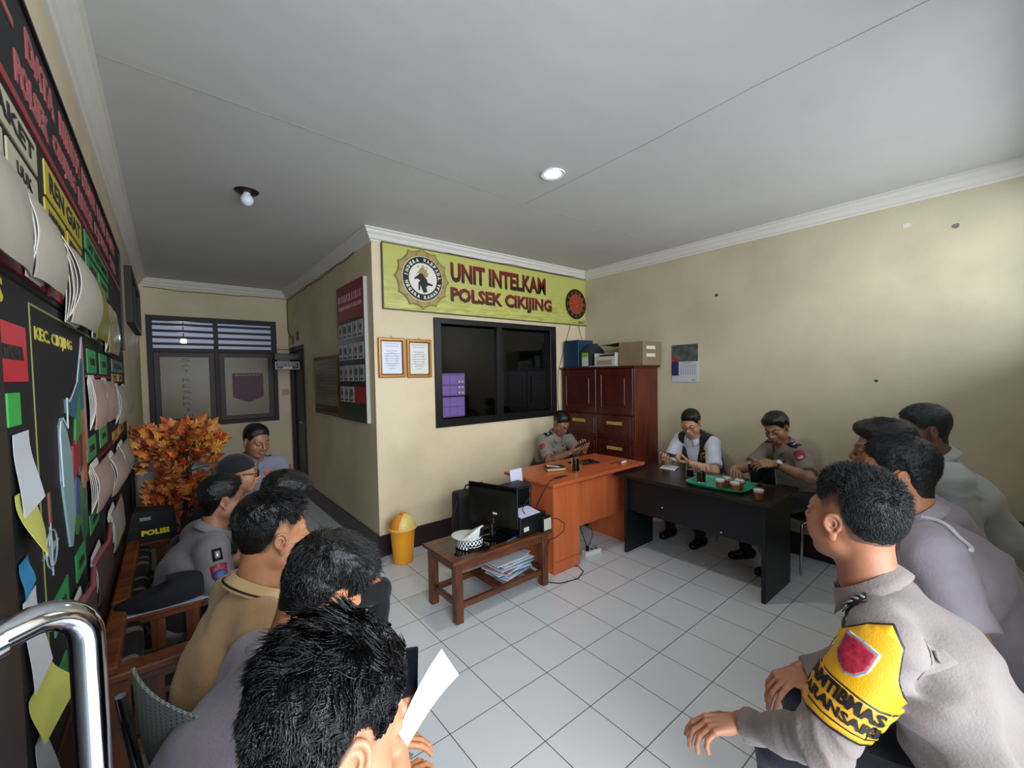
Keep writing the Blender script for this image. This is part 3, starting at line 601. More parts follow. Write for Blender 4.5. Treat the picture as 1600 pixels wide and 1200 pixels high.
# ---------------- monitor (seen from the back) ----------------
def monitor():
    t = thing('computer_monitor', (-.30, .26, TZ), 'black flat computer monitor seen from behind on the coffee table', 'monitor')
    bk = mat('monitor_black', '15140f', .35); bk2 = mat('monitor_gloss', '0a0a0a', .12)
    c = Vector((-.30, .26, TZ)); th = math.radians(-72)   # screen long axis
    xa = Vector((math.cos(th), math.sin(th), 0)); ya = Vector((-math.sin(th), math.cos(th), 0)); M = Matrix((xa, ya, Vector((0, 0, 1)))).transposed().to_4x4(); M.translation = c
    MB().lathe([(.0001, 0), (.088, 0), (.09, .006), (.08, .012), (.03, .016), (.0001, .018)], c-ya*.02, n=40).build('base', bk2, t, smooth=40)
    b = MB().cyl(c+Vector((0, 0, .012))-ya*.02, c+Vector((0, 0, .12))-ya*.02, .02); b.box((-.035, -.045, .10), (.035, -.01, .15), .006, M); b.build('neck', bk, t)
    def back(u, v):
        x = (u-.5)*.43; z = .085+.29*v; d = .012+.020*max(0, 1-((u-.5)*2.1)**4)*max(0, 1-((v-.42)*2.1)**4); return M @ Vector((x, -d, z))
    MB().grid(back, 28, 20, .004).build('rear_shell', bk, t, smooth=30)
    MB().box((-.217, -.012, .082), (.217, .004, .378), .005, M).build('bezel', bk2, t)
    MB().box((-.207, .004, .095), (.207, .006, .368), .001, M).build('screen', mat('screen_black', '040506', .1), t)
    MB().box((.02, -.0345, .17), (.055, -.0325, .185), .001, M).build('sticker', mat('sticker_cream', 'c9bd9a', .5), t)
monitor()
# ---------------- printer ----------------
def printer():
    t = thing('printer', (-.03, .19, TZ), 'black ink tank printer with white paper at the table end', 'printer')
    bk = mat('printer_black', '101113', .25); bk2 = mat('printer_matte', '17181a', .5)
    M = Matrix.Translation((-.02, .215, TZ)) @ Matrix.Rotation(math.radians(4), 4, 'Z')
    MB().box((-.19, -.13, 0), (.085, .15, .14), .012, M, 3).build('body', bk, t)
    b = MB(); M2 = M @ Matrix.Translation((0, 0, .14))
    b.box((-.19, .0, .0), (.065, .15, .02), .006, M2, 2).box((-.19, .0, .165), (.065, .15, .195), .01, M2, 2).box((-.19, .0, .0), (-.17, .15, .19), .006, M2).box((.045, .0, .0), (.065, .15, .19), .006, M2).box((-.19, .12, .0), (.065, .15, .19), .006, M2)
    b.build('scanner_lid_unit', bk2, t)
    MB().lathe([(.02, 0), (.03, .01), (.03, .08), (.02, .09)], M=M2 @ Matrix.Translation((-.12, .06, .02)), n=16).build('roller', mat('chrome_dull', '6a6a68', .3, .8), t)
    MB().box((.0, -.175, .005), (.095, -.10, .115), .006, M, 2).build('ink_tank', bk, t)
    b = MB()
    for k in range(4): b.box((.012+.0195*k, -.178, .015), (.0285+.0195*k, -.172, .102), .002, M)
    b.build('ink_window', mat('tank_clear', 'b9bab0', .3), t)
    MB().grid(lambda u, v: M @ Vector((-.17+.2*u, -.12+.13*v, .143+.02*v)), 6, 6, .003).build('output_paper', mat('sheet_lilac', 'c3c6df', .6), t)
    MB().grid(lambda u, v: M @ Vector((.0+.13*u, .155+.03*v-.01*math.sin(v*2), .18+.235*v)), 6, 8, .002).build('feed_paper', mat('sheet_lilac', '', 0), t)
    MB().box((-.155, -.134, .04), (-.105, -.129, .07), .001, M).build('label', mat('label_white', 'c9c6bb', .5), t)
    MB().tube([M @ Vector(p) for p in ((.03, .06, .345), (.09, .02, .30), (.02, -.02, .24), (-.08, -.04, .17), (-.10, -.09, .15))], .003, 6).build('usb_cable', bk2, t)
printer()
t = thing('laptop_bag', (.02, .62, .0), 'black laptop bag leaning between the wall and the orange desk', 'bag')
bgm = mat('bag_black', '0f0e10', .7, bump=.3, bscale=120)
Mb = Matrix.Translation((-.10, .80, 0)) @ Matrix.Rotation(math.radians(-6), 4, 'Z')
b = MB().box((-.19, -.07, .0), (.19, .07, .62), .03, Mb, 3); b.build('bag_body', bgm, t, smooth=50)
MB().tube([Mb @ Vector(p) for p in ((-.19, -.05, .56), (-.24, -.07, .42), (-.25, -.08, .2), (-.22, -.08, .03))], .014, 8).tube([Mb @ Vector(p) for p in ((-.10, 0, .61), (-.08, 0, .66), (.08, 0, .66), (.10, 0, .61))], .008, 8).build('strap', bgm, t, smooth=60)
MB().cyl((-.30, .10, TZ+.002), (-.13, .14, TZ+.002), .0045, n=8).build('ballpoint_pen', mat('pen_blue', '2c6aa0', .35), **tagd('blue pen lying on the black glass of the coffee table', 'pen'))

# ---------------- orange desk ----------------
org = wood('orange_veneer', 'b4582c', 'c96b3c', .38, (8, 8, .6), 2.2); orgt = wood('orange_veneer_top', 'a8502c', 'bc6238', .28, (.6, 8, 8), 2.2)
t = thing('office_desk', (.72, .36, 0), 'orange wood-veneer office desk with one cupboard pedestal', 'desk')
MB().box((.125, .06, .728), (1.335, .665, .755), .004, None, 2).build('desktop', orgt, t)
b = MB().box((.20, .14, .0), (.50, .62, .728), .002); b.build('pedestal', org, t)
MB().box((.205, .132, .105), (.495, .14, .724), .003).build('end_panel', org, t)
MB().box((.21, .133, .02), (.49, .141, .095), .004).build('plinth_panel', org, t)
MB().box((.50, .20, .29), (1.16, .22, .728), .002).build('modesty_panel', org, t)
MB().box((1.18, .14, .0), (1.205, .62, .728), .002).build('side_panel', org, t)
MB().box((.20, .60, 0), (.22, .61, .1), .001).build('foot_strip', org, t)
# ---------------- black desk ----------------
bkd = mat('black_laminate', '14161a', .42, var=.12, vscale=8); bkt = mat('black_laminate_top', '221a18', .30, var=.2, vscale=5)
t = thing('office_desk', (1.27, -.5, 0), 'black laminate office desk with the drinks tray on top', 'desk')
MB().box((.955, -1.115, .674), (1.585, .128, .700), .004, None, 2).build('desktop', bkt, t)
MB().box((.985, -1.095, 0), (1.46, -1.068, .674), .002).build('side_panel', bkd, t)
MB().box((.985, .02, 0), (1.40, .045, .674), .002).build('side_panel', bkd, t)
MB().box((1.03, -1.07, .37), (1.048, .02, .674), .002).build('modesty_panel', bkd, t)
b = MB()
for y, z in ((-.30, .47), (-.78, .40)): b.cyl((1.026, y, z), (1.03, y, z), .006, n=10)
b.build('screw_cap', mat('screw_white', 'd8d8d8', .4), t)
# power strip and cords
t = thing('power_strip', (.73, .22, 0), 'white power strip on the floor beside the orange pedestal', 'power strip')
Mp = Matrix.Translation((.66, .215, 0)) @ Matrix.Rotation(math.radians(-8), 4, 'Z')
MB().box((-.02, -.03, 0), (.16, .03, .045), .006, Mp, 2).build('housing', mat('strip_white', 'd8d6ca', .4), t)
b = MB()
for k in range(3): b.lathe([(.0001, 0), (.018, 0), (.019, .001)], M=Mp @ Matrix.Translation((.02+.05*k, 0, .0455)), n=16)
b.build('socket', mat('socket_grey', '6a6860', .5), t)
MB().box((.01, -.012, .047), (.035, .012, .085), .004, Mp).build('plug', blk, t)
cbk = mat('cord_black', '0c0c0c', .4)
MB().tube([(.68, .215, .08), (.665, .26, .2), (.64, .30, .33), (.6, .35, .42)], .0035, 6).build('cord', cbk, **tagd('black cord rising from the white power strip behind the desk', 'cord'))
MB().tube([(.70, .24, .05), (.80, .28, .06), (.86, .30, .12), (.87, .34, .22), (.93, .4, .3)], .0035, 6).build('cord', cbk, **tagd('black cord looping right of the white power strip', 'cord'))
MB().tube([(.06, .12, .004), (.14, .02, .004), (.30, -.02, .004), (.42, .03, .004), (.46, .12, .004), (.40, .18, .004)], .004, 6).build('cord', cbk, **tagd('black cord curling on the floor in front of the orange desk', 'cord'))
MB().tube([(.09, .08, .5), (.16, .05, .49), (.22, .04, .44), (.22, .05, .38), (.16, .07, .34), (.10, .09, .33), (.08, .12, .2), (.10, .15, .01)], .0035, 6).build('cord', cbk, **tagd('black cord hanging from the printer beside the table leg', 'cord'))

# ---------------- items on the orange desk ----------------
def mug(c, label, r=.036, h=.125, fill=.85, hdir=(1, -.2, 0), handle=True):
    t = thing('glass_mug', c, label, 'glass', None)
    MB().lathe([(.0001, 0), (r-.002, 0), (r, .004), (r, h), (r-.003, h), (r-.004, .008), (.0001, .008)], c, n=28).build('glass', mat('clear_glass', 'ffffff', .03, trans=1., ior=1.3), t, smooth=40)
    MB().lathe([(.0001, .0085), (r-.0045, .0085), (r-.0045, h*fill), (.0001, h*fill)], c, n=28).build('drink', mat('dark_tea', '220806', .1), t, smooth=40)
    if handle:
        d = Vector(hdir).normalized(); c = Vector(c)
        MB().tube([c+d*(r-.001)+Vector((0, 0, h*.82)), c+d*(r+.018)+Vector((0, 0, h*.84)), c+d*(r+.027)+Vector((0, 0, h*.55)), c+d*(r+.016)+Vector((0, 0, h*.25)), c+d*(r-.001)+Vector((0, 0, h*.22))], .004, 8).build('handle', mat('clear_glass', '', 0), t, smooth=60)
mug((.575, .24, .755), 'glass mug of dark tea on the orange desk')
t = thing('notebook', (.49, .40, .755), 'thick pale-edged book with a pen on the orange desk', 'book')
Mn = Matrix.Translation((.49, .41, .755)) @ Matrix.Rotation(math.radians(-26), 4, 'Z')
MB().box((-.085, -.06, .003), (.085, .06, .025), .003, Mn).build('pages', mat('book_pages', 'b99a68', .7), t)
MB().box((-.088, -.062, .025), (.088, .062, .029), .002, Mn).box((-.088, -.062, 0), (.088, .062, .003), .001, Mn).build('cover', mat('book_cover', '1b2220', .5), t)
MB().cyl(Mn @ Vector((-.06, .03, .033)), Mn @ Vector((.03, -.045, .033)), .004, n=8).build('ballpoint_pen', mat('pen_white', 'd8d8d8', .3), **tagd('white pen lying across the book on the orange desk', 'pen'))
Mn2 = Matrix.Translation((.89, .42, .755)) @ Matrix.Rotation(math.radians(-12), 4, 'Z')
t = thing('tablet_case', (.89, .42, .755), 'black tablet in a flat case on the orange desk', 'tablet')
MB().box((-.13, -.08, 0), (.13, .08, .012), .004, Mn2).build('case', mat('case_black', '101012', .4), t); MB().box((-.12, -.072, .012), (.12, .072, .0135), .001, Mn2).build('screen', mat('screen_black', '', 0), t)
t = thing('marker_pen', (1.13, .165, .755), 'white marker with cap near the right corner of the orange desk', 'marker')
MB().cyl((1.10, .16, .764), (1.19, .17, .764), .009).build('barrel', mat('pen_white', '', 0), t); MB().cyl((1.07, .157, .764), (1.10, .16, .764), .0095).build('marker_cap', mat('cap_red', '7a2a22', .4), t)
MB().cyl((1.02, .215, .759), (1.16, .225, .759), .004, n=8).build('ballpoint_pen', mat('pen_dark', '3a1a16', .4), **tagd('thin dark pen beside the white marker on the orange desk', 'pen'))
MB().tube([(.06+.27, .19, .76), (.24, .15, .775), (.15, .12, .77), (.06, .10, .71), (.0, .12, .60)], .004, 8).build('cord', cbk, **tagd('black cable lying over the left edge of the orange desk', 'cord'))
MB().tube([(.26, .18, .762), (.33, .18, .762), (.40, .175, .762)], .008, 8, rs=[.005, .009, .004]).build('cable_plug', cbk, **tagd('black cable end lying on the left of the orange desk', 'plug'))

# ---------------- cabinet ----------------
cwx = wood('mahogany', '2e0d08', '54180f', .3, (10, 10, 1.2), 2.5); cwy = wood('mahogany_light', '3c120a', '682214', .3, (10, 10, 1.2), 2.5)
t = thing('filing_cabinet', (1.83, .86, 0), 'tall dark red wooden cabinet with two doors above four drawers', 'cabinet')
cx0, cy0, cy1, cz = 1.602, .36, 1.375, 1.645
MB().box((cx0+.02, cy0, 0), (2.045, cy1, cz), .003).build('carcass', cwy, t)
MB().box((cx0-.025, cy0-.03, cz), (2.05, cy1+.015, cz+.022), .005, None, 2).build('top_board', cwx, t)
for (ya, yb) in ((cy0+.01, .842), (.852, cy1-.01)):
    d = MB().box((cx0, ya, 1.15), (cx0+.02, yb, 1.64), .003).box((cx0-.008, ya, 1.15), (cx0+.004, ya+.07, 1.64), .003).box((cx0-.008, yb-.07, 1.15), (cx0+.004, yb, 1.64), .003).box((cx0-.008, ya, 1.15), (cx0+.004, yb, 1.22), .003).box((cx0-.008, ya, 1.57), (cx0+.004, yb, 1.64), .003).box((cx0-.006, ya+.10, 1.25), (cx0+.004, yb-.10, 1.54), .004).build('door', cwx, t)
    MB().cyl((cx0-.02, yb-.04 if ya < .5 else ya+.04, 1.35), (cx0-.008, yb-.04 if ya < .5 else ya+.04, 1.35), .008, n=12).build('knob', mat('brass_dark', '5a4630', .35, .8), d)
    for (za, zb) in ((.885, 1.135), (.60, .865), (.32, .585), (.06, .305)):
        d = MB().box((cx0, ya, za), (cx0+.02, yb, zb), .003).box((cx0-.006, ya+.03, za+.03), (cx0+.004, yb-.03, zb-.03), .005).build('drawer', cwx, t)
        yc = (ya+yb)/2
        MB().box((cx0-.0085, yc-.10, zb-.10), (cx0-.0055, yc+.10, zb-.065), .001).build('label_strip', mat('label_yellow', 'b08a48', .5), d)
        MB().lathe([(.0001, 0), (.011, 0), (.012, .006), (.0001, .007)], M=frame((cx0-.006, yc, zb-.035), (0, 1, 0), (0, 0, 1)) @ Matrix.Rotation(PI, 4, 'X'), n=14).build('lock', mat('brass_dark', '', 0), d)
Z0 = cz+.022
t = thing('magazine_file', (1.70, 1.25, Z0), 'dark blue slanted magazine file on top of the cabinet', 'magazine file')
nv = mat('navy_card', '123050', .5); nv2 = mat('slate_card', '28323a', .5)
F_ = frame((1.62, 1.33, Z0), (1, 0, 0), (0, 0, 1))
MB().prism([(0, 0), (.26, 0), (.26, .22), (.14, .33), (0, .33)], .0, frame((1.66, 1.35, Z0), (1, 0, 0), (0, 0, 1))).box((1.62, 1.12, Z0), (1.88, 1.35, Z0+.32), .004).build('file_body', nv, t)
t = thing('magazine_file', (1.72, 1.02, Z0), 'grey slanted magazine file with green and white spine label', 'magazine file')
MB().prism([(0, 0), (.26, 0), (.26, .19), (.13, .27), (0, .17)], .14, frame((1.63, 1.10, Z0), (1, 0, 0), (0, 0, 1))).build('file_body', nv2, t)
MB().box((1.626, .985, Z0+.01), (1.63, 1.075, Z0+.16), .001).build('spine_label', mat('label_pale', 'b9c4a8', .5), t); MB().box((1.624, .985, Z0+.115), (1.627, 1.075, Z0+.165), .001).build('green_band', mat('label_green', '7aa028', .5), t)
t = thing('cardboard_box', (1.86, .46, Z0), 'brown cardboard archive box on the right of the cabinet top', 'box')
cbm = mat('cardboard', '7d6a50', .8, var=.08)
MB().box((1.68, .30+.0, Z0), (2.02, .60, Z0+.25), .004).build('box_body', cbm, t)
MB().grid(lambda u, v: Vector((1.68+.33*v, .60+.30*u, Z0+.25-.02*u+.01*math.sin(v*3))), 6, 4, .004).build('flap', cbm, t)
b = MB()
for z in (.09, .17): b.box((1.74, .297, Z0+z), (1.90, .30, Z0+z+.035), .001)
b.build('paper_label', mat('label_white', '', 0), t)
t = thing('small_box', (1.72, .74, Z0), 'small open white carton with printed side on the cabinet', 'box')
wc_ = mat('carton_white', 'b5b0a4', .6)
MB().box((1.64, .62, Z0), (1.80, .90, Z0+.004), .0).box((1.64, .62, Z0), (1.644, .90, Z0+.11), .001).box((1.80, .62, Z0), (1.804, .90, Z0+.15), .001).box((1.64, .62, Z0), (1.80, .624, Z0+.15), .001).box((1.64, .896, Z0), (1.80, .90, Z0+.15), .001).build('carton', wc_, t)
MB().box((1.636, .66, Z0+.02), (1.64, .86, Z0+.07), .001).build('print', mat('carton_print', '8a8468', .6), t)
MB().box((1.67, .66, Z0+.006), (1.78, .86, Z0+.13), .01, Matrix.Identity(4)).build('black_contents', mat('case_black', '', 0), t)
MB().box((1.63, .60, Z0), (1.66, .98, Z0+.012), .002).build('paper_sheaf', mat('sheet_grey', 'a9adb2', .6), **tagd('flat papers under the white carton on the cabinet edge', 'paper'))
# ---------------- calendar ----------------
t = thing('wall_calendar', (RW-.004, .05, 1.48), 'wall calendar with a dark landscape picture on right wall', 'calendar')
X = RW-.006
MB().box((X, -.09, 1.485), (RW, .195, 1.875), .001).build('backing', mat('cal_white', 'b9bcc4', .5), t)
MB().box((X-.002, -.09, 1.70), (X, .195, 1.875), 0).build('picture', mat('cal_picture', '4a524e', .4, var=.55, vscale=16), t)
MB().box((X-.003, .118, 1.555), (X-.001, .195, 1.70), 0).build('blue_panel', mat('cal_blue', '262f58', .4), t)
MB().lathe([(.0001, 0), (.035, 0), (.035, .001)], M=frame((X-.002, .16, 1.715), (0, -1, 0), (0, 0, 1)), n=14).build('red_patch', mat('cal_red', '8a3038', .4), t)
b = MB()
for r_ in range(5):
    for c_ in range(7):
        b.box((X-.0015, .095-c_*.025-.008, 1.655-r_*.022), (X-.0005, .095-c_*.025, 1.667-r_*.022), 0)
b.box((X-.0015, -.02, 1.683), (X-.0005, .07, 1.690), 0).box((X-.0015, -.06, 1.505), (X-.0005, -.02, 1.513), 0)
b.build('date_print', mat('cal_ink', '7a7f8c', .5), t)

# ---------------- drinks on the black desk ----------------
DZ = .700
t = thing('serving_tray', (1.2, -.68, DZ), 'green plastic serving tray on the black desk', 'tray')
Mt = Matrix.Translation((1.20, -.70, DZ)) @ Matrix.Rotation(math.radians(2), 4, 'Z')
def trayf(u, v):
    a = u*2*PI; e_ = (abs(math.cos(a))**6+abs(math.sin(a))**6)**(-1/6)
    r, z = [(.0, .004), (.90, .004), (.95, .008), (1.0, .028), (1.05, .030), (1.05, .024)][v]
    return Mt @ Vector((.165*r*e_*math.cos(a), .215*r*e_*math.sin(a), z))
n_ = 56; vs = [trayf(i/n_, j) for j in range(6) for i in range(n_)]; fs = [(j*n_+i, j*n_+(i+1) % n_, (j+1)*n_+(i+1) % n_, (j+1)*n_+i) for j in range(5) for i in range(n_)]
MB().add(vs, fs).build('tray_body', mat('tray_green', '1b8f6e', .35), t, smooth=50)
mug((1.30, -.40, DZ), 'empty-handled glass of dark tea left of the green tray', .034, .11, .6, (-.5, -1, 0), False)
mug((1.18, -.555, DZ+.006), 'tall glass of red-brown tea standing on the green tray', .038, .125, .72, (-.4, 1, 0), False)
mug((1.43, -.86, DZ), 'empty glass mug with handle behind the coffee cups', .038, .12, .02, (.2, -1, 0), True)
MB().box((-.05, -.03, 0), (.05, .03, .028), .006, Matrix.Translation((1.335, -.47, DZ)) @ Matrix.Rotation(math.radians(70), 4, 'Z')).build('small_box', mat('lime_box', '8ec63a', .4), **tagd('lime green snack packet behind the tray on the black desk', 'packet'))
def cup(c, label, group):
    t = thing('coffee_cup', c, label, 'cup', group)
    MB().lathe([(.0001, 0), (.024, 0), (.036, .092), (.039, .094), (.039, .097), (.034, .095), (.0225, .002), (.0001, .002)], c, n=28).build('cup', mat('clear_cup', 'ffffff', .02, trans=1., ior=1.08), t, smooth=40)
    MB().lathe([(.0001, .003), (.0226, .003), (.0305, .058), (.0001, .058)], c, n=28).build('coffee', mat('milk_coffee', '8a4f2c', .4), t, smooth=40)
    MB().lathe([(.0001, .0585), (.0306, .0585), (.033, .074), (.0001, .076)], c, n=28).build('foam', mat('foam_white', 'cfc9c0', .5), t, smooth=40)
G = 'plastic cups of iced coffee on the desk'
cup((1.025, -1.035, DZ), 'plastic cup of milky coffee alone at the desk corner', G)
cup((1.085, -.745, DZ+.006), 'plastic coffee cup at the left of the tray cluster', G)
cup((1.08, -.855, DZ+.006), 'plastic coffee cup nearest the front rim of the tray', G)
cup((1.17, -.85, DZ+.006), 'plastic coffee cup at the right rear of the tray', G)
cup((1.18, -.755, DZ+.006), 'plastic coffee cup hidden behind the others on the tray', G)
MB().grid(lambda u, v: Vector((1.40+.18*u, -.20+.15*v+.05*u, DZ+.004+.004*math.sin(u*3))), 6, 4, .001).build('paper_sheet', paper, **tagd('white paper under the hands of the man in the black vest', 'paper'))
t = thing('phone_stand_tablet', (1.45, -.92, DZ), 'dark blue tablet with white edge held up on the black desk', 'tablet')
Mq = Matrix.Translation((1.47, -.90, DZ+.015)) @ Matrix.Rotation(math.radians(96), 4, 'Z') @ Matrix.Rotation(math.radians(70), 4, 'X')
MB().box((-.09, 0, -.008), (.09, .16, 0), .004, Mq).build('case', mat('case_navy', '0c1424', .4), t)
MB().box((-.093, -.003, -.004), (-.086, .164, .002), .001, Mq).box((-.093, .158, -.004), (.093, .165, .002), .001, Mq).build('white_edge', mat('edge_white', 'd4d4d6', .4), t)
# ---------------- boards on the left wall ----------------
BX = LW+.014
KB = .907
def YY(y): return y*KB-.205     # board values read from image pixels, scaled about the camera onto this wall
def ZZ(z): return z*KB+.149
def PP(poly): return [(YY(a), ZZ(c)) for a, c in poly]
def LF(y, z, d=0.): return frame((BX+d, YY(y), ZZ(z)), (0, 1, 0), (0, 0, 1))   # local x runs away from the camera
def panel(b, ya, yb, z0, z1, d=.0, th=.002): return b.box((BX+d-.0005, YY(ya), ZZ(z0)), (BX+d+th, YY(yb), ZZ(z1)), 0)
bb = mat('board_black', '0a0d11', .6, var=.2, vscale=3); redt = mat('board_red', '8a2630', .4); cr = mat('board_cream', 'a8a288', .5)
yel = mat('board_yellow', 'b3a032', .45); grn = mat('board_green', '2f8a4c', .45); ink2 = mat('board_ink', '15140f', .5)
t = thing('notice_board', (BX, .6, 2.07), 'long black upper board with red headings and coloured plates on the left wall', 'board')
MB().box((LW, -2.0, ZZ(1.845)), (BX, YY(2.35), ZZ(2.615)), .002).build('board_panel', bb, t)
MB().box((LW, -2.0, ZZ(2.608)), (BX+.008, YY(2.36), ZZ(2.622)), .002).box((LW, YY(2.345), ZZ(1.845)), (BX+.008, YY(2.36), ZZ(2.62)), .002).build('edge_strip', mat('edge_black', '0b0b0c', .4), t)
for k, (s_, ya, yb) in enumerate((('PANEL', -1.35, -.60), ('DATA', -.47, -.10), ('INTELKAM', -.01, .42), ('KAPOLSEK', .50, .95), ('UNIT', 1.02, 1.4), ('POLRES', 1.47, 1.95))):
    put_text(MB(), s_, LF((ya+yb)/2, 2.525), (yb-ya)*KB, .078, .006, .003).build('heading_word', mat('heading_red', '9a4a4a', .3), t)
for k, (s_, ya, yb) in enumerate((('UNIT', -1.35, -.75), ('POLSEK', -.60, -.22), ('CIKIJING', -.15, .29), ('RESOR', .36, .8), ('MAJALENGKA', .88, 1.5), ('2023', 1.6, 1.95))):
    put_text(MB(), s_, LF((ya+yb)/2, 2.395), (yb-ya)*KB, .073, .006, .003).build('heading_word', mat('heading_red', '9a4a4a', .3), t)
panel(MB(), -2.0, 2.34, 2.295, 2.318, 0, .004).build('red_rule', redt, t)
def plate(ya, yb, z0, z1, m, s_, w_=.8, h_=.5, lm=None, d=0.):
    p = panel(MB(), ya, yb, z0, z1, d, .003).build('plate', m, t)
    if s_:
        b = MB(); put_text(b, s_, LF((ya+yb)/2, (z0+z1)/2, .004+d), (yb-ya)*w_*KB, (z1-z0)*h_*KB, .002, .001); b.build('lettering', lm or ink2, p)
plate(-1.2, -.425, 2.185, 2.27, cr, 'LAP.BAKET', .9, .55); plate(-.725, -.435, 2.085, 2.165, cr, 'UUK', .5, .4); plate(-1.2, -.76, 2.085, 2.165, cr, 'HUK', .5, .4)
plate(-.325, .365, 2.17, 2.275, yel, 'REN GIAT', .85, .6); plate(-.345, -.02, 2.085, 2.155, yel, 'HARIAN', .75, .35); plate(.02, .34, 2.085, 2.155, yel, 'MINGGUAN', .85, .35)
plate(.47, 1.38, 2.20, 2.285, grn, 'LAP INFORMASI', .85, .5); plate(.47, .88, 2.10, 2.18, grn, 'UMUM', .6, .35); plate(.93, 1.36, 2.10, 2.18, grn, 'KHUSUS', .6, .35)
for (ya, yb) in ((-1.2, -.42), (-.36, .38), (.45, 1.36)):
    panel(MB(), ya, yb, 1.86, 2.065, .0, .006).build('red_pocket_rail', mat('rail_red', '7a1620', .4), t)
def pocket(ya, yb, z0, z1, bulge, label, m, grp, slant=.0, sheets=True):
    ya, yb, z0, z1 = YY(ya), YY(yb), ZZ(z0), ZZ(z1)
    t = thing('hanging_paper_bundle', (BX, (ya+yb)/2, z0), label, 'papers', grp)
    def f(u, v):
        p = .52*bulge*math.sin(((1-v)*.80+.06)*PI)*(1-.75*abs(2*u-1)**2.2)+.012
        w_ = .0015*math.sin(u*11+v*5)+.001*math.sin(v*9)
        return Vector((BX+.006+p+w_, ya+(yb-ya)*u+slant*(1-v), z0+(z1-z0)*v))
    MB().grid(f, 18, 14, -.004).build('front_sheet', m, t, smooth=60)
    b = MB()
    for k in range(5):
        q = .2+.16*k
        b.grid(lambda u, v: Vector((BX+.006+(bulge*.52*q)*math.sin(((1-v)*.80+.06)*PI)*1.0*(1-.25*u)+.002, ya-.004+.02*u*(k % 2)+slant*(1-v)+(yb-ya)*.45*u, z0+.006*k+(z1-z0)*(v*.97))), 2, 10, .0015)
    b.build('loose_sheets', mat('bundle_white', 'c6c2ba', .6), t, smooth=60)
pk = mat('bundle_grey', '9a9284', .55, var=.1, vscale=8); G1 = 'paper bundles hanging on the upper board'
pocket(-1.10, -.70, 1.855, 2.06, .05, 'grey paper bundle at the near left edge of the upper board', pk, G1)
pocket(-.67, -.31, 1.86, 2.06, .06, 'grey paper bundle left of the bulging white one', pk, G1)
pocket(-.20, .33, 1.80, 2.06, .10, 'bulging bundle of white sheets on the upper board', pk, G1)
pocket(.45, .86, 1.80, 2.07, .05, 'olive plastic bundle under the green plates', mat('bundle_olive', '77702e', .35), G1)
pocket(.95, 1.5, 1.76, 2.03, .05, 'creased translucent bundle far along the upper board', mat('bundle_film', '8b8250', .2, var=.2, vscale=20), G1)
# lower map board
t = thing('notice_board', (BX, .6, .66), 'black lower board with a coloured district map on the left wall', 'board')
MB().box((LW, -2.0, ZZ(.62)), (BX, YY(2.3), ZZ(1.835)), .002).build('board_panel', bb, t)
b = MB(); panel(b, -.60, 1.5, 1.800, 1.806, 0, .002); panel(b, -.603, -.597, .70, 1.806, 0, .002)
b.build('border_line', mat('line_olive', '7a7a3a', .5), t)
b = MB(); put_text(b, 'KEC. CIKIJING', LF(-.28, 1.728), .50, .042, .003, .001); b.build('map_title', mat('title_yellow', 'b9a93a', .4), t)
b = MB(); put_text(b, 'S', LF(-.845, 1.80), .05, .05, .003, .001); b.build('heading_letter', mat('title_yellow', '', 0), t)
plate(-.93, -.66, 1.605, 1.735, mat('plate_red', 'b52a34', .4), 'KATIN SINTA', .7, .25); plate(-.84, -.745, 1.508, 1.58, mat('plate_green_light', '3aa048', .4), '')
# the map: coloured regions
mc = [('map_pink', '9c7a74', [(.18, 1.775), (.215, 1.76), (.22, 1.3), (.17, 1.35), (.14, 1.6)]), ('map_teal', '2c5a68', [(.17, 1.70), (.15, 1.5), (-.05, 1.47), (-.21, 1.50), (-.21, 1.545), (-.08, 1.55), (.05, 1.60)]), ('map_green', '3a7a3a', [(.06, 1.57), (.08, 1.42), (-.08, 1.38), (-.04, 1.47)]), ('map_orange', '9a5a3a', [(.15, 1.52), (.17, 1.20), (.06, 1.24), (.08, 1.45)]), ('map_red', '8a2a34', [(.0, 1.42), (.03, 1.30), (-.15, 1.26), (-.12, 1.38)]), ('map_brown', '4a342c', [(.07, 1.42), (.09, 1.3), (.0, 1.26), (.01, 1.38)]),
      ('map_pale', '7c9a9c', [(-.33, 1.47), (-.30, 1.49), (-.22, 1.44), (-.16, 1.36), (-.15, 1.15), (-.22, 1.06), (-.26, 1.07), (-.34, 1.30)]), ('map_blue', '3a4a7a', [(-.10, 1.27), (-.04, 1.25), (-.05, 1.12), (-.14, 1.15)]), ('map_green2', '3f6e34', [(-.05, 1.25), (.03, 1.22), (.02, 1.13), (-.12, 1.07), (-.16, 1.12)]), ('map_green3', '2c5a3e', [(.03, 1.20), (.12, 1.18), (.10, 1.03), (.02, 1.0), (-.03, 1.09)]), ('map_brown2', '8a6a4a', [(.04, 1.30), (.14, 1.28), (.12, 1.18), (.05, 1.2)])]
for nm, c_, poly in mc:
    MB().prism(PP(poly), .004+random.random()*.002, frame((BX, 0, 0), (0, 1, 0), (0, 0, 1))).build('map_region', mat(nm, c_, .45), t)
b = MB().tube([(BX+.007, YY(y), ZZ(z)) for y, z in ((-.34, 1.28), (-.35, 1.44), (-.33, 1.48), (-.29, 1.49), (-.22, 1.45), (-.21, 1.55), (-.17, 1.535), (-.1, 1.56), (.0, 1.60), (.16, 1.78))], .002, 4)
b.build('map_outline', mat('map_line', 'b9bcc0', .4), t)
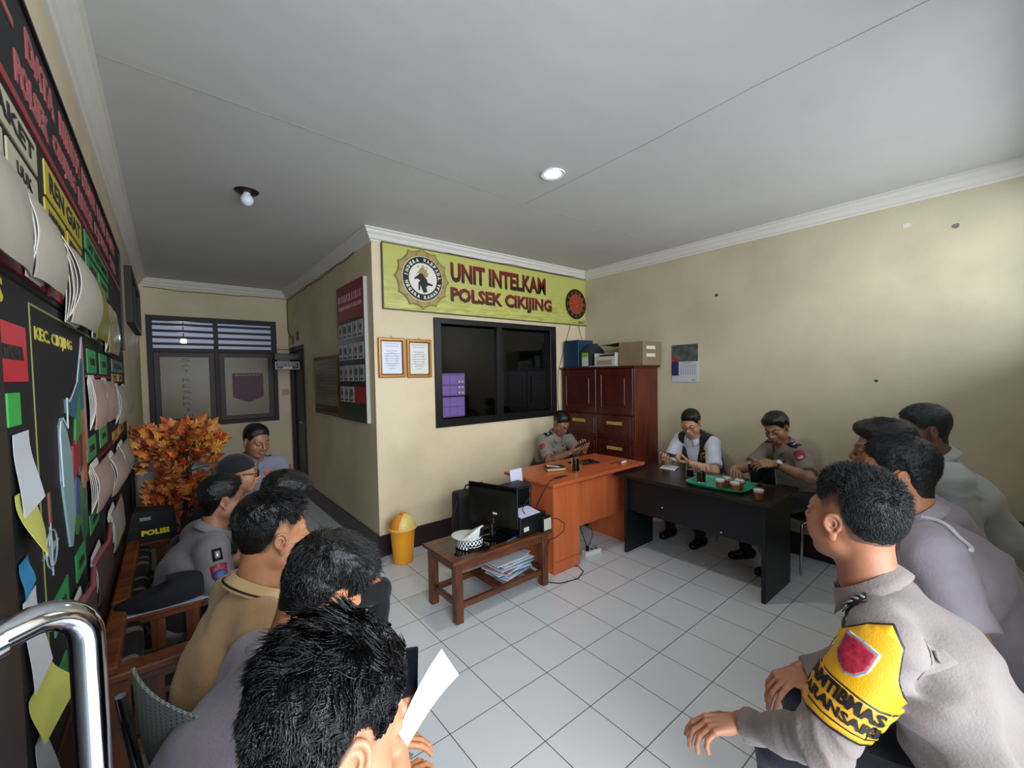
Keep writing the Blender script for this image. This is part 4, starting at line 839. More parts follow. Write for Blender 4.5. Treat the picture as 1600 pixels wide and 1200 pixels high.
# compass rose and legend
b = MB(); c_ = (YY(-.515), ZZ(1.145))
b.prism([(c_[0]+(.085 if k % 2 == 0 else .022)*math.cos(k*PI/4+PI/2)*(1.1), c_[1]+(.055 if k % 2 == 0 else .016)*math.sin(k*PI/4+PI/2)) for k in range(8)], .003, frame((BX, 0, 0), (0, 1, 0), (0, 0, 1)))
b.tube([(BX+.003, c_[0]+.062*math.cos(a), c_[1]+.045*math.sin(a)) for a in np.linspace(0, 2*PI, 25)[:-1]], .002, 4, True).tube([(BX+.003, c_[0], ZZ(1.07)), (BX+.003, c_[0], ZZ(1.22))], .002, 4)
b.build('compass_rose', mat('compass_silver', '8f9aa2', .35), t)
MB().box((BX, YY(-.52), ZZ(1.215)), (BX+.004, YY(-.50), ZZ(1.30)), .001).build('compass_needle', mat('needle_brown', '7a4a3a', .4), t)
def greens(rows):
    for ya, yb, z0, z1 in rows: plate(ya, yb, z0, z1, grn, 'DESA', .55, .3)
greens([(.34, .62, 1.64, 1.745), (.76, 1.08, 1.64, 1.745), (.20, .47, 1.27, 1.365), (.62, .92, 1.28, 1.375), (-.17, .03, .915, 1.01), (.18, .45, .98, 1.06), (-.53, -.32, .90, 1.0), (-.55, -.40, .68, .80)])
for (ya, yb, za, zb) in ((.28, 1.2, 1.62, 1.63), (.2, 1.15, 1.25, 1.258)): panel(MB(), ya, yb, za, zb, 0, .01).build('pocket_rail', mat('rail_red', '', 0), t)
plate(1.35, 2.1, 1.66, 1.74, mat('plate_grey', '5d6a6e', .4), 'KEGIATAN', .7, .4); plate(1.33, 1.65, 1.60, 1.65, mat('plate_ochre', 'a07a34', .4), 'RT', .4, .4); plate(1.72, 2.05, 1.60, 1.65, mat('plate_ochre', '', 0), 'RW', .4, .4)
plate(1.2, 1.55, 1.235, 1.30, mat('plate_ochre', '', 0), 'I', .1, .4); plate(1.6, 1.95, 1.245, 1.31, mat('plate_ochre', '', 0), 'II', .2, .4)
G2 = 'plastic paper pockets on the lower map board'; pkp = mat('pocket_pinkish', '9a8276', .45, var=.1, vscale=8); pkg = mat('pocket_film', '8e8a7c', .3, var=.15, vscale=10)
pocket(.25, .62, 1.40, 1.61, .05, 'pinkish paper pocket right of the map, upper row', pkp, G2); pocket(.68, 1.12, 1.40, 1.60, .05, 'pale paper pocket in the upper row, second from the map', pkp, G2)
pocket(1.3, 1.72, 1.34, 1.57, .07, 'grey film pocket in the upper row, near its far end', pkg, G2); pocket(1.78, 2.25, 1.36, 1.56, .07, 'grey film pocket at the far end of the upper row', pkg, G2)
pocket(.16, .62, 1.07, 1.25, .06, 'pinkish paper pocket right of the map, lower row', pkp, G2); pocket(.70, 1.2, 1.02, 1.21, .09, 'bulging pinkish pocket in the lower row, second from the map', pkp, G2)
pocket(1.28, 1.9, .98, 1.20, .08, 'grey film pocket at the far end of the lower row', pkg, G2)
pocket(-.36, .02, .70, .89, .03, 'dark pocket with a pink top rim low on the map board', mat('pocket_dark', '4a3a38', .4), G2); pocket(.08, .6, .72, .90, .04, 'brown film pocket low on the map board', mat('pocket_brown', '4e3a30', .4), G2); pocket(.68, 1.2, .74, .93, .05, 'limp grey film pocket low on the map board', pkg, G2)
for (ya, yb, z) in ((-.36, .02, .895), (.06, .62, .905)): 
    MB().tube([(BX+.02, YY(ya), ZZ(z)), (BX+.035, YY((ya+yb)/2), ZZ(z-.004)), (BX+.02, YY(yb), ZZ(z))], .008, 8).build('pocket_rim', mat('rim_pink', '8e4450', .35), t, smooth=60)
# loose papers fixed near the left of the board
def sheet(ya, yb, z0, z1, label, m, curl=.05, cd=1):
    ya, yb, z0, z1 = YY(ya), YY(yb), ZZ(z0), ZZ(z1)
    def f(u, v): return Vector((BX+.006+curl*.5*((1-v)**2)*(.3+.7*(u if cd > 0 else 1-u))+.0015*math.sin(v*6), ya+(yb-ya)*u+.02*(1-v), z0+(z1-z0)*v+.02*u*(1-v)))
    MB().grid(f, 8, 14, .0012).build('paper_sheet', m, **tagd(label, 'paper', 'papers pinned left of the map'))
pw = mat('paper_dim', 'b4b8bc', .6); py = mat('paper_yellow', 'b7b45a', .6)
sheet(-.83, -.70, 1.30, 1.49, 'printed white page pinned under the green square', pw, .03)
sheet(-.84, -.69, 1.215, 1.36, 'curled pale yellow page under the printed white page', py, .07, -1)
sheet(-.84, -.77, 1.12, 1.21, 'blue slip between the pinned pages', mat('slip_blue', '2a7aa4', .5), .01)
sheet(-.83, -.72, .90, 1.12, 'long white page beside the compass drawing', pw, .03)
sheet(-.83, -.62, .78, .90, 'yellow page with a torn edge behind the chrome handle', py, .09)
sheet(-.80, -.70, .60, .78, 'white page hanging lowest behind the chrome handle', pw, .03)
# dark red-brown lean-to board under the map board
MB().box((LW, -2.0, .195), (LW+.02, 1.9, .70), .004).build('wall_panelling', wood('panel_brown', '1c0f0c', '3a1c14', .4), **tagd('dark brown wooden panelling under the map board', 'panelling'))
# high window on the left wall beyond the board
t = thing('window_3', (LW, 3.5, 2.1), '', ''); del t['label'], t['category']; t['kind'] = 'structure'
MB().box((LW, 2.62, 2.10), (LW+.05, 2.68, 2.58), .003).box((LW, 3.94, 2.10), (LW+.05, 4.0, 2.58), .003).box((LW, 2.62, 2.52), (LW+.05, 4.0, 2.58), .003).box((LW, 2.62, 2.10), (LW+.05, 4.0, 2.15), .003).box((LW, 3.28, 2.10), (LW+.045, 3.33, 2.58), .003).build('window_frame', fr, t)
MB().box((LW, 2.68, 2.15), (LW+.02, 3.94, 2.52), 0).build('pane', mat('window_black', '0c1012', .08), t)

# ---------------- entrance door leaf with pull handle ----------------
t = thing('door_2', (-2.29, -1.9, 0), '', ''); del t['label'], t['category']; t['kind'] = 'structure'
da = Vector((-2.270, -1.53, 0)); db = Vector((-2.36, -2.40, 0)); dd = (db-da).normalized(); dn = Vector((-dd.y, dd.x, 0))
if dn.x < 0: dn = -dn
Md = frame(da, dd, (0, 0, 1)); 
# local x = along the leaf away from free edge, y = up, z = thickness direction
b = MB().box((0, .03, -.018), (.095, 2.3, .018), .003, Md).box((.785, .03, -.02), (.88, 2.3, .02), .003, Md).box((0, .03, -.02), (.88, .18, .02), .003, Md).box((0, 2.2, -.02), (.88, 2.3, .02), .003, Md)
b.build('door_frame', mat('door_bronze', '15100e', .35), t)
MB().box((.095, .18, -.004), (.785, 2.2, .004), 0, Md).build('pane', mat('door_glass', '1a1512', .08, trans=.5), t)
chm = mat('chrome_bright', 'd4d8dc', .08, 1.)
hp = da+dd*.05+Vector((0, 0, 0)); h0 = hp+Vector((0, 0, 1.348)); out = (Vector((.80, .6, 0))).normalized()
pts = [h0+out*.0, h0+out*.022+Vector((0, 0, .004))]
R_ = .045; cc = h0+out*.045+Vector((0, 0, -R_+.006))
for a in np.linspace(PI/2, 0, 9): pts.append(cc+out*(R_*math.cos(a))+Vector((0, 0, R_*math.sin(a))))
pts += [pts[-1]+Vector((0, 0, -.25)), pts[-1]+Vector((0, 0, -.5))]
lo = pts[-1]; pts += [lo+Vector((0, 0, -.03))-out*.02, lo+Vector((0, 0, -.045))-out*.1]
MB().tube(pts, .0155, 24).build('pull_handle', chm, t, smooth=70)
MB().cyl(h0+out*.003, h0+out*.018+Vector((0, 0, .002)), .020, n=24).build('collar', chm, t, smooth=40)

# ---------------- potted autumn plant ----------------
def plant():
    t = thing('autumn_plant', (-2.05, 1.75, 0), 'tall artificial plant with orange and brown autumn leaves by the left wall', 'plant')
    MB().lathe([(.0001, 0), (.10, 0), (.14, .02), (.16, .26), (.17, .28), (.15, .285), (.14, .25), (.0001, .24)], (-2.05, 1.75, 0), n=32).build('pot', mat('pot_dark', '2a1a12', .5), t, smooth=40)
    pts = [Vector((-2.05, 1.75, .2)), Vector((-2.07, 1.74, .55)), Vector((-2.02, 1.76, .85)), Vector((-2.05, 1.75, 1.2))]
    b = MB().tube(pts, .018, 8)
    lr = random.Random(5); tips = []
    for k in range(26):
        z0 = lr.uniform(.35, 1.15); a = lr.uniform(0, 2*PI); L = lr.uniform(.10, .26); p0 = Vector((-2.05, 1.75, z0)); p1 = p0+Vector((math.cos(a)*L, math.sin(a)*L*.7, lr.uniform(.0, .16)))
        b.tube([p0, (p0+p1)/2+Vector((0, 0, .02)), p1], .004, 5); tips.append(p1)
    b.build('stem', mat('stem_brown', '35180e', .6), t)
    lm = bpy.data.materials.new('autumn_leaf'); lm.use_nodes = True; nt = lm.node_tree; bs = nt.nodes['Principled BSDF']; bs.inputs['Roughness'].default_value = .45
    g = nt.nodes.new('ShaderNodeAttribute'); g.attribute_name = 'leafcol'; nt.links.new(g.outputs['Color'], bs.inputs['Base Color'])
    lob = [(0, 0), (.10, .04), (.30, .02), (.26, .16), (.46, .26), (.32, .36), (.34, .58), (.18, .56), (.0, 1.0), (-.18, .56), (-.34, .58), (-.32, .36), (-.46, .26), (-.26, .16), (-.30, .02), (-.10, .04)]
    vs = []; fs = []; cl = []
    pal = ['8a3a14', 'b4561c', 'c87832', '5c2a12', 'a33a1c', '6a3418', 'c98a3c', '4a2212', 'b8401e']
    def sc(v): return lin(v)[:3]
    zones = [(1.17, .25, 120), (1.02, .20, 48), (.88, .10, 24), (.74, .17, 44), (.62, .17, 26)]
    for zc, rad, n in zones:
        for _ in range(n):
            a = lr.uniform(0, 2*PI); r_ = rad*math.sqrt(lr.random())*1.0
            c = Vector((-2.07+math.cos(a)*r_*1.12, 1.75+math.sin(a)*r_, zc+lr.uniform(-.08, .08)))
            d = (c-Vector((-2.05, 1.75, zc-.12))+Vector((lr.uniform(-.1, .1), lr.uniform(-.15, .0), lr.uniform(-.12, .05)))).normalized()
            up = Vector((lr.uniform(-.5, .5), -1+lr.uniform(-.4, .4), lr.uniform(.0, .9))).normalized()
            x = d.cross(up).normalized(); up = x.cross(d); s = lr.uniform(.075, .125); o = len(vs); col = pal[lr.randrange(len(pal))]
            edge = sc('cf8a3e') if lr.random() < .5 else sc('a8481c'); mid = sc(col)
            vs.append(c+d*s*.35); cl.append(mid)
            for (lx, ly) in lob:
                q = .22*abs(lx)*s+.12*s*math.sin(ly*3); vs.append(c+d*(ly*s)+x*(lx*s*1.1)-up*q); cl.append(edge if (abs(lx) > .25 or ly > .7) else mid)
            m_ = len(lob)
            for k in range(m_): fs.append((o, o+1+k, o+1+(k+1) % m_))
    vs = [Vector((max(v.x, LW+.035+.01*math.sin(v.z*90)), v.y, v.z)) for v in vs]; b = MB().add(vs, fs); o = b.build('foliage', lm, t)
    at = o.data.color_attributes.new('leafcol', 'FLOAT_COLOR', 'POINT'); at.data.foreach_set('color', np.array([c+(1,) for c in cl], dtype=np.float32).ravel())
    md = o.modifiers.new('thick', 'SOLIDIFY'); md.thickness = .0015
plant()
t = thing('air_cooler', (-2.08, 2.25, 0), 'boxy white air cooler standing behind the autumn plant', 'air cooler')
wm = mat('cooler_white', 'a9aca6', .4)
MB().box((-2.34, 2.08, 0), (-1.82, 2.45, .95), .015, None, 3).build('body', wm, t)
MB().box((-2.36, 2.06, .90), (-1.80, 2.47, 1.0), .02, None, 3).build('top_cover', wm, t)
b = MB()
for k in range(9): b.box((-2.30, 2.072, .52+k*.034), (-1.86, 2.082, .535+k*.034), .002)
b.build('grille_slats', mat('cooler_grey', '7f837f', .4), t)
MB().box((-2.37, 1.98, .0), (-2.342, 2.05, 1.1), .01).build('speaker_box', mat('case_black', '', 0), **tagd('narrow black box between the left wall and the air cooler', 'box'))

# ---------------- wooden benches on the left ----------------
bw = wood('bench_wood', '4e2612', '8c4e28', .35, (3, 9, 9), 3); bwz = wood('bench_wood_v', '4e2612', '854a26', .4, (9, 9, 2), 3)
cu = bpy.data.materials.new('scroll_fabric'); cu.use_nodes = True; nt = cu.node_tree; bs = nt.nodes['Principled BSDF']; bs.inputs['Roughness'].default_value = .8
tc = nt.nodes.new('ShaderNodeTexCoord'); wv = nt.nodes.new('ShaderNodeTexWave'); wv.wave_type = 'RINGS'; wv.inputs['Scale'].default_value = 2.6; wv.inputs['Distortion'].default_value = 9; wv.inputs['Detail'].default_value = 1.5; wv.inputs['Detail Scale'].default_value = 1.4
rp = nt.nodes.new('ShaderNodeValToRGB'); rp.color_ramp.elements[0].position = .78; rp.color_ramp.elements[1].position = .84; rp.color_ramp.elements[0].color = lin('0d0b0b'); rp.color_ramp.elements[1].color = lin('6a6048')
nt.links.new(tc.outputs['Object'], wv.inputs['Vector']); nt.links.new(wv.outputs['Color'], rp.inputs[0]); nt.links.new(rp.outputs[0], bs.inputs['Base Color'])
def bench(y0, y1, label, arm=(True, True)):
    t = thing('wooden_bench', (-2.1, (y0+y1)/2, 0), label, 'bench', 'wooden benches along the left wall')
    xb, xf = LW+.06, -1.88
    for y in ((y0, y1-.05)):
        for x in (xb, xf-.06):
            MB().box((x, y, 0), (x+.06, y+.05, .60), .004).build('leg', bwz, t)
    for k, y in enumerate((y0, y1-.06)):
        if not arm[k]: continue
        MB().box((xb-.02, y-.01, .595), (xf+.03, y+.07, .625), .006, None, 2).build('armrest', bw, t)
        MB().box((xb, y+.01, .565), (xf, y+.04, .596), .003).build('arm_rail', bw, t)
        for q in range(3): MB().box((xb+.10+q*.12, y+.015, .36), (xb+.15+q*.12, y+.035, .57), .002).build('arm_slat', bwz, t)
    b = MB().box((xb, y0+.02, .30), (xf, y0+.05, .36), .003).box((xb, y1-.05, .30), (xf, y1-.02, .36), .003).box((xf-.05, y0, .30), (xf, y1, .37), .004).box((xb, y0, .30), (xb+.04, y1, .37), .004)
    b.build('seat_frame', bw, t)
    MB().box((xb+.05, y0+.06, .36), (xf+.01, y1-.06, .45), .03, None, 3).build('seat_cushion', cu, t, smooth=50)
    MB().box((xb+.0, y0+.06, .46), (xb+.08, y1-.06, .60), .03, None, 3).build('back_cushion', cu, t, smooth=50)
    MB().box((xb-.03, y0, .59), (xb+.03, y1, .65), .008).build('top_rail', bw, t)
bench(-.30, .21, 'near wooden armchair-bench with scroll fabric, beside the grey steel chair')
bench(.26, 1.24, 'far wooden bench with scroll fabric in front of the autumn plant', (False, True))
MB().grid(lambda u, v: Vector((-2.34+.36*u, .115+.115*v-.01*u, .6262+.002*math.sin(u*5))), 8, 4, .0015).build('paper_sheet', mat('sheet_bluish', 'b9c4e0', .6), **tagd('white paper under the black cloth cap on the bench arm', 'paper'))
def clothcap():
    b = MB(); c = Vector((-2.16, .17, .629))
    def f(u, v):
        a = u*2*PI; r = math.sin(min(1., v*1.12)*PI/2); z = .085*math.cos(v*PI/2)**.7*(1+.35*math.cos(a))
        return c+Vector((.17*r*math.cos(a)*(1+.08*math.sin(3*a)), .065*r*math.sin(a), z+.004+.006*math.sin(a*5+v*7)*r*(1-v)))
    b.grid(f, 40, 12); b.build('folded_cloth', mat('cloth_black', '131217', .85, bump=.3, bscale=90), **tagd('folded black cloth cap on the paper on the bench arm', 'cap'), smooth=60)
clothcap()
t = thing('police_pouch', (-2.24, 1.2, .628), 'black case with yellow POLISI lettering on the far bench arm', 'case')
Mv = Matrix.Translation((-2.23, 1.205, .628)) @ Matrix.Rotation(math.radians(-3), 4, 'Z')
MB().prism([(-.12, 0), (.12, 0), (.105, .17), (-.08, .19)], .14, Mv @ frame((0, .07, 0), (1, 0, 0), (0, 0, 1))).build('case_body', bgm, t)
b = MB(); put_text(b, 'POLISI', Mv @ frame((.02, -.073, .055), (1, 0, 0), (0, 0, 1)), .13, .034, .003, .002); b.build('lettering', mat('bright_yellow', 'e8d81a', .5), t)
MB().box((-.05, -.072, .13), (.0, -.068, .15), .002, Mv).build('reflective_patch', mat('patch_grey', '7f8a7a', .4), t)

# ---------------- steel waiting chairs ----------------
pm = bpy.data.materials.new('perforated_steel'); pm.use_nodes = True; nt = pm.node_tree; bs = nt.nodes['Principled BSDF']; bs.inputs['Roughness'].default_value = .4; bs.inputs['Metallic'].default_value = .2
tc = nt.nodes.new('ShaderNodeTexCoord'); vo = nt.nodes.new('ShaderNodeTexVoronoi'); vo.inputs['Scale'].default_value = 110; vo.inputs['Randomness'].default_value = 0
rp = nt.nodes.new('ShaderNodeValToRGB'); rp.color_ramp.elements[0].position = .30; rp.color_ramp.elements[1].position = .36; rp.color_ramp.elements[0].color = lin('475052'); rp.color_ramp.elements[1].color = lin('96a19e')
nt.links.new(tc.outputs['Object'], vo.inputs['Vector']); nt.links.new(vo.outputs['Distance'], rp.inputs[0]); nt.links.new(rp.outputs[0], bs.inputs['Base Color'])
def steel_chair(c, yaw, label, seatm=None, group='steel chairs under the seated officers', z=.44, bh=.42):
    t = thing('steel_chair', c, label, 'chair', group); M = Matrix.Translation(c) @ Matrix.Rotation(yaw, 4, 'Z'); sm_ = seatm or pm
    # sitter faces local +x
    MB().grid(lambda u, v: M @ Vector((-.22+.44*u, -.23+.46*v, z-.02*math.sin(u*PI)+(.03*(1-u)**3))), 14, 6, .006).build('seat', sm_, t, smooth=40)
    MB().grid(lambda u, v: M @ Vector((-.245-.06*u-.015*math.sin(u*PI)+.035*(2*v-1)**2, -.22+.44*v, z+.06+bh*u)), 12, 10, .007).build('backrest', sm_, t, smooth=40)
    ch = mat('chrome_tube', 'b9bec2', .15, 1.)
    for s in (-1, 1):
        MB().tube([M @ Vector(p) for p in ((.20, s*.215, 0), (.19, s*.215, z-.04), (.15, s*.215, z-.02), (-.20, s*.215, z-.02), (-.25, s*.215, z+.06), (-.30, s*.2, z+.02+bh))], .011, 8).build('frame_tube', ch, t, smooth=60)
        MB().tube([M @ Vector(p) for p in ((-.12, s*.215, z-.02), (-.26, s*.225, 0))], .011, 8).build('leg', ch, t, smooth=60)
    MB().tube([M @ Vector(p) for p in ((-.26, -.21, z+.05), (-.262, 0, z+.045), (-.26, .21, z+.05))], .01, 8).build('cross_tube', ch, t, smooth=60)
    return t
steel_chair((-1.875, -.925, 0), math.radians(27), 'grey perforated steel chair under the man in the beige polo shirt', bh=.41)
steel_chair((-1.86, -1.28, 0), math.radians(20), 'grey steel chair under the bowed officer between beige polo and wet hair', bh=.37)
steel_chair((-1.78, -1.70, 0), math.radians(16), 'grey steel chair under the nearest man with wet black hair', bh=.37)

# made-up low sofa, added to make the far right corner dark
t = thing('dark_filler_sofa', (1.72, -2.05, 0), 'made-up dark navy sofa filling the right corner behind the seated row', 'sofa')
nvf = cloth_m = mat('navy_upholstery', '141a26', .8, bump=.2, bscale=120)
MB().box((1.60, -2.38, 0), (2.03, -1.70, .30), .03, None, 3).build('base', nvf, t, smooth=50)
MB().box((1.58, -2.36, .30), (1.92, -1.72, .42), .04, None, 3).build('seat_cushion', nvf, t, smooth=50)
MB().box((1.90, -2.38, .28), (2.04, -1.70, .62), .04, None, 3).build('backrest', nvf, t, smooth=50)
# ---------------- implicit-surface modelling for people and clothes ----------------
def vec(*a): return np.array(a, dtype=np.float64)
class Field:
    def __init__(s, lo, hi, h):
        s.h = h; s.lo = np.array(lo, float)-3*h; s.n = np.ceil((np.array(hi, float)+3*h-s.lo)/h).astype(int)+1
        s.V = np.full(tuple(s.n), .06, np.float32)
        s.ax = [s.lo[i]+h*np.arange(s.n[i]) for i in range(3)]
    def _sl(s, lo, hi):
        a = np.maximum(np.floor((np.array(lo)-s.lo)/s.h).astype(int), 0); b = np.minimum(np.ceil((np.array(hi)-s.lo)/s.h).astype(int)+1, s.n)
        if (b <= a).any(): return None
        return tuple(slice(x, y) for x, y in zip(a, b))
    def pts(s, sl):
        X, Y, Z = np.meshgrid(*(s.ax[i][sl[i]] for i in range(3)), indexing='ij'); return X, Y, Z
    def add(s, prim, k=.01, op='u'):
        fn, lo, hi = prim; m = k+3*s.h+.012; sl = s._sl(lo-m, hi+m)
        if sl is None: return s
        d = fn(*s.pts(sl)).astype(np.float32); v = s.V[sl]
        if op == 'u':
            if k > 0:
                hh = np.maximum(k-np.abs(v-d), 0)/k; s.V[sl] = np.minimum(v, d)-hh*hh*k*.25
            else: s.V[sl] = np.minimum(v, d)
        elif op == 's':
            d = -d
            if k > 0:
                hh = np.maximum(k-np.abs(v-d), 0)/k; s.V[sl] = np.maximum(v, d)+hh*hh*k*.25
            else: s.V[sl] = np.maximum(v, d)
        return s
    def cut(s, p, n, k=0.):
        """remove what lies on the n side of the plane through p"""
        X, Y, Z = s.pts(tuple(slice(None) for _ in range(3))); n = np.array(n)/np.linalg.norm(n)
        s.V = np.maximum(s.V, ((X-p[0])*n[0]+(Y-p[1])*n[1]+(Z-p[2])*n[2]).astype(np.float32)); return s
    def disp(s, fn):
        X, Y, Z = s.pts(tuple(slice(None) for _ in range(3))); near = np.abs(s.V) < .03
        d = fn(X[near], Y[near], Z[near]); s.V[near] += d.astype(np.float32); return s
    def mesh(s):
        V = s.V; B = V < 0; nx, ny, nz = V.shape
        c = np.zeros((nx-1, ny-1, nz-1), np.int8)
        for i in (0, 1):
            for j in (0, 1):
                for k in (0, 1): c += B[i:nx-1+i, j:ny-1+j, k:nz-1+k]
        act = (c > 0) & (c < 8); idx = np.full(c.shape, -1, np.int64); ii = np.argwhere(act); idx[act] = np.arange(len(ii))
        if not len(ii): return np.zeros((0, 3)), np.zeros((0, 4), int)
        acc = np.zeros((len(ii), 3)); cnt = np.zeros(len(ii)); cor = {}
        for i in (0, 1):
            for j in (0, 1):
                for k in (0, 1): cor[(i, j, k)] = V[ii[:, 0]+i, ii[:, 1]+j, ii[:, 2]+k].astype(float)
        for a in cor:
            for ax in range(3):
                if a[ax] == 0:
                    b = list(a); b[ax] = 1; b = tuple(b); va, vb = cor[a], cor[b]; m = (va < 0) != (vb < 0)
                    t = va[m]/(va[m]-vb[m]); p = np.tile(np.array(a, float), (m.sum(), 1)); p[:, ax] += t; acc[m] += p; cnt[m] += 1
        P = s.lo+s.h*(ii+acc/cnt[:, None]); F = []
        for ax in range(3):
            sl0 = [slice(None)]*3; sl1 = [slice(None)]*3; sl0[ax] = slice(0, -1); sl1[ax] = slice(1, None)
            e = B[tuple(sl0)] != B[tuple(sl1)]; E = np.argwhere(e); o1, o2 = (ax+1) % 3, (ax+2) % 3
            ok = (E[:, o1] > 0) & (E[:, o2] > 0) & (E[:, o1] < V.shape[o1]-1) & (E[:, o2] < V.shape[o2]-1); E = E[ok]
            def g(d1, d2): q = E.copy(); q[:, o1] -= d1; q[:, o2] -= d2; return idx[q[:, 0], q[:, 1], q[:, 2]]
            quad = np.stack([g(1, 1), g(0, 1), g(0, 0), g(1, 0)], 1); inside = B[E[:, 0], E[:, 1], E[:, 2]]
            quad[~inside] = quad[~inside][:, ::-1]; F.append(quad)
        return P, np.concatenate(F)
def bb(ps, r): ps = np.array(ps); return ps.min(0)-r, ps.max(0)+r
def cap_(a, b, r0, r1=None):
    a, b = np.array(a, float), np.array(b, float); r1 = r0 if r1 is None else r1; ab = b-a; L = max((ab@ab), 1e-12); lo, hi = bb([a, b], max(r0, r1))
    def fn(X, Y, Z):
        t = np.clip(((X-a[0])*ab[0]+(Y-a[1])*ab[1]+(Z-a[2])*ab[2])/L, 0, 1)
        return np.sqrt((X-a[0]-t*ab[0])**2+(Y-a[1]-t*ab[1])**2+(Z-a[2]-t*ab[2])**2)-(r0+(r1-r0)*t)
    return fn, lo, hi
def ell(c, r, R=None):
    c = np.array(c, float); r = np.array(r, float); R = np.eye(3) if R is None else np.array(R); m = r.max()
    def fn(X, Y, Z):
        dx, dy, dz = X-c[0], Y-c[1], Z-c[2]; q = [(R[i, 0]*dx+R[i, 1]*dy+R[i, 2]*dz) for i in range(3)]
        k0 = np.sqrt(sum((q[i]/r[i])**2 for i in range(3))); k1 = np.sqrt(sum((q[i]/r[i]**2)**2 for i in range(3)))+1e-9
        return k0*(k0-1)/k1
    return fn, c-m, c+m
def ecap(a, b, ra, rb, right, flat=0.):
    """capsule of elliptical section: ra, rb = (half width along right, half depth)"""
    a, b = np.array(a, float), np.array(b, float); ab = b-a; L = np.linalg.norm(ab); u = ab/L; right = np.array(right, float); right = right-u*(right@u); right /= np.linalg.norm(right); dep = np.cross(u, right)
    lo, hi = bb([a, b], max(ra+rb))
    def fn(X, Y, Z):
        dx, dy, dz = X-a[0], Y-a[1], Z-a[2]; s_ = dx*u[0]+dy*u[1]+dz*u[2]; t = np.clip(s_/L, 0, 1)
        w_ = ra[0]+(rb[0]-ra[0])*t; d_ = ra[1]+(rb[1]-ra[1])*t; x = dx*right[0]+dy*right[1]+dz*right[2]; y = dx*dep[0]+dy*dep[1]+dz*dep[2]; z = s_-t*L
        k0 = np.sqrt((x/w_)**2+(y/d_)**2+(z/d_)**2); k1 = np.sqrt((x/w_**2)**2+(y/d_**2)**2+(z/d_**2)**2)+1e-9; return k0*(k0-1)/k1
    return fn, lo, hi
def ring_(c, R, R1, r, sx=1., sy=1.):
    """torus in local xy of R (rows = axes), stretched"""
    c = np.array(c, float); R = np.array(R)
    def fn(X, Y, Z):
        dx, dy, dz = X-c[0], Y-c[1], Z-c[2]; x, y, z = [(R[i, 0]*dx+R[i, 1]*dy+R[i, 2]*dz) for i in range(3)]
        q = np.sqrt((x/sx)**2+(y/sy)**2)-R1; return np.sqrt(q*q+z*z)-r
    m = R1*max(sx, sy)+r; return fn, c-m, c+m
def snoise(X, Y, Z, f, seed=0.):
    return (np.sin(X*f+1.7*np.sin(Y*f*.8+seed)+seed)*np.sin(Y*f*1.1+1.3*np.sin(Z*f*.9+seed*2))*np.sin(Z*f*.95+1.5*np.sin(X*f*.7-seed)+2.1)
            +.5*np.sin(X*f*2.1+seed+Y*f*1.3)*np.sin(Z*f*2.3+Y*f*.9))
def unit(v): v = np.array(v, float); return v/np.linalg.norm(v)
def mk(name, P, F, m, parent, smooth=True, attr=None):
    me = bpy.data.meshes.new(name); P = np.asarray(P); lo, hi = P.min(0), P.max(0); c = np.array([(lo[0]+hi[0])/2, (lo[1]+hi[1])/2, lo[2]])
    me.vertices.add(len(P)); me.vertices.foreach_set('co', (P-c).astype(np.float32).ravel())
    F = [np.asarray(f) for f in (F if isinstance(F, list) else [F])]; idxs = np.concatenate([f.ravel() for f in F]); tot = np.concatenate([np.full(len(f), f.shape[1]) for f in F]); st = np.concatenate([[0], np.cumsum(tot)[:-1]])
    me.loops.add(len(idxs)); me.loops.foreach_set('vertex_index', idxs.astype(np.int32)); me.polygons.add(len(tot)); me.polygons.foreach_set('loop_start', st.astype(np.int32)); me.polygons.foreach_set('loop_total', tot.astype(np.int32))
    me.polygons.foreach_set('use_smooth', [smooth]*len(tot)); me.update(calc_edges=True); me.validate()
    me.materials.append(m)
    if attr is not None:
        at = me.color_attributes.new('tone', 'FLOAT_COLOR', 'POINT'); at.data.foreach_set('color', attr.astype(np.float32).ravel())
    o = bpy.data.objects.new(name, me); COL.objects.link(o); o.location = c; o.parent = parent
    o.matrix_parent_inverse = WM[parent.name].inverted(); WM[o.name] = Matrix.Translation(c); return o
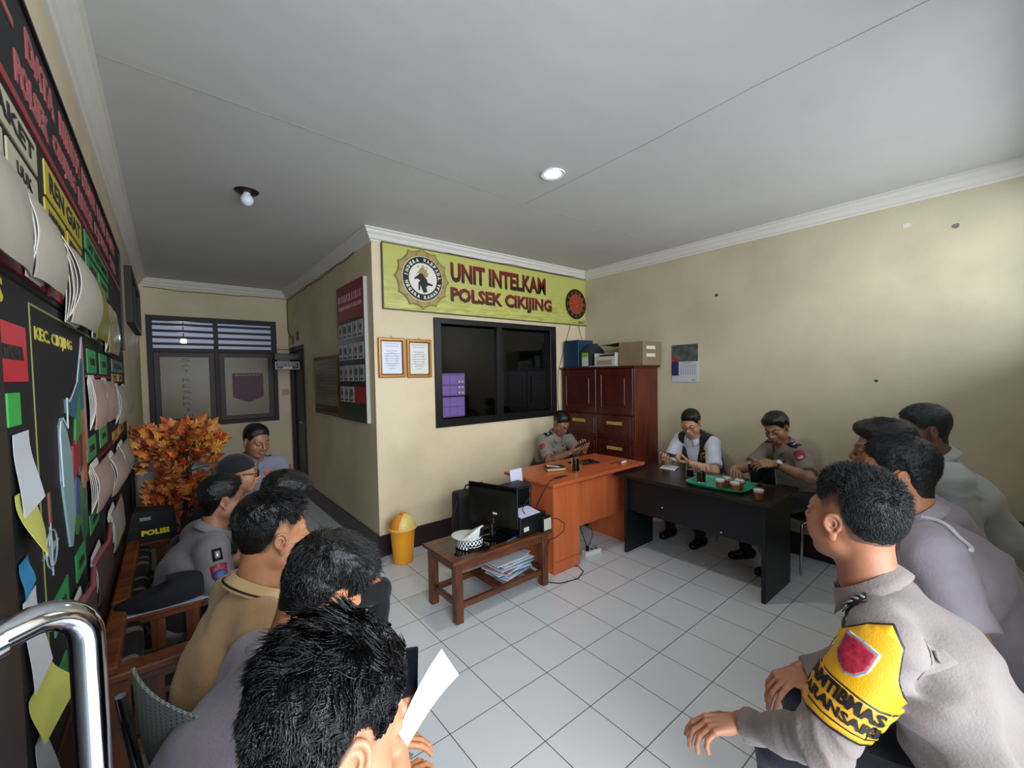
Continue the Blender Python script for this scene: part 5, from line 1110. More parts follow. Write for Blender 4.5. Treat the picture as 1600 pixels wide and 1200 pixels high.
def skin_material(name='skin'):
    if name in MATS: return MATS[name]
    m = bpy.data.materials.new(name); m.use_nodes = True; nt = m.node_tree; b = nt.nodes['Principled BSDF']; b.inputs['Roughness'].default_value = .48
    a = nt.nodes.new('ShaderNodeAttribute'); a.attribute_name = 'tone'; n = nt.nodes.new('ShaderNodeTexNoise'); n.inputs['Scale'].default_value = 60; n.inputs['Detail'].default_value = 4
    tc = nt.nodes.new('ShaderNodeTexCoord'); nt.links.new(tc.outputs['Object'], n.inputs['Vector'])
    mx = nt.nodes.new('ShaderNodeMix'); mx.data_type = 'RGBA'; mx.blend_type = 'MULTIPLY'; mx.inputs[0].default_value = .35; nt.links.new(a.outputs['Color'], mx.inputs[6]); nt.links.new(n.outputs['Color'], mx.inputs[7])
    g = nt.nodes.new('ShaderNodeRGBToBW'); nt.links.new(n.outputs['Color'], g.inputs[0]); mr = nt.nodes.new('ShaderNodeMapRange'); mr.inputs[3].default_value = .75; mr.inputs[4].default_value = 1.2; nt.links.new(n.outputs['Fac'], mr.inputs[0]); nt.links.new(mr.outputs[0], mx.inputs[7])
    nt.links.new(mx.outputs[2], b.inputs['Base Color'])
    bp = nt.nodes.new('ShaderNodeBump'); bp.inputs['Strength'].default_value = .12; bp.inputs['Distance'].default_value = .003; n2 = nt.nodes.new('ShaderNodeTexNoise'); n2.inputs['Scale'].default_value = 260; nt.links.new(tc.outputs['Object'], n2.inputs['Vector']); nt.links.new(n2.outputs['Fac'], bp.inputs['Height']); nt.links.new(bp.outputs[0], b.inputs['Normal'])
    b.inputs['Subsurface Weight'].default_value = .08; b.inputs['Subsurface Radius'].default_value = (.01, .004, .002)
    MATS[name] = m; return m
def cloth(name, col, var=.07): return mat('cloth_'+name, col, .85, var=var, vscale=14, bump=.22, bscale=160, sheen=.15)

# ---------- head, in its own frame: x right, y face, z up, metres ----------
HL_Y = np.array([-.12, -.085, -.05, -.030, -.018, .002, .018, .034, .046, .058, .075, .12]); HL_Z = np.array([-.084, -.082, -.072, -.040, .016, .024, .004, .010, .034, .056, .066, .072])
def hairline(Y, X=None, dz=0., fz=0.): return fz*np.clip((Y-.02)/.03, 0, 1)+np.interp(Y, HL_Y, HL_Z)+dz*(np.clip((.055-Y)/.04, 0, 1) if dz > .015 else 1.)
def head_prims(full=1., chin=0., nose=1., s=1.):
    P = []
    def a(p, k, op='u'): P.append((p, k, op))
    a(ell((0, -.014, .034), (.0745, .092, .082)), .0)
    a(ell((0, .022, -.025), (.060*full, .066, .085)), .03)
    a(cap_((0, .055, -.086-chin), (0, .058, -.094-chin), .021), .03)
    for q in (-1, 1):
        a(cap_((q*.048*full, .002, -.062), (q*.020, .058, -.090-chin), .018, .015), .024)
        a(ell((q*.042*full, .052, -.024), (.024, .024, .022)), .02)
        a(ell((q*.044*full, .035, -.048), (.022, .03, .028)), .03)
        a(cap_((q*.010, .0845, .020), (q*.045, .068, .022), .0085, .007), .018)
        a(ell((q*.031, .087, .001), (.016, .012, .011)), .014, 's')
    a(cap_((0, .086, .014), (0, .108*nose, -.026), .0065, .0105), .012)
    a(ell((0, .1065*nose, -.030), (.0125, .0125, .0105)), .008)
    for q in (-1, 1): a(ell((q*.0155, .094, -.034), (.0085, .012, .0085)), .007)
    for q in (-1, 1): a(ell((q*.0075, .101, -.0405), (.0035, .005, .003)), .003, 's')
    a(ell((0, .083, -.056), (.024, .018, .020)), .02)
    a(ell((-.008, .0985, -.0605), (.0145, .0065, .0048)), .004); a(ell((.008, .0985, -.0605), (.0145, .0065, .0048)), .004)
    a(ell((0, .0965, -.0705), (.0165, .0075, .0058)), .005)
    a(cap_((-.022, .092, -.0655), (.022, .092, -.0655), .0022), .003, 's')
    a(cap_((0, .101, -.0655), (0, .098, -.0655), .0022), .004, 's')
    # eyelids with an open slit over the eyeball
    for q in (-1, 1):
        a(ell((q*.031, .0735, .0045), (.0165, .0155, .0095)), .004)
        a(ell((q*.031, .0725, -.0055), (.0155, .0145, .0075)), .004)
    # ears
    for q in (-1, 1):
        th = math.radians(24)*q; ph = math.radians(10)
        ax_n = unit((math.cos(th)*q, -math.sin(abs(th)), .0)); up = unit((.12*q, -.16, 1)); up = unit(up-ax_n*(up@ax_n)); fw = np.cross(up, ax_n)
        R = np.array([fw, up, ax_n]); c = vec(q*.0795, -.008, -.008)
        a(ell(c-ax_n*.004, (.015, .026, .006), R), .006)
        a(ring_(c+up*.007+ax_n*.002, R, .0155, .0042, .98, 1.25), .004)
        a(ell(c-up*.026+fw*.003, (.0085, .011, .0048), R), .006)
        a(ell(c+up*.000+fw*.002+ax_n*.004, (.0085, .0125, .0055), R), .003, 's')
        a(ring_(c+up*.006-fw*.001+ax_n*.002, R, .0085, .0022, .9, 1.15), .003)
        a(ell(c+fw*.012-up*.002+ax_n*.001, (.004, .006, .0045), R), .003)
    return P
def cranium(X, Y, Z): return ell((0, -.014, .034), (.0745, .092, .082))[0](X, Y, Z)
def hair_mesh(style, h, seed=1, full=1., neck=None):
    """solid hair body in head coordinates"""
    top, side, front, sweep, dz = style['top'], style['side'], style.get('front', .0), style.get('sweep', 0.), style.get('dz', 0.)
    F = Field((-.105, -.145, -.09), (.105, .155, .20), h); X, Y, Z = F.pts((slice(None),)*3)
    d0 = np.minimum(cranium(X, Y, Z), ell((0, .022, -.025), (.060*full, .066, .085))[0](X, Y, Z))
    if neck is not None:
        dn = cap_((0, -.026, -.035), neck[0], neck[1], neck[1]*1.06)[0](X, Y, Z); kk = np.maximum(.028-np.abs(d0-dn), 0)/.028; d0 = np.minimum(d0, dn)-kk*kk*.007
    hl = hairline(Y, None, dz, style.get('fz', 0.))
    up = np.clip((Z-.03)/.075, 0, 1); fade = np.clip((Z-hl)/.05, 0, 1)
    t = (.0015+(side-.0015)*fade)*(1-up)+top*up*fade**.5
    t = t+front*np.clip((Y-.02)/.06, 0, 1)*np.clip((Z-.05)/.04, 0, 1)
    if style.get('part'):
        px = style['part']; t = t-.5*top*np.exp(-((X-px)/.006)**2)*np.clip((Y+.03)/.05, 0, 1)*up
    rg = style.get('rough', .0018); n = snoise(X, Y*.45, Z, 130, seed)*rg*.7+snoise(X, Y*.4, Z*.7, 330, seed+3)*rg*.5
    edge = (hl-Z)+snoise(X, Y, Z, 120, seed+9)*.003
    F.V = np.maximum(d0-t-n*np.clip(t/.008, 0, 1), edge*.8).astype(np.float32)
    return F.mesh()
def strands(style, n, seed, full=1.):
    """tapered hair locks as three-sided tubes, in head coordinates"""
    r = np.random.default_rng(seed); V = []; K = style.get('segs', 5); th0 = r.uniform(0, 2*PI, n*3); z0 = r.uniform(-.75, 1, n*3)
    d = np.stack([np.cos(th0)*np.sqrt(1-z0**2), np.sin(th0)*np.sqrt(1-z0**2), z0], 1); p = d*vec(.0745, .092, .082)+vec(0, -.014, .034)
    keep = p[:, 2] > hairline(p[:, 1], None, style.get('dz', 0.), style.get('fz', 0.))+.003
    p = p[keep][:n]; d = d[keep][:n]; N = len(p); nrm = d/vec(.0745, .092, .082); nrm /= np.linalg.norm(nrm, axis=1)[:, None]
    up = np.clip((p[:, 2]-.03)/.075, 0, 1)
    Ltop, Lside = style['lt'], style['ls']; L = (Lside+(Ltop-Lside)*up)*r.uniform(.7, 1.25, N)
    L *= np.clip((p[:, 2]-np.interp(p[:, 1], HL_Y, HL_Z))/.05+.25, .25, 1)
    wh = vec(*style.get('whorl', (.0, -.06, .10))); comb = vec(*style.get('comb', (0, .6, 0)))
    rad = p-wh; rad[:, 2] *= .5; rad -= nrm*np.sum(rad*nrm, 1)[:, None]; rad /= np.linalg.norm(rad, axis=1)[:, None]+1e-6
    u2 = np.maximum(up, np.clip((p[:, 1]-.005)/.035, 0, 1)); fl = rad*style.get('radial', .6)+comb[None, :]*u2[:, None]+vec(0, -.35, -1)[None, :]*(1-u2)[:, None]
    # neighbouring locks share their wander
    cl = np.floor(p/style.get('clump', .014)); hsh = np.abs(np.sin(cl@vec(12.9898, 78.233, 37.719)+seed)*43758.5453) % 1; hs2 = np.abs(np.sin(cl@vec(39.3, 11.1, 83.2)+seed)*24634.63) % 1
    wand = np.stack([hsh-.5, hs2-.5, ((hsh*7) % 1)-.5], 1)*style.get('messy', .8)+r.normal(0, style.get('jit', .15), (N, 3))
    lift = style.get('lift', .5)*(.35+.65*up)
    tt_ = (style['side']+(style['top']-style['side'])*up)*np.clip((p[:, 2]-np.interp(p[:, 1], HL_Y, HL_Z))/.05, .15, 1); base = p+nrm*(tt_*.7)[:, None]; pos = base; pts = [pos]; curl = style.get('curl', 0.)
    for k in range(K):
        t = (k+1)/K; dr = fl+wand*(.5+t)+nrm*(lift*(1-t*1.3))[:, None]
        if curl: dr = dr+np.cross(nrm, dr)*(curl*np.sin(t*5+hsh*6.28))[:, None]
        dr /= np.linalg.norm(dr, axis=1)[:, None]+1e-9
        pos = pos+dr*(L/K)[:, None]
        # stay outside the scalp
        q = (pos-vec(0, -.014, .034))/vec(.0745, .092, .082); m = np.linalg.norm(q, axis=1); lim = 1.0+(tt_-.0015)/.083+.012
        f = np.where(m < lim, lim/np.maximum(m, 1e-6), 1.); pos = (q*f[:, None])*vec(.0745, .092, .082)+vec(0, -.014, .034)
        pts.append(pos)
    pts = np.stack(pts, 1)  # N,K+1,3
    tan = np.gradient(pts, axis=1); tan /= np.linalg.norm(tan, axis=2)[:, :, None]+1e-9; s1 = np.cross(tan, nrm[:, None, :]); s1 /= np.linalg.norm(s1, axis=2)[:, :, None]+1e-9; s2 = np.cross(tan, s1)
    w_ = style.get('thick', .0011)*(1-np.linspace(0, 1, K+1)**1.6*.9)[None, :, None]*(.6+.8*r.random(N))[:, None, None]
    vs = np.stack([pts+s1*w_*1.5, pts-s1*w_*.75+s2*w_, pts-s1*w_*.75-s2*w_], 2)   # N,K+1,3sides,3
    vs = vs.reshape(-1, 3); o = (np.arange(N)*(K+1)*3)[:, None, None]; kk = (np.arange(K)*3)[None, :, None]; ss = np.arange(3)[None, None, :]; s_n = (ss+1) % 3
    a = o+kk+ss; b = o+kk+s_n; return vs, np.stack([a, b, b+3, a+3], -1).reshape(-1, 4)

# ---------- hands: five separate fingers ----------
def hand_prims(wrist, fdir, palm_n, side, curls=(.3, .35, .4, .45), spread=.10, thumb=(.6, .5), s=1.):
    """fdir: from wrist to knuckles; palm_n: out of the palm; side: +1 right hand, -1 left"""
    f = unit(fdir); n = unit(np.array(palm_n)-f*(np.array(palm_n)@f)); r = np.cross(f, n)*side   # r points to the thumb side
    w = np.array(wrist, float); P = []
    def a(p, k): P.append((p, k, 'u'))
    lens = [(.040, .024, .020), (.044, .028, .021), (.041, .026, .020), (.032, .019, .018)]; rad = [.0088, .0092, .0087, .0077]; xs = [.028, .009, -.010, -.027]; kn = [.090, .094, .089, .081]
    for i in range(4):
        k0 = w+f*kn[i]*s+r*xs[i]*s-n*.004*s
        a(cap_(w+r*xs[i]*.45*s+f*.008, k0, .0125*s, .0098*s), .009)
        d = unit(f+r*spread*(1.3-i)*.8); c = curls[i]; p = k0; ang = 0.
        for j in range(3):
            ang += c*(1.0, 1.15, .8)[j]; dj = d*math.cos(ang)+n*math.sin(ang); q = p+dj*lens[i][j]*s
            a(cap_(p, q, rad[i]*(1-.08*j)*s, rad[i]*(1-.08*(j+1))*s), .0032); p = q
    a(ell(w+f*.045*s+n*.006*s, (.03*s, .04*s, .013*s), np.array([r, f, n])), .012)
    a(ell(w+f*.030*s+r*.022*s+n*.010*s, (.014*s, .028*s, .013*s), np.array([unit(r-f*.4), unit(f+r*.4), n])), .010)
    b = w+f*.022*s+r*.024*s+n*.006*s; t1 = unit(f*.72+r*(.75)*thumb[0]/.6+n*.35); p1 = b+t1*.036*s; t2 = unit(t1+f*.3*thumb[1]+n*.3*thumb[1]-r*.25*thumb[1]); p2 = p1+t2*.030*s; t3 = unit(t2+n*.2+f*.15-r*.2*thumb[1]); p3 = p2+t3*.024*s
    a(cap_(b, p1, .0135*s, .0105*s), .008); a(cap_(p1, p2, .0105*s, .0095*s), .004); a(cap_(p2, p3, .0095*s, .0080*s), .003)
    return P
def run(prims, h, lo=None, hi=None, fn=None, cuts=()):
    if lo is None:
        lo = np.min([p[0][1] for p in prims], axis=0); hi = np.max([p[0][2] for p in prims], axis=0)
    F = Field(lo, hi, h)
    for p, k, op in prims: F.add(p, k, op)
    if fn: F.disp(fn)
    for p, n in cuts: F.cut(p, n)
    return F.mesh()
def cone_flat(a, b, r0, r1):
    """capsule that starts round at a and ends in a flat hem at b"""
    a, b = np.array(a, float), np.array(b, float); u = unit(b-a); f, lo, hi = cap_(a, b+u*.02, r0, r1)
    return (lambda X, Y, Z: np.maximum(f(X, Y, Z), (X-b[0])*u[0]+(Y-b[1])*u[1]+(Z-b[2])*u[2])), lo, hi
def ik(A, B, l1, l2, pole):
    A, B = np.array(A, float), np.array(B, float); d = B-A; D = np.linalg.norm(d); mx = (l1+l2)*.995
    if D > mx: B = A+d/D*mx; d = B-A; D = mx
    u = d/D; x = (l1*l1-l2*l2+D*D)/(2*D); hgt = math.sqrt(max(l1*l1-x*x, 0)); p = np.array(pole, float); p = unit(p-u*(p@u)); return A+u*x+p*hgt, B
def smooth01(x): x = np.clip(x, 0, 1); return x*x*(3-2*x)
EYE = None
def eye_material():
    if 'eye' in MATS: return MATS['eye']
    m = bpy.data.materials.new('eye'); m.use_nodes = True; nt = m.node_tree; b = nt.nodes['Principled BSDF']; b.inputs['Roughness'].default_value = .12
    a = nt.nodes.new('ShaderNodeAttribute'); a.attribute_name = 'tone'; nt.links.new(a.outputs['Color'], b.inputs['Base Color']); MATS['eye'] = m; return m
def sphere_mesh(c, r, look, n=14):
    V = []; F = []; look = unit(look); t = unit(np.cross(look, (0, 0, 1))); up = np.cross(t, look); C = []
    for i in range(n+1):
        th = PI*i/n
        for j in range(2*n):
            ph = PI*j/n; d = look*math.cos(th)+(t*math.cos(ph)+up*math.sin(ph))*math.sin(th); V.append(c+d*r); C.append((.008, .006, .005, 1) if th < .24 else ((.035, .015, .008, 1) if th < .50 else (.55, .50, .46, 1)))
    for i in range(n):
        for j in range(2*n): F.append((i*2*n+j, i*2*n+(j+1) % (2*n), (i+1)*2*n+(j+1) % (2*n), (i+1)*2*n+j))
    return np.array(V), np.array(F), np.array(C)
class Person: pass
def person(label, H, face, torso, seat=.45, tl=.47, sw=.165, bulk=1., skin='a9744f', hair=None, shirt=None, sleeve='short', trousers=None, pitch=15., roll=0., hands=None, knees=None, h=.003, hs=.008, headk=None, hscale=1., collar=True, group='seated officers', cap_on=None, feet=None, nstr=0, shoulder_drop=0., stubble=0., name='person', arms=('R', 'L'), legs=True, hip_back=0.):
    p = Person(); H = np.array(H, float); th, ph, ro = map(math.radians, (face, pitch, roll)); tz = math.radians(torso)
    yh = vec(math.cos(th)*math.cos(ph), math.sin(th)*math.cos(ph), -math.sin(ph)); xh = unit(np.cross(yh, (0, 0, 1))); zh = np.cross(xh, yh)
    xh, zh = xh*math.cos(ro)+zh*math.sin(ro), zh*math.cos(ro)-xh*math.sin(ro); R = np.array([xh, yh, zh])   # rows: local axes in world
    f = vec(math.cos(tz), math.sin(tz), 0); r = vec(math.sin(tz), -math.cos(tz), 0); z = vec(0, 0, 1)
    ph2 = ph*.45; zh2 = unit(zh*.55+z*.45); N = H-zh2*.150*hscale-yh*.030*hscale*math.cos(ph)-f*.012
    # spine
    S0z = N[2]-.05; drop = S0z-(seat+.10); cb = min(1., max(.2, drop/tl)); be = math.acos(cb); u = unit(f*math.sin(be)+z*math.cos(be)); L = max(tl, drop/max(cb, 1e-3))
    S = N-u*.055; Pv = S-u*L; Pv = Pv-f*hip_back; u = unit(S-Pv); ch = S-u*.15*1.+f*.0; back = np.cross(u, r)  # back or front
    if back@f < 0: back = -back
    fr_ = back
    root = thing(name, (float(Pv[0]), float(Pv[1]), 0.), label, 'person', group); p.root = root
    sh = {s_: S+r*sw*(1 if s_ == 'R' else -1)-z*(.012+shoulder_drop)+fr_*.005 for s_ in 'RL'}
    hip = {s_: Pv+r*.088*(1 if s_ == 'R' else -1) for s_ in 'RL'}
    kn = {}; an = {}
    for s_ in 'RL':
        sg = 1 if s_ == 'R' else -1
        kn[s_] = np.array(knees[s_], float) if knees and s_ in knees else Pv+f*.42+r*.15*sg+z*(-.04)
        d = kn[s_]-hip[s_]; kn[s_] = hip[s_]+unit(d)*.50 if np.linalg.norm(d) > .50 else (kn[s_] if knees else hip[s_]+unit(d)*.44)
        an[s_] = np.array(feet[s_], float) if feet and s_ in feet else vec(kn[s_][0]-f[0]*.03, kn[s_][1]-f[1]*.03, .085)
    p.__dict__.update(R=R, H=H, N=N, S=S, Pv=Pv, u=u, f=f, r=r, fr=fr_, kn=kn, sh=sh, hs=hscale, face=yh, an=an, xh=xh, zh=zh)
    sk = lin(skin)[:3]; dark = vec(.012, .010, .010)
    # ---- head ----
    toL = lambda P_: (P_-H)@R.T/hscale; Nl = toL(N); Sl = toL(S)
    hk = dict(full=1., chin=0., nose=1.); hk.update(headk or {})
    pr = head_prims(**hk); nk = .0495*bulk**.5
    pr.insert(2, (cap_((0, -.026, -.035), Nl, nk, nk*1.06), .028, 'u')); pr.insert(3, (cap_(Nl, Nl+(Sl-Nl)*1.0, nk*1.04, .045), .015, 'u'))
    pr.insert(4, (cap_((0, .012, -.070), Nl+(vec(0, .026, .01)), .026, .03), .03, 'u'))
    lo = np.min([q[0][1] for q in pr], axis=0); hi = np.max([q[0][2] for q in pr], axis=0); F = Field(lo, hi, h)
    for q, k, op in pr: F.add(q, k, op)
    P, Fc = F.mesh(); Vl = P; X, Y, Z = Vl.T
    tone = np.tile(np.array(sk+(1,)), (len(Vl), 1)); nn = snoise(X, Y, Z, 60, 1)*.06+1; tone[:, :3] *= nn[:, None]
    def blend(mask, col, a=1.): tone[:, :3] = tone[:, :3]*(1-(mask*a)[:, None])+np.array(col)[None, :]*(mask*a)[:, None]
    sk_ = np.array(sk)
    blend(smooth01(1-np.sqrt((X/.055)**2+((Y-.09)/.05)**2+((Z+.028)/.028)**2)), sk_*vec(1.1, .78, .72), .35)
    lip = smooth01((1-np.sqrt((X/.024)**2+((Z+.0655)/.0115)**2))*3)*(Y > .078); blend(lip, sk_*vec(.80, .48, .45), .7)
    for q in (-1, 1):
        bz = .0245+.004*np.clip((np.abs(X)-.02)/.02, 0, 1); blend(smooth01((1-np.sqrt(((X-q*.031)/.0205)**2+((Z-bz)/.0052)**2))*3)*(Y > .05), dark, .8)
        blend(smooth01((1-np.sqrt(((X-q*.031)/.0175)**2+((Z-.0005)/.0035)**2))*3)*(Y > .06), dark, .75)
        blend(smooth01((1-np.sqrt(((X-q*.0075)/.0045)**2+((Z+.0405)/.003)**2+((Y-.101)/.008)**2))*3), dark, .8)
    dzh = hair.get('dz', 0.) if hair else 0.
    hl = hairline(Y, X, 0., (hair or {}).get('fz', 0.))+snoise(X, Y, Z, 110, 3)*.003; m = (Z > hl)*1.*(np.abs(ell((0, -.014, .034), (.0745, .092, .082))[0](X, Y, Z)) < .012)
    if hair is not None:
        mg = smooth01((Z-hl)/max(.012, min(.034, dzh*1.6)))*(m > 0)*(np.abs(ell((0, -.014, .034), (.0745, .092, .082))[0](X, Y, Z)) < .012); blend(mg, dark*1.6, .86 if dzh < .03 else .72)
    if stubble: blend(smooth01((.0-Z-.045)/.02)*smooth01((Y-.02)/.03)*smooth01((Z+.13)/.03), dark*3, stubble)
    parts = [(H+(Vl*hscale)@R, Fc, tone)]
    # ---- arms and hands ----
    ul, fl_ = .275*1., .250
    sleeveP = []; wr = {}; el = {}
    for s_ in 'RL':
        sg = 1 if s_ == 'R' else -1; hd = (hands or {}).get(s_)
        if hd is None: w_ = kn[s_]-f*.10+z*.085; hd = dict(w=w_, f=unit(f*.9+z*-.25-r*sg*.1), n=(0, 0, -1), c=(.25, .3, .35, .4))
        w_ = np.array(hd['w'], float); pole = np.array(hd.get('pole', -z*1.0+r*sg*.7-f*.5)); E_, w_ = ik(sh[s_], w_, ul, fl_, pole); wr[s_] = w_; el[s_] = E_
        ks = .74 if sleeve == 'long' else 1.; hp = [(cap_(sh[s_], E_, .044*bulk*ks, .038*bulk*ks), .0, 'u'), (cap_(E_, E_+(w_-E_)*.35, .038*bulk*ks, .039*bulk*ks), .02, 'u'), (cap_(E_+(w_-E_)*.35, w_, .039*bulk*ks, .0265), .02, 'u')]
        if s_ in arms:
            fin = hand_prims(w_, hd['f'], hd['n'], sg, hd.get('c', (.3, .35, .4, .45)), hd.get('sp', .10), hd.get('t', (.6, .5)), hd.get('s', 1.))
            hh = hd.get('h', .0025 if h < .0035 else .003)
            P2, F2 = run(hp+fin, max(hh, .0024))
            t2 = np.tile(np.array(sk+(1,)), (len(P2), 1)); t2[:, :3] *= (1+snoise(*P2.T, 40, 4)*.07)[:, None]
            parts.append((P2, F2, t2))
        b_ = bulk
        if sleeve == 'short':
            e1 = sh[s_]+(E_-sh[s_])*.80; sleeveP += [(cone_flat(sh[s_]+r*sg*.0, e1, .061*b_, .062*b_), .03, 'u')]
        elif sleeve == 'long':
            sleeveP += [(cap_(sh[s_], E_, .060*b_, .051*b_), .03, 'u'), (cone_flat(E_, E_+(w_-E_)*.93, .051*b_, .036), .02, 'u')]
        elif sleeve == 'rolled':
            sleeveP += [(cap_(sh[s_], E_, .060*b_, .053*b_), .03, 'u'), (cone_flat(E_, E_+(w_-E_)*.62, .053*b_, .044), .02, 'u')]
    core = [(ecap(S-u*.10, Pv, (.10, .06), (.12, .08), r), .0, 'u'), (cap_(sh['R'], sh['L'], .032), .02, 'u')]
    P3, F3 = run(core, .014); parts.append((P3, F3, np.tile(np.array(sk+(1,)), (len(P3), 1))))
    VV = []; FF = []; TT = []; o = 0
    for a_, b_, c_ in parts: VV.append(a_); FF.append(b_+o); TT.append(c_); o += len(a_)
    mk('body', np.concatenate(VV), np.concatenate(FF), skin_material(), root, True, np.concatenate(TT))
    # eyes
    for q in (-1, 1):
        c = H+(vec(q*.031, .0745, .0005)*hscale)@R; look = unit(yh-zh*.35); v_, f_, t_ = sphere_mesh(c, .0122*hscale, look); mk('eye', v_, f_, eye_material(), root, True, t_)
    # ---- hair ----
    if hair is not None:
        hm = mat('hair_'+hair.get('col', '0b0a0b'), hair.get('col', '0b0a0b'), hair.get('gloss', .50), bump=.35, bscale=420, stretch=(1, .30, .6))
        P4, F4 = hair_mesh(hair, max(h, .0026), hair.get('seed', 1), hk['full'], (Nl, nk)); W4 = H+(P4*hscale)@R; fs = [F4]
        if nstr:
            sv, sf = strands(hair, nstr, hair.get('seed', 1)); sw_ = H+(sv*hscale)@R; W4 = np.concatenate([W4, sw_]); fs.append(sf+len(P4))
        mk('hair', W4, np.concatenate(fs), hm, root, True)
    # ---- shirt ----
    b_ = bulk
    wst = Pv+(S-Pv)*.38+fr_*.01*(b_-1)*4; chs = S-u*.13
    prm = [(ecap(Pv-u*.03, wst, (.165*b_, .118*b_), (.150*b_, .112*b_), r), .0, 'u'), (ecap(wst, chs, (.150*b_, .112*b_), (.168*b_, .112*b_), r), .06, 'u'), (ecap(chs, S-u*.045, (.165*b_, .108*b_), (.130, .080), r), .05, 'u'),
           (cap_(sh['R'], sh['L'], .053*b_), .05, 'u'), (cap_(N-u*.040, sh['R']+(N-sh['R'])*.20-u*.0, .056, .050), .04, 'u'), (cap_(N-u*.040, sh['L']+(N-sh['L'])*.20, .056, .050), .04, 'u')]
    sd = abs(hash(label)) % 97 if False else sum(map(ord, label)) % 97
    WK = 1.5 if h < .0027 else 1.1
    def wrinkle(X, Y, Z):
        up_ = (X-S[0])*u[0]+(Y-S[1])*u[1]+(Z-S[2])*u[2]; a = (X-S[0])*r[0]+(Y-S[1])*r[1]+(Z-S[2])*r[2]
        w1 = snoise(X, Y, Z, 17, sd)*.0050*WK; q = up_*34+a*a*60*np.sign(1)+1.6*np.sin(a*21+sd)+snoise(X, Y, Z, 9, sd+3)*1.4
        w2 = np.maximum(np.sin(q), .1)*.0075*WK*np.clip((-up_-.05)/.2, 0, 1)
        out = w1-w2
        for s2 in 'RL':
            for jp, fq, am in ((el[s2], 150, .006*WK), (sh[s2]-u*.05, 90, .0060*WK)):
                dd = np.sqrt((X-jp[0])**2+(Y-jp[1])**2+(Z-jp[2])**2); ax = unit(wr[s2]-el[s2]) if jp is el[s2] else unit(el[s2]-sh[s2])
                tt = (X-jp[0])*ax[0]+(Y-jp[1])*ax[1]+(Z-jp[2])*ax[2]; out = out-am*np.exp(-(dd/.085)**2)*np.maximum(np.sin(tt*fq+snoise(X, Y, Z, 22, sd)*1.5), -.1)
        return out
    allp = prm+sleeveP; lo = np.min([q[0][1] for q in allp], axis=0); hi = np.max([q[0][2] for q in allp], axis=0); F = Field(lo, hi, hs)
    for q, k, op in allp: F.add(q, k, op)
    # neck hole
    nd = unit((H-zh*.05*hscale)-N); F.add(cap_(N-nd*.012, N+nd*.12, .054*b_**.5, .062), .01, 's') if False else None
    F.disp(wrinkle); P5, F5 = F.mesh(); so = mk('shirt', P5, F5, shirt, root); p.shirt = so
    p.bvh = BVHTree.FromPolygons([Vector(v) for v in P5], [tuple(int(i) for i in q) for q in F5])
    p.el = el; p.wr = wr; p.nd = nd
    if collar:
        cm = collar if not isinstance(collar, bool) else shirt; ca = unit(nd*.6+u*.4); fx = unit(f-ca*(f@ca)); rx = np.cross(fx, ca); c0 = N+ca*.004-fx*.002
        def colf(uu, vv):
            a = (uu-.5)*2*(PI-.30); q = [(.060, -.03), (.060, .016), (.061, .032), (.067, .036), (.078, .022), (.089, .003)][vv]
            d = -fx*math.cos(a)+rx*math.sin(a); fw = (1-math.cos(a))/2; tip = .030*max(0, abs(uu-.5)*2-.72)/.28*(vv >= 4)
            rr = q[0]*(1+.06*fw); return c0+d*rr*b_**.5+ca*(q[1]-.030*fw-tip*1.0)+fx*.012*fw
        nu = 48; vs = [colf(i/nu, j) for j in range(6) for i in range(nu+1)]; fs = [(j*(nu+1)+i, j*(nu+1)+i+1, (j+1)*(nu+1)+i+1, (j+1)*(nu+1)+i) for j in range(5) for i in range(nu)]
        o = MB().add(vs, fs).build('collar', cm, root, smooth=60); md = o.modifiers.new('thick', 'SOLIDIFY'); md.thickness = .003; md.offset = 0; p.colf = colf
    # ---- trousers and shoes ----
    if legs:
        tp = [(ecap(hip['R'], hip['L'], (.09, .10), (.09, .10), z), .0, 'u'), (ecap(Pv-f*.02, Pv+z*.06, (.155*b_, .112*b_), (.150*b_, .108*b_), r), .04, 'u')]
        for s_ in 'RL':
            k_ = kn[s_]; a_ = an[s_]; tp += [(cap_(hip[s_]+f*.02, k_, .088*b_, .062), .05, 'u'), (cap_(k_, a_+z*.02, .060, .050), .02, 'u')]
        P6, F6 = run(tp, hs, fn=lambda X, Y, Z: snoise(X, Y, Z, 22, sd)*.004, cuts=[((0, 0, .045), (0, 0, -1))]); mk('trousers', P6, F6, trousers, root)
        for s_ in 'RL':
            a_ = an[s_]; g = vec(a_[0], a_[1], .0); q = [(cap_(g-f*.055+z*.035, g+f*.13+z*.026, .038, .030), .0, 'u'), (cap_(a_+z*-.0, g+z*.05, .040, .045), .03, 'u'), (cap_(g-f*.03+z*.03-r*.0, g+f*.11+z*.022, .044, .038), .02, 'u')]
            P7, F7 = run(q, .008, cuts=[((0, 0, .001), (0, 0, -1))]); mk('shoe', P7, F7, mat('shoe_black', '0b0b0c', .2), root)
    return p
def conform(p, verts, M, off=.003, along=None):
    """drop points of a flat thing onto the shirt, along the local -z of M"""
    out = []; n = (M.to_3x3() @ Vector((0, 0, 1))).normalized()
    for v in verts:
        w_ = M @ Vector((v[0], v[1], 0)); h_, nn, i, d = p.bvh.ray_cast(w_+n*.0, -n)
        if h_ is None:
            q, nn, i, d = p.bvh.find_nearest(w_-n*.25); h_ = q
        if nn.dot(n) < 0: nn = -nn
        out.append(h_+nn*(off+v[2]))
    return out
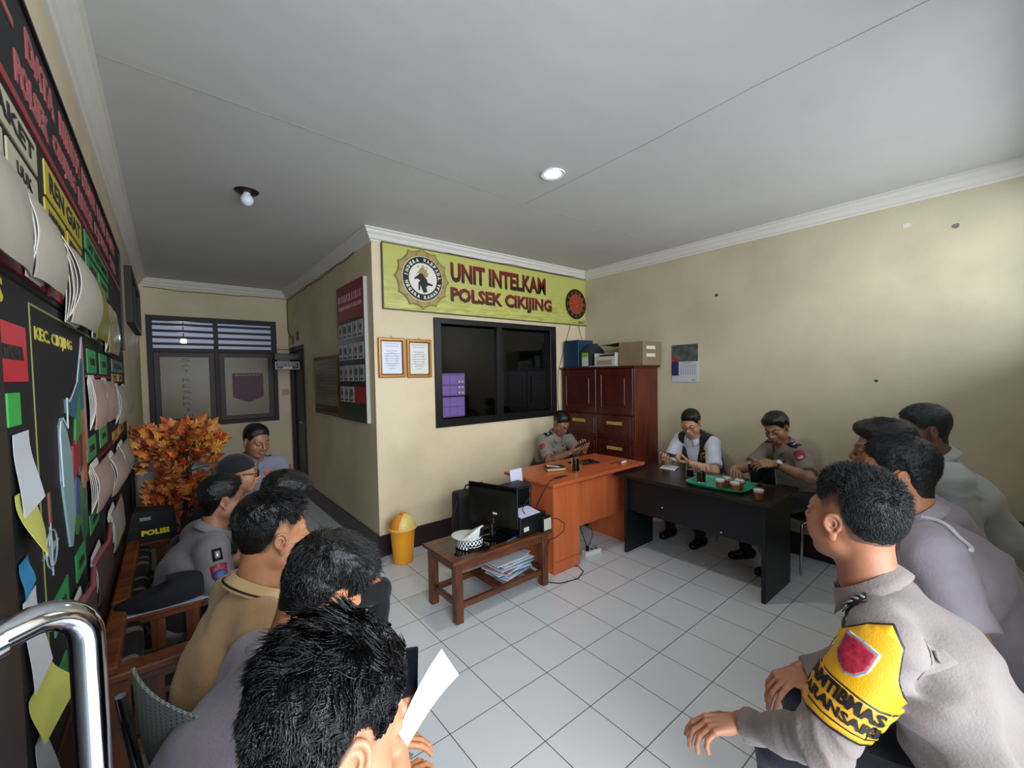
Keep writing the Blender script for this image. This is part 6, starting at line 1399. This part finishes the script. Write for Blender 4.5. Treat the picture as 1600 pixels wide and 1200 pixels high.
def patch(p, name, outline, M, m, off=.002, th=.002, n=10, lab=None):
    """conforming badge: outline polygon in local xy"""
    bm = bmesh.new(); vs = [bm.verts.new((x, y, 0)) for x, y in outline]; bm.faces.new(vs)
    xs = [q[0] for q in outline]; ys = [q[1] for q in outline]
    for k in range(1, n):
        for ax, (a, b_) in ((0, (min(xs), max(xs))), (1, (min(ys), max(ys)))):
            c = a+(b_-a)*k/n; no = (1, 0, 0) if ax == 0 else (0, 1, 0); co = (c, 0, 0) if ax == 0 else (0, c, 0)
            bmesh.ops.bisect_plane(bm, geom=list(bm.verts)+list(bm.edges)+list(bm.faces), plane_co=co, plane_no=no)
    bm.verts.index_update(); V = conform(p, [tuple(v.co) for v in bm.verts], M, off); F = [[v.index for v in f.verts] for f in bm.faces]; bm.free()
    o = MB().add(V, F).build(name, m, p.root, smooth=60); md = o.modifiers.new('thick', 'SOLIDIFY'); md.thickness = th; md.offset = 1
    if lab: o['label'] = lab
    return o
def ctext(p, s_, M, w_, h_, m, off=.005, bold=.0, name='lettering'):
    me, Fm = fit_text(s_, w_, h_, .0012, bold); bm = bmesh.new(); bm.from_mesh(me); bmesh.ops.transform(bm, matrix=Fm, verts=bm.verts)
    V = conform(p, [tuple(v.co) for v in bm.verts], M, off); F = [[v.index for v in f.verts] for f in bm.faces]; bm.free()
    return MB().add(V, F).build(name, m, p.root)
def chestM(p, a, b, out=.35):
    """plane in front of the chest, a to the person's right, b up the spine from the shoulder line"""
    o = p.S+p.r*a+p.u*b+p.fr*out; return frame(o, tuple(-p.r), tuple(p.u))
def limit_bvh(p, a, b, r):
    a, b = np.array(a), np.array(b); me = p.shirt.data; off = np.array(p.shirt.location); V = [np.array(v.co)+off for v in me.vertices]; ab = b-a; keep = []
    for q in me.polygons:
        c = V[q.vertices[0]]; t = min(max(((c-a)@ab)/(ab@ab), -.05), 1.05)
        if np.linalg.norm(c-a-ab*t) < r: keep.append(tuple(q.vertices))
    p.bvh = BVHTree.FromPolygons([Vector(v) for v in V], keep)
def rect_(w_, h_): return [(-w_/2, -h_/2), (w_/2, -h_/2), (w_/2, h_/2), (-w_/2, h_/2)]
def shieldp(w_, h_): return [(-w_/2, h_/2), (0, h_*.56), (w_/2, h_/2), (w_*.48, -h_*.1), (w_*.3, -h_*.35), (0, -h_/2), (-w_*.3, -h_*.35), (-w_*.48, -h_*.1)]
def glasses(p, m, r_=.0195, lens=None, th=.0016):
    H, R, s = p.H, p.R, p.hs; T = lambda v: H+(np.array(v, float)*s)@R; b = MB()
    for q in (-1, 1):
        b.tube([T((q*.032+r_*1.15*math.cos(a), .103-.010*abs(math.cos(a) if math.cos(a)*q > 0 else 0), -.002+r_*.80*math.sin(a))) for a in np.linspace(0, 2*PI, 25)[:-1]], th, 6, True)
        b.tube([T((q*.054, .092, .002)), T((q*.072, .06, .004)), T((q*.080, .01, .006)), T((q*.081, -.012, -.006))], th, 6)
    b.tube([T((-.010, .104, .001)), T((0, .107, .003)), T((.010, .104, .001))], th, 6); b.build('glasses', m, p.root, smooth=60)
def phone(c, xd, yd, label, w_=.075, l=.155, col='0c0c0f'):
    M = frame(c, xd, yd); t = thing('mobile_phone', tuple(c), label, 'phone')
    MB().box((-w_/2, -l/2, -.004), (w_/2, l/2, .004), .004, M, 2).build('phone_body', mat('phone_'+col, col, .3), t)
    MB().box((-w_/2+.004, -l/2+.006, .004), (w_/2-.004, l/2-.006, .0045), 0, M).build('screen', mat('phone_screen', '0a0d12', .05), t)
    return t
def police_kit(p, epaulette=True, pocket=True, name='', badge=True, arm=None):
    bl = mat('insignia_black', '0d0d10', .5); si = mat('insignia_silver', 'b9bcc0', .3, .6); go = mat('insignia_gold', 'b08a2c', .35, .6)
    for s_ in (1, -1):
        if epaulette:
            o = p.N+p.r*s_*.115+np.array((0, 0, .3)); M = frame(o, tuple(p.r*s_), tuple(p.fr*.9+p.u*.0)); 
            M = frame(o, tuple(p.r*s_), tuple(p.f if s_ < 0 else p.f))
            if (M.to_3x3() @ Vector((0, 0, 1))).z < 0: M = frame(o, tuple(-p.r*s_), tuple(p.f))
            patch(p, 'epaulette', rect_(.095, .048), M, bl, .003, .004, 5)
            patch(p, 'rank_mark', rect_(.02, .022), M, si, .008, .002, 2)
        M = chestM(p, s_*.062, -.045); patch(p, 'collar_badge', rect_(.014, .03), M @ Matrix.Rotation(s_*.25, 4, 'Z'), bl, .010, .003, 2); patch(p, 'collar_mark', rect_(.006, .022), M @ Matrix.Rotation(s_*.25, 4, 'Z'), si, .015, .001, 2)
    if pocket:
        for s_ in (1, -1):
            M = chestM(p, s_*.078, -.165); sm_ = p.shirt.data.materials[0]; patch(p, 'pocket', [(-.05, .05), (.05, .05), (.05, -.04), (0, -.055), (-.05, -.04)], M, sm_, .002, .003, 6); patch(p, 'pocket_flap', [(-.052, .056), (.052, .056), (.052, .026), (0, .014), (-.052, .026)], M, sm_, .006, .003, 6)
    if name: M = chestM(p, .078, -.105); patch(p, 'name_tag', rect_(.075, .017), M, mat('tag_dark', '2c2826', .5), .004, .002, 4)
    if badge: patch(p, 'chest_badge', shieldp(.045, .06), chestM(p, -.075, -.10), go, .006, .004, 4)
    M = chestM(p, 0, -.22); b = MB()
    for k in range(5):
        M = chestM(p, 0, -.10-.075*k); v = conform(p, [(0, 0, 0)], M, .003)[0]; b = MB().lathe([(.0001, 0), (.0055, 0), (.0055, .002), (.0001, .0025)], M=frame(v, tuple(-p.r), tuple(p.u)), n=12); b.build('button', mat('button_grey', '6f665c', .4), p.root)
def armM(p, side, t=.45, out=.2, tw=0.):
    """plane outside the upper arm"""
    sg = 1 if side == 'R' else -1; a = p.sh[side]; e = p.el[side]; c = a+(e-a)*t; up = unit(a-e); o = unit(p.r*sg*math.cos(tw)+p.f*math.sin(tw)); o = unit(o-up*(o@up)); x = np.cross(up, o); return frame(c+o*out, tuple(x), tuple(up))
# ---------------- the people ----------------
mat('insignia_black', '0d0d10', .5); mat('insignia_silver', 'b9bcc0', .3, .6); mat('insignia_gold', 'b08a2c', .35, .6); mat('emblem_red', '8a2a3a', .5); mat('patch_orange', 'a0503a', .5)
mat('spectacle_black', '08080a', .3); mat('letter_black', '101014', .5); mat('button_grey', '6f665c', .4); mat('badge_border', '15161a', .5)
taupe = cloth('taupe', '786c68'); mauve = cloth('mauve', '9a909c'); greyb = cloth('grey', '6f6a6c'); khaki = cloth('khaki', '756a60'); darkp = cloth('navy_trousers', '0e1220'); blackp = cloth('black_trousers', '101014')
tan = cloth('tan', 'bb956a'); blackc = cloth('black', '0d0d10'); silverg = cloth('silver_grey', 'a4a7a6'); whitec = cloth('white', 'c3c6d2'); maroon = cloth('purple_grey', '9c939c')
SHORT = dict(top=.016, side=.006, lt=.020, ls=.007, rough=.001, messy=.25, lift=.9, thick=.0007, segs=3, comb=(0, .5, 0), dz=.012)
NEAT = dict(top=.020, side=.008, lt=.030, ls=.012, rough=.0016, messy=.4, lift=.4, thick=.0009, segs=4, comb=(.3, .7, 0))
def st(b, **k): d = dict(b); d.update(k); return d
PL = {}
# nearest left, wet black hair, reading his phone
H1 = (-1.955, -1.555, 1.082)
hd = dict(R=dict(w=(-1.800, -1.425, .860), f=(.25, .05, .70), n=(-.55, .75, .2), c=(.75, .8, .85, .9), t=(.6, .9), pole=(.1, -.5, -1)), L=dict(w=(-1.74, -1.46, .56), f=(.9, 0, -.2), n=(0, 0, -1), pole=(.1, .2, -1)))
PL['L1'] = person('man with wet black hair nearest the camera, bowed over his phone and paper', H1, 8, 12, hip_back=-.08, pitch=33, roll=4, skin='b57c5a', hscale=1.18, hair=st(NEAT, top=.015, side=.006, lt=.055, ls=.018, messy=.5, curl=1.3, lift=.05, clump=.013, thick=.0014, fz=.040, rough=.003, radial=.15, whorl=(.0, -.05, .115), comb=(.40, -.85, 0), gloss=.16, jit=.06, segs=9, seed=11, dz=.012), nstr=6500,
    shirt=mauve, trousers=darkp, hands=hd, h=.0022, hs=.007, headk=dict(full=1.03), tl=.42, group='officers seated along the left wall', knees=dict(R=(-1.52, -1.68, .50), L=(-1.61, -1.34, .62)))
H2 = (-1.851, -1.131, 1.078)
PL['L2'] = person('officer with thick combed-up black hair, face down, beside the wet-haired man', H2, 10, 5, hip_back=.02, pitch=42, roll=0, skin='b87850', hscale=1.03, hair=st(NEAT, top=.026, side=.005, front=.020, lt=.050, ls=.008, messy=.5, lift=.75, thick=.0011, rough=.002, comb=(0, 1.0, .1), radial=.4, whorl=(0, -.06, .1), gloss=.3, segs=6, seed=5, dz=.018, fz=.008), nstr=4200,
    shirt=mauve, trousers=darkp, hands=dict(R=dict(w=(-1.74, -1.25, .58), f=(.8, .3, -.1), n=(0, 0, -1)), L=dict(w=(-1.72, -1.08, .58), f=(.9, -.2, -.1), n=(0, 0, -1))), h=.0024, hs=.007, tl=.42, group='officers seated along the left wall', bulk=1.0)
H3 = (-1.887, -.740, 1.122)
PL['L3'] = person('man in a beige polo shirt with a black collar stripe and parted hair', H3, 12, 4, hip_back=-.10, pitch=8, roll=0, skin='b27a54', hscale=1.02, hair=st(NEAT, top=.022, side=.003, front=.006, lt=.040, ls=.004, messy=.25, lift=.35, thick=.0010, rough=.0015, comb=(.75, .5, 0), radial=.3, part=-.035, gloss=.28, segs=5, seed=9, dz=.038, fz=.016), nstr=3400,
    shirt=tan, trousers=blackp, h=.0024, hs=.007, tl=.42, group='men seated along the left wall', bulk=1.04, collar=cloth('tan_collar', 'c2a272'))
p = PL['L3']; b = MB()
b.tube([Vector(p.colf(k/40, 5)*.6+p.colf(k/40, 4)*.4)+Vector(tuple((p.colf(k/40, 5)-p.colf(k/40, 1))*.05))+Vector((0, 0, .002)) for k in range(41)], .0030, 6); b.build('collar_stripe', mat('stripe_black', '15120f', .7), p.root)
# far row on the wooden bench
H6 = (-1.708, .05, 1.010)
PL['L6'] = person('man in a black jacket with swept black hair behind the beige polo man', H6, 8, 15, seat=.38, hip_back=-.06, pitch=25, skin='a9724e', hair=st(NEAT, top=.034, side=.010, front=.014, lt=.045, ls=.012, messy=.5, lift=.5, thick=.0012, comb=(.3, .9, 0), segs=5, seed=3), nstr=1500, shirt=blackc, sleeve='long', trousers=blackp, h=.003, hs=.009, tl=.34, group='men seated along the left wall')
H4 = (-1.922, .402, .986)
PL['L4'] = person('officer in grey shirt with rank badge on his shoulder, leaning on his knees in profile', H4, 4, 8, hip_back=-.20, seat=.40, pitch=6, skin='94664a', hair=st(NEAT, top=.016, side=.006, lt=.028, ls=.010, messy=.5, lift=.3, comb=(.2, .9, 0), seed=4, dz=.004), nstr=1500, shirt=greyb, sleeve='short', trousers=blackp, h=.0028, hs=.008, tl=.42, group='officers seated along the left wall', bulk=1.08, headk=dict(full=1.06))
p = PL['L4']; M = armM(p, 'R', .10, .25); patch(p, 'shoulder_badge', rect_(.035, .055), M, mat('insignia_black', '', 0), .003, .004, 3); patch(p, 'shoulder_mark', rect_(.018, .03), M, mat('insignia_silver', '', 0), .008, .002, 2)
M = armM(p, 'R', .42, .25); patch(p, 'sleeve_emblem', shieldp(.062, .085), M, mat('emblem_red', '8a2a3a', .5), .003, .003, 4); patch(p, 'sleeve_emblem_centre', [(.024*math.cos(a), .024*math.sin(a)-.004) for a in np.linspace(0, 2*PI, 17)[:-1]], M, mat('emblem_blue', '3a4a86', .5), .007, .002, 3)
patch(p, 'yellow_strap', [(-.02, .06), (.02, .06), (.015, -.05), (0, -.07), (-.02, -.05)], chestM(p, .055, -.06), mat('strap_yellow', 'd9a31c', .5), .006, .004, 4)
H5 = (-1.802, .859, 1.018)
PL['L5'] = person('man in a black knitted cap and dark glasses in profile on the far bench', H5, 0, 2, hip_back=-.16, pitch=4, skin='a87a5a', hair=None, shirt=blackc, sleeve='short', trousers=blackp, h=.0028, hs=.009, tl=.42, group='men seated along the left wall')
p = PL['L5']; glasses(p, mat('spectacle_black', '08080a', .3), .0205, None, .0032)
def knit():
    F = Field((-.10, -.125, -.03), (.10, .12, .14), .0035); X, Y, Z = F.pts((slice(None),)*3); d = ell((0, -.016, .036), (.083, .103, .090))[0](X, Y, Z); F.V = np.maximum(d, (.018+(Y+.02)*.22)-Z).astype(np.float32); P, Q = F.mesh(); mk('knitted_cap', p.H+P@p.R, Q, cloth('cap_black', '0f1016'), p.root)
knit()
b = MB()
for q in (-1, 1): b.lathe([(.0001, 0), (.019, 0), (.019, .001)], M=frame(p.H+vec(q*.033, .103, -.002)@p.R, tuple(p.xh), tuple(p.zh)), n=16, sx=1.1, sy=.8)
b.build('dark_lenses', mat('lens_black', '07080a', .08), p.root)
H7 = (-1.622, 1.44, 1.136)
PL['L7'] = person('officer facing the room with a dark chest lettering, seated by the corridor', H7, -66, -86, bulk=1.1, sw=.18, pitch=16, skin='80583f', hair=st(SHORT, seed=8), nstr=800, shirt=cloth('blue_grey', '6a6b76'), trousers=blackp, h=.003, hs=.009, tl=.42, group='officers seated along the left wall')
p = PL['L7']; ctext(p, 'POLRI', chestM(p, -.095, -.075), .10, .024, mat('letter_black', '101014', .5), .005, .002)
patch(p, 'chest_patch', shieldp(.055, .035), chestM(p, -.085, -.035), mat('patch_orange', 'a0503a', .5), .004, .003, 4); patch(p, 'chest_patch', shieldp(.065, .04), chestM(p, -.10, -.12), mat('patch_orange', '', 0), .004, .003, 4)
M = armM(p, 'L', .30, .25, .5); patch(p, 'sleeve_emblem', shieldp(.06, .09), M, mat('emblem_red', '', 0), .003, .003, 4); M = armM(p, 'L', .30, .25, .5); patch(p, 'sleeve_emblem_centre', shieldp(.03, .03), M @ Matrix.Translation((0, -.01, 0)), mat('insignia_silver', '', 0), .008, .002, 2)
for s_ in (1, -1):
    o = p.N+p.r*s_*.10+np.array((0, 0, .3)); M = frame(o, (1, 0, 0), (0, 1, 0)); patch(p, 'epaulette', rect_(.05, .03), M, mat('insignia_black', '', 0), .003, .003, 3); patch(p, 'rank_mark', rect_(.03, .012), M, mat('insignia_silver', '', 0), .007, .002, 2)

# behind the desks
HC1 = (1.134, .948, 1.070)
PL['C1'] = person('officer with glasses behind the orange desk, looking down at his phone', HC1, -100, -100, pitch=34, skin='845a42', hair=st(SHORT, seed=2, dz=.02), nstr=500, shirt=khaki, trousers=blackp, h=.003, hs=.008, tl=.44, group='men seated behind the desks', hip_back=-.10,
    hands=dict(R=dict(w=(1.00, .70, .80), f=(.45, -.35, .25), n=(.2, .3, .9), c=(.5, .5, .55, .6)), L=dict(w=(1.17, .66, .80), f=(-.35, -.3, .3), n=(-.2, .3, .9), c=(.5, .5, .55, .6))))
p = PL['C1']; glasses(p, mat('spectacle_brown', '2a120c', .3)); police_kit(p, name='x'); M = armM(p, 'R', .40, .2, .7); patch(p, 'sleeve_emblem', rect_(.055, .05), M, mat('emblem_red', '', 0), .003, .003, 3); M = armM(p, 'L', .4, .2, .7); patch(p, 'sleeve_emblem', rect_(.04, .045), M, mat('emblem_red', '', 0), .003, .003, 3)
phone(vec(1.075, .60, .885), (1, 0, .05), (0, -.75, .65), 'dark phone in the hands of the officer behind the orange desk', .15, .075)
HC2 = (1.727, -.186, 1.107)
PL['C2'] = person('man with glasses in a black vest over a white shirt behind the black desk', HC2, 187, 178, pitch=27, roll=0, skin='b98a6c', hair=st(NEAT, top=.020, side=.007, front=.008, lt=.030, ls=.008, seed=6, dz=.006), nstr=900, shirt=whitec, trousers=blackp, h=.003, hs=.008, tl=.46, bulk=1.10, headk=dict(full=1.05), hip_back=-.07, group='men seated behind the desks',
    hands=dict(R=dict(w=(1.50, -.06, .76), f=(-.5, -.25, .15), n=(0, -.3, .9), c=(.8, .8, .85, .9), t=(.6, 1.0)), L=dict(w=(1.49, -.30, .775), f=(-.45, .55, .1), n=(.2, .3, .9), c=(.8, .8, .85, .9), t=(.6, 1.0))))
p = PL['C2']; glasses(p, mat('spectacle_black', '', 0), .021, None, .0018)
def vest(p):
    S, u, r, N, f = p.S, p.u, p.r, p.N, p.fr; b_ = 1.10; Pv = p.Pv; wst = Pv+(S-Pv)*.38; chs = S-u*.13; k = .012
    pr = [(ecap(Pv-u*.02, wst, (.165*b_+k, .118*b_+k), (.150*b_+k, .112*b_+k), r), .0, 'u'), (ecap(wst, chs, (.150*b_+k, .112*b_+k), (.168*b_+k, .112*b_+k), r), .06, 'u'), (ecap(chs, S-u*.045, (.160*b_+k, .108*b_+k), (.125+k, .080+k), r), .05, 'u'), (cap_(S+r*.13, S-r*.13, .055*b_+k), .05, 'u'), (cap_(N, S+r*.12, .062+k, .05), .05, 'u'), (cap_(N, S-r*.12, .062+k, .05), .05, 'u')]
    lo = np.min([q[0][1] for q in pr], axis=0); hi = np.max([q[0][2] for q in pr], axis=0); F = Field(lo, hi, .007)
    for q, kk, op in pr: F.add(q, kk, op)
    X, Y, Z = F.pts((slice(None),)*3); a = (X-S[0])*r[0]+(Y-S[1])*r[1]+(Z-S[2])*r[2]; up_ = (X-S[0])*u[0]+(Y-S[1])*u[1]+(Z-S[2])*u[2]; fw = (X-S[0])*f[0]+(Y-S[1])*f[1]+(Z-S[2])*f[2]
    wv = .030+.050*np.clip((up_+.20)/.22, 0, 1); F.V = np.maximum(F.V, np.where(fw > 0, wv-np.abs(a), -1)).astype(np.float32)       # open front
    F.V = np.maximum(F.V, (np.abs(a)-(.158+.03*np.clip((-up_-.12)/.1, 0, 1)))).astype(np.float32)                                 # arm holes
    nk = cap_(N-p.nd*.02, N+p.nd*.2, .062, .07)[0](X, Y, Z); F.V = np.maximum(F.V, -nk).astype(np.float32)
    P, Q = F.mesh(); mk('vest', P, Q, cloth('vest_black', '0c0d12'), p.root)
    p.bvh = BVHTree.FromPolygons([Vector(v) for v in P], [tuple(int(i) for i in q) for q in Q])
vest(p)
patch(p, 'vest_badge', shieldp(.062, .085), chestM(p, -.112, -.105), mat('badge_orange', 'b8702c', .4), .003, .003, 4); patch(p, 'vest_badge_centre', shieldp(.042, .060), chestM(p, -.112, -.105), mat('insignia_black', '', 0), .007, .002, 4); patch(p, 'vest_badge_core', shieldp(.020, .030), chestM(p, -.112, -.105), mat('insignia_gold', '', 0), .010, .002, 3)
patch(p, 'vest_label', rect_(.115, .034), chestM(p, -.112, -.180), mat('label_lime', 'c8d02c', .5), .003, .003, 5); ctext(p, 'UNIT INTEL', chestM(p, -.112, -.180), .095, .017, mat('letter_black', '', 0), .008, .001)
phone(vec(1.44, -.145, .83), (0, 1, .1), (-.8, 0, .6), 'dark phone in the hands of the man in the black vest', .12, .075)
HC3 = (1.706, -.914, 1.126)
PL['C3'] = person('officer with wristwatch and fringe of black hair at the end of the black desk', HC3, 172, 150, pitch=24, roll=-6, skin='8f664c', hair=st(NEAT, top=.024, side=.014, front=.018, lt=.040, ls=.018, seed=12, comb=(.2, 1.1, -.1)), nstr=900, shirt=khaki, trousers=blackp, h=.003, hs=.008, tl=.46, hip_back=-.08, group='men seated behind the desks',
    hands=dict(R=dict(w=(1.42, -.70, .80), f=(-.4, -.25, .0), n=(0, .2, -1), c=(.4, .45, .5, .5)), L=dict(w=(1.36, -1.02, .90), f=(-.45, .75, -.05), n=(.4, .3, -.5), c=(.45, .5, .55, .5), pole=(.3, -.9, -.6))))
p = PL['C3']; police_kit(p, name='x'); M = armM(p, 'L', .30, .2, .9); patch(p, 'sleeve_emblem', shieldp(.07, .11), M, mat('emblem_red', '', 0), .003, .003, 5); patch(p, 'sleeve_emblem_centre', shieldp(.04, .035), M @ Matrix.Translation((0, -.02, 0)), mat('insignia_silver', '', 0), .008, .002, 3)
w_ = p.wr['L']; ax = unit(p.wr['L']-p.el['L']); c = Vector(w_-ax*.015); q = Vector(ax).to_track_quat('Z', 'Y').to_matrix().to_4x4(); q.translation = c
MB().lathe([(.029, -.010), (.032, -.008), (.032, .008), (.029, .010)], M=q, n=28, caps=False).build('watch_strap', mat('chrome_dull', '6a6a68', .3, .8), p.root, smooth=40)
tow = unit(np.array(CAM)-w_); tow = unit(tow-ax*(tow@ax)); tow = unit(vec(-.5, -.3, .8)-ax*(vec(-.5, -.3, .8)@ax))
MB().lathe([(.0001, 0), (.021, 0), (.022, .006), (.019, .010), (.0001, .0105)], M=frame(w_-ax*.015+tow*.028, tuple(ax), tuple(np.cross(tow, ax))), n=28).build('watch_face', mat('watch_silver', 'c4c8cc', .15, .9), p.root, smooth=40)
# right-hand row along the front wall
WL4, WR4 = (-.885, -1.700, .600), (-.545, -1.745, .615)
H4r = (-.691, -1.907, 1.196)
PL['R4'] = person('officer with cropped hair and yellow arm badge at the right front, hand on his knee', H4r, 67, 100, pitch=-2, roll=0, skin='a56d50', hscale=1.10, hair=st(SHORT, top=.013, side=.003, front=.006, lt=.020, ls=.008, thick=.0008, messy=.35, lift=.8, seed=21, dz=.050, col='0e0d0e', gloss=.45, radial=.2, comb=(0, .22, .5), fz=.006, rough=.0006), nstr=9000,
    shirt=taupe, sleeve='long', trousers=darkp, h=.0022, hs=.006, tl=.50, bulk=1.10, sw=.185, headk=dict(full=1.0), group='officers seated in the right-hand row', stubble=.15, hip_back=.03,
    hands=dict(L=dict(w=WL4, f=(-.62, .62, -.20), n=(-.1, .1, -1), c=(.35, .45, .50, .55), t=(.7, .6), h=.0024, pole=(-.6, -.5, -.5)), R=dict(w=WR4, f=(-.75, .3, -.15), n=(0, 0, -1), c=(.3, .4, .5, .6))), knees=dict(L=(-.86, -1.60, .53), R=(-.52, -1.58, .53)))
p = PL['R4']
bv = p.bvh; limit_bvh(p, p.sh['L'], p.el['L'], .085)
M = armM(p, 'L', .40, .25, .30)
ysh = [(-.105, -.10), (.105, -.085), (.10, -.02), (.075, .02), (.045, .08), (.03, .14), (0, .165), (-.03, .14), (-.075, .08), (-.10, .02)]
patch(p, 'arm_badge_border', [(x*1.07, y*1.05-.002) for x, y in ysh], M, mat('badge_border', '15161a', .5), .0025, .003, 14)
patch(p, 'arm_badge', ysh, M, mat('badge_yellow', 'e0a414', .45, bump=.2, bscale=300), .0055, .003, 14)
patch(p, 'badge_panel_border', [(-.098, -.085), (.095, -.075), (.095, .005), (-.098, -.0)], M, mat('badge_border', '', 0), .0085, .001, 12)
patch(p, 'badge_panel', [(-.094, -.081), (.091, -.071), (.091, .001), (-.094, -.004)], M, mat('badge_amber', 'd69a2a', .45), .0095, .001, 12)
bl = mat('badge_letter', '141310', .5)
ctext(p, 'KAMTIBMAS', M @ Matrix.Translation((-.016, -.020, 0)) @ Matrix.Rotation(.03, 4, 'Z'), .145, .034, bl, .0115, .0015); ctext(p, 'MARANSARI', M @ Matrix.Translation((-.016, -.056, 0)) @ Matrix.Rotation(.05, 4, 'Z'), .145, .024, bl, .0115, .001)
patch(p, 'badge_crest_border', shieldp(.062, .084), M @ Matrix.Translation((-.020, .066, 0)), mat('insignia_silver', '', 0), .0095, .001, 12); patch(p, 'badge_crest', shieldp(.050, .070), M @ Matrix.Translation((-.020, .066, 0)), mat('crest_red', '9a2436', .4, var=.45, vscale=90), .0135, .001, 12)
p.bvh = bv
o = p.N-p.r*.105+p.f*.03+np.array((0, 0, .3)); Mr = frame(o, tuple(p.r), tuple(p.f)); patch(p, 'rank_slide', rect_(.055, .05), Mr, mat('insignia_black', '', 0), .003, .004, 4)
for k in range(4): patch(p, 'rank_bar', rect_(.040, .005), Mr @ Matrix.Translation((0, -.016+.010*k, 0)) @ Matrix.Rotation(.3, 4, 'Z'), mat('insignia_silver', '', 0), .008, .002, 2)
# shoulder loop with button on the back of the sleeve
Mb_ = frame(p.S-p.r*.155-p.fr*.3-p.u*.06, tuple(p.r), tuple(p.u)); patch(p, 'back_tab', [(-.035, .02), (.02, .03), (.032, .0), (.02, -.028), (-.035, -.02)], Mb_, taupe, .003, .003, 5, None)
v = conform(p, [(.002, 0, 0)], Mb_, .006)[0]; MB().lathe([(.0001, .003), (.006, .003), (.009, .0045), (.0115, .003), (.0125, 0), (.0001, 0)], M=frame(v, tuple(p.r), tuple(p.u)), n=24).build('button', mat('button_grey', '', 0), p.root, smooth=40)
H3r = (-.048, -1.899, 1.212)
PL['R3'] = person('officer with a white lanyard over his shoulder, second in the right row', H3r, 104, 104, pitch=6, skin='b9805c', hscale=1.06, hair=st(NEAT, top=.020, side=.009, lt=.030, ls=.012, seed=31, comb=(-.5, .7, 0), messy=.5, dz=.002, col='0d0c0d'), nstr=2600, shirt=maroon, sleeve='short', trousers=darkp, h=.0026, hs=.007, bulk=1.22, sw=.185, tl=.52, group='officers seated in the right-hand row', headk=dict(full=1.06), hip_back=.02)
p = PL['R3']; b = MB(); pts = []
LP = [(.06, .05), (.085, .03), (.11, .005), (.13, -.02), (.152, -.038), (.175, -.048), (.205, -.045)]
for k in range(29):
    a = k/28*(len(LP)-1); i0 = min(int(a), len(LP)-2); a -= i0; la, lb = LP[i0][0]*(1-a)+LP[i0+1][0]*a, LP[i0][1]*(1-a)+LP[i0+1][1]*a; q = p.S-p.r*la+p.u*(lb+.03)-p.fr*(.30); d = Vector(tuple(p.fr)); h_, nn, i, dist = p.bvh.ray_cast(Vector(q)-d*.2, d)
    if h_ is not None: pts.append(h_+nn*(.007 if nn.dot(d) < 0 else -.007))
if len(pts) > 3: MB().tube(pts, .0065, 8).build('lanyard', mat('lanyard_white', 'd0cfd4', .6), p.root, smooth=70)
H2r = (.284, -1.805, 1.242)
PL['R2'] = person('officer with thick black hair, face in profile, third in the right row', H2r, 108, 96, pitch=4, skin='80563e', hair=st(NEAT, top=.026, side=.010, front=.020, lt=.040, ls=.014, seed=41, comb=(.1, 1., 0), col='0c0c0e'), nstr=1800, shirt=maroon, sleeve='short', trousers=darkp, h=.0028, hs=.009, tl=.58, group='officers seated in the right-hand row', hip_back=.06)
H1r = (.698, -1.88, 1.298)
PL['R1'] = person('officer in a pale grey shirt with greying cropped hair, last in the right row', H1r, 118, 108, pitch=10, skin='6f4c38', hair=st(SHORT, top=.012, side=.005, seed=51, col='1a1a1c', dz=.004), nstr=1500, shirt=silverg, sleeve='rolled', trousers=darkp, h=.0028, hs=.008, tl=.60, bulk=1.05, group='officers seated in the right-hand row', hip_back=.05)
# what the nearest man holds
phone(vec(-1.762, -1.412, .998), (.55, .25, -.3), (.1, .35, .9), 'black phone held up before the bowed face of the nearest man', .065, .085)
PA, PB = Vector((-1.805, -1.455, .925)), Vector((-1.687, -1.420, 1.016))
def sheet_fn(u, v):
    a = PA.lerp(PB, u); d = Vector((.024, -.022, -.051)); return a+d*v*(.5+.5*u)*1.1+Vector((0, 0, .012*math.sin(u*3)))
MB().grid(sheet_fn, 10, 10, .0008).build('paper_sheet', mat('sheet_bright', 'd6dde2', .6), **tagd('white paper held by the nearest man with wet hair', 'paper'))
dkf = mat('chair_black', '121419', .6, bump=.2, bscale=150)
for k, (P_, yw, lb) in enumerate((((PL['R4']), 100, 'dark seat under the officer with the yellow arm badge'), ((PL['R3']), 104, 'dark seat under the officer with the white lanyard'), ((PL['R2']), 100, 'dark seat under the third officer of the right row'), ((PL['R1']), 100, 'dark seat under the last officer of the right row'))):
    steel_chair((float(P_.Pv[0]+P_.f[0]*.02), float(P_.Pv[1]+P_.f[1]*.02), 0), math.radians(yw), lb, dkf, 'dark chairs of the right-hand row', bh=.30)
for P_, yw, lb in ((PL['C1'], -100, 'chrome-framed chair under the officer at the orange desk'), (PL['C2'], 178, 'dark chair under the man in the black vest'), (PL['C3'], 150, 'dark chair under the officer with the wristwatch'), (PL['L7'], -68, 'dark chair under the officer beside the corridor'), ):
    steel_chair((float(P_.Pv[0]+P_.f[0]*.02), float(P_.Pv[1]+P_.f[1]*.02), 0), math.radians(yw), lb, dkf, 'dark chairs in the room', bh=.32)
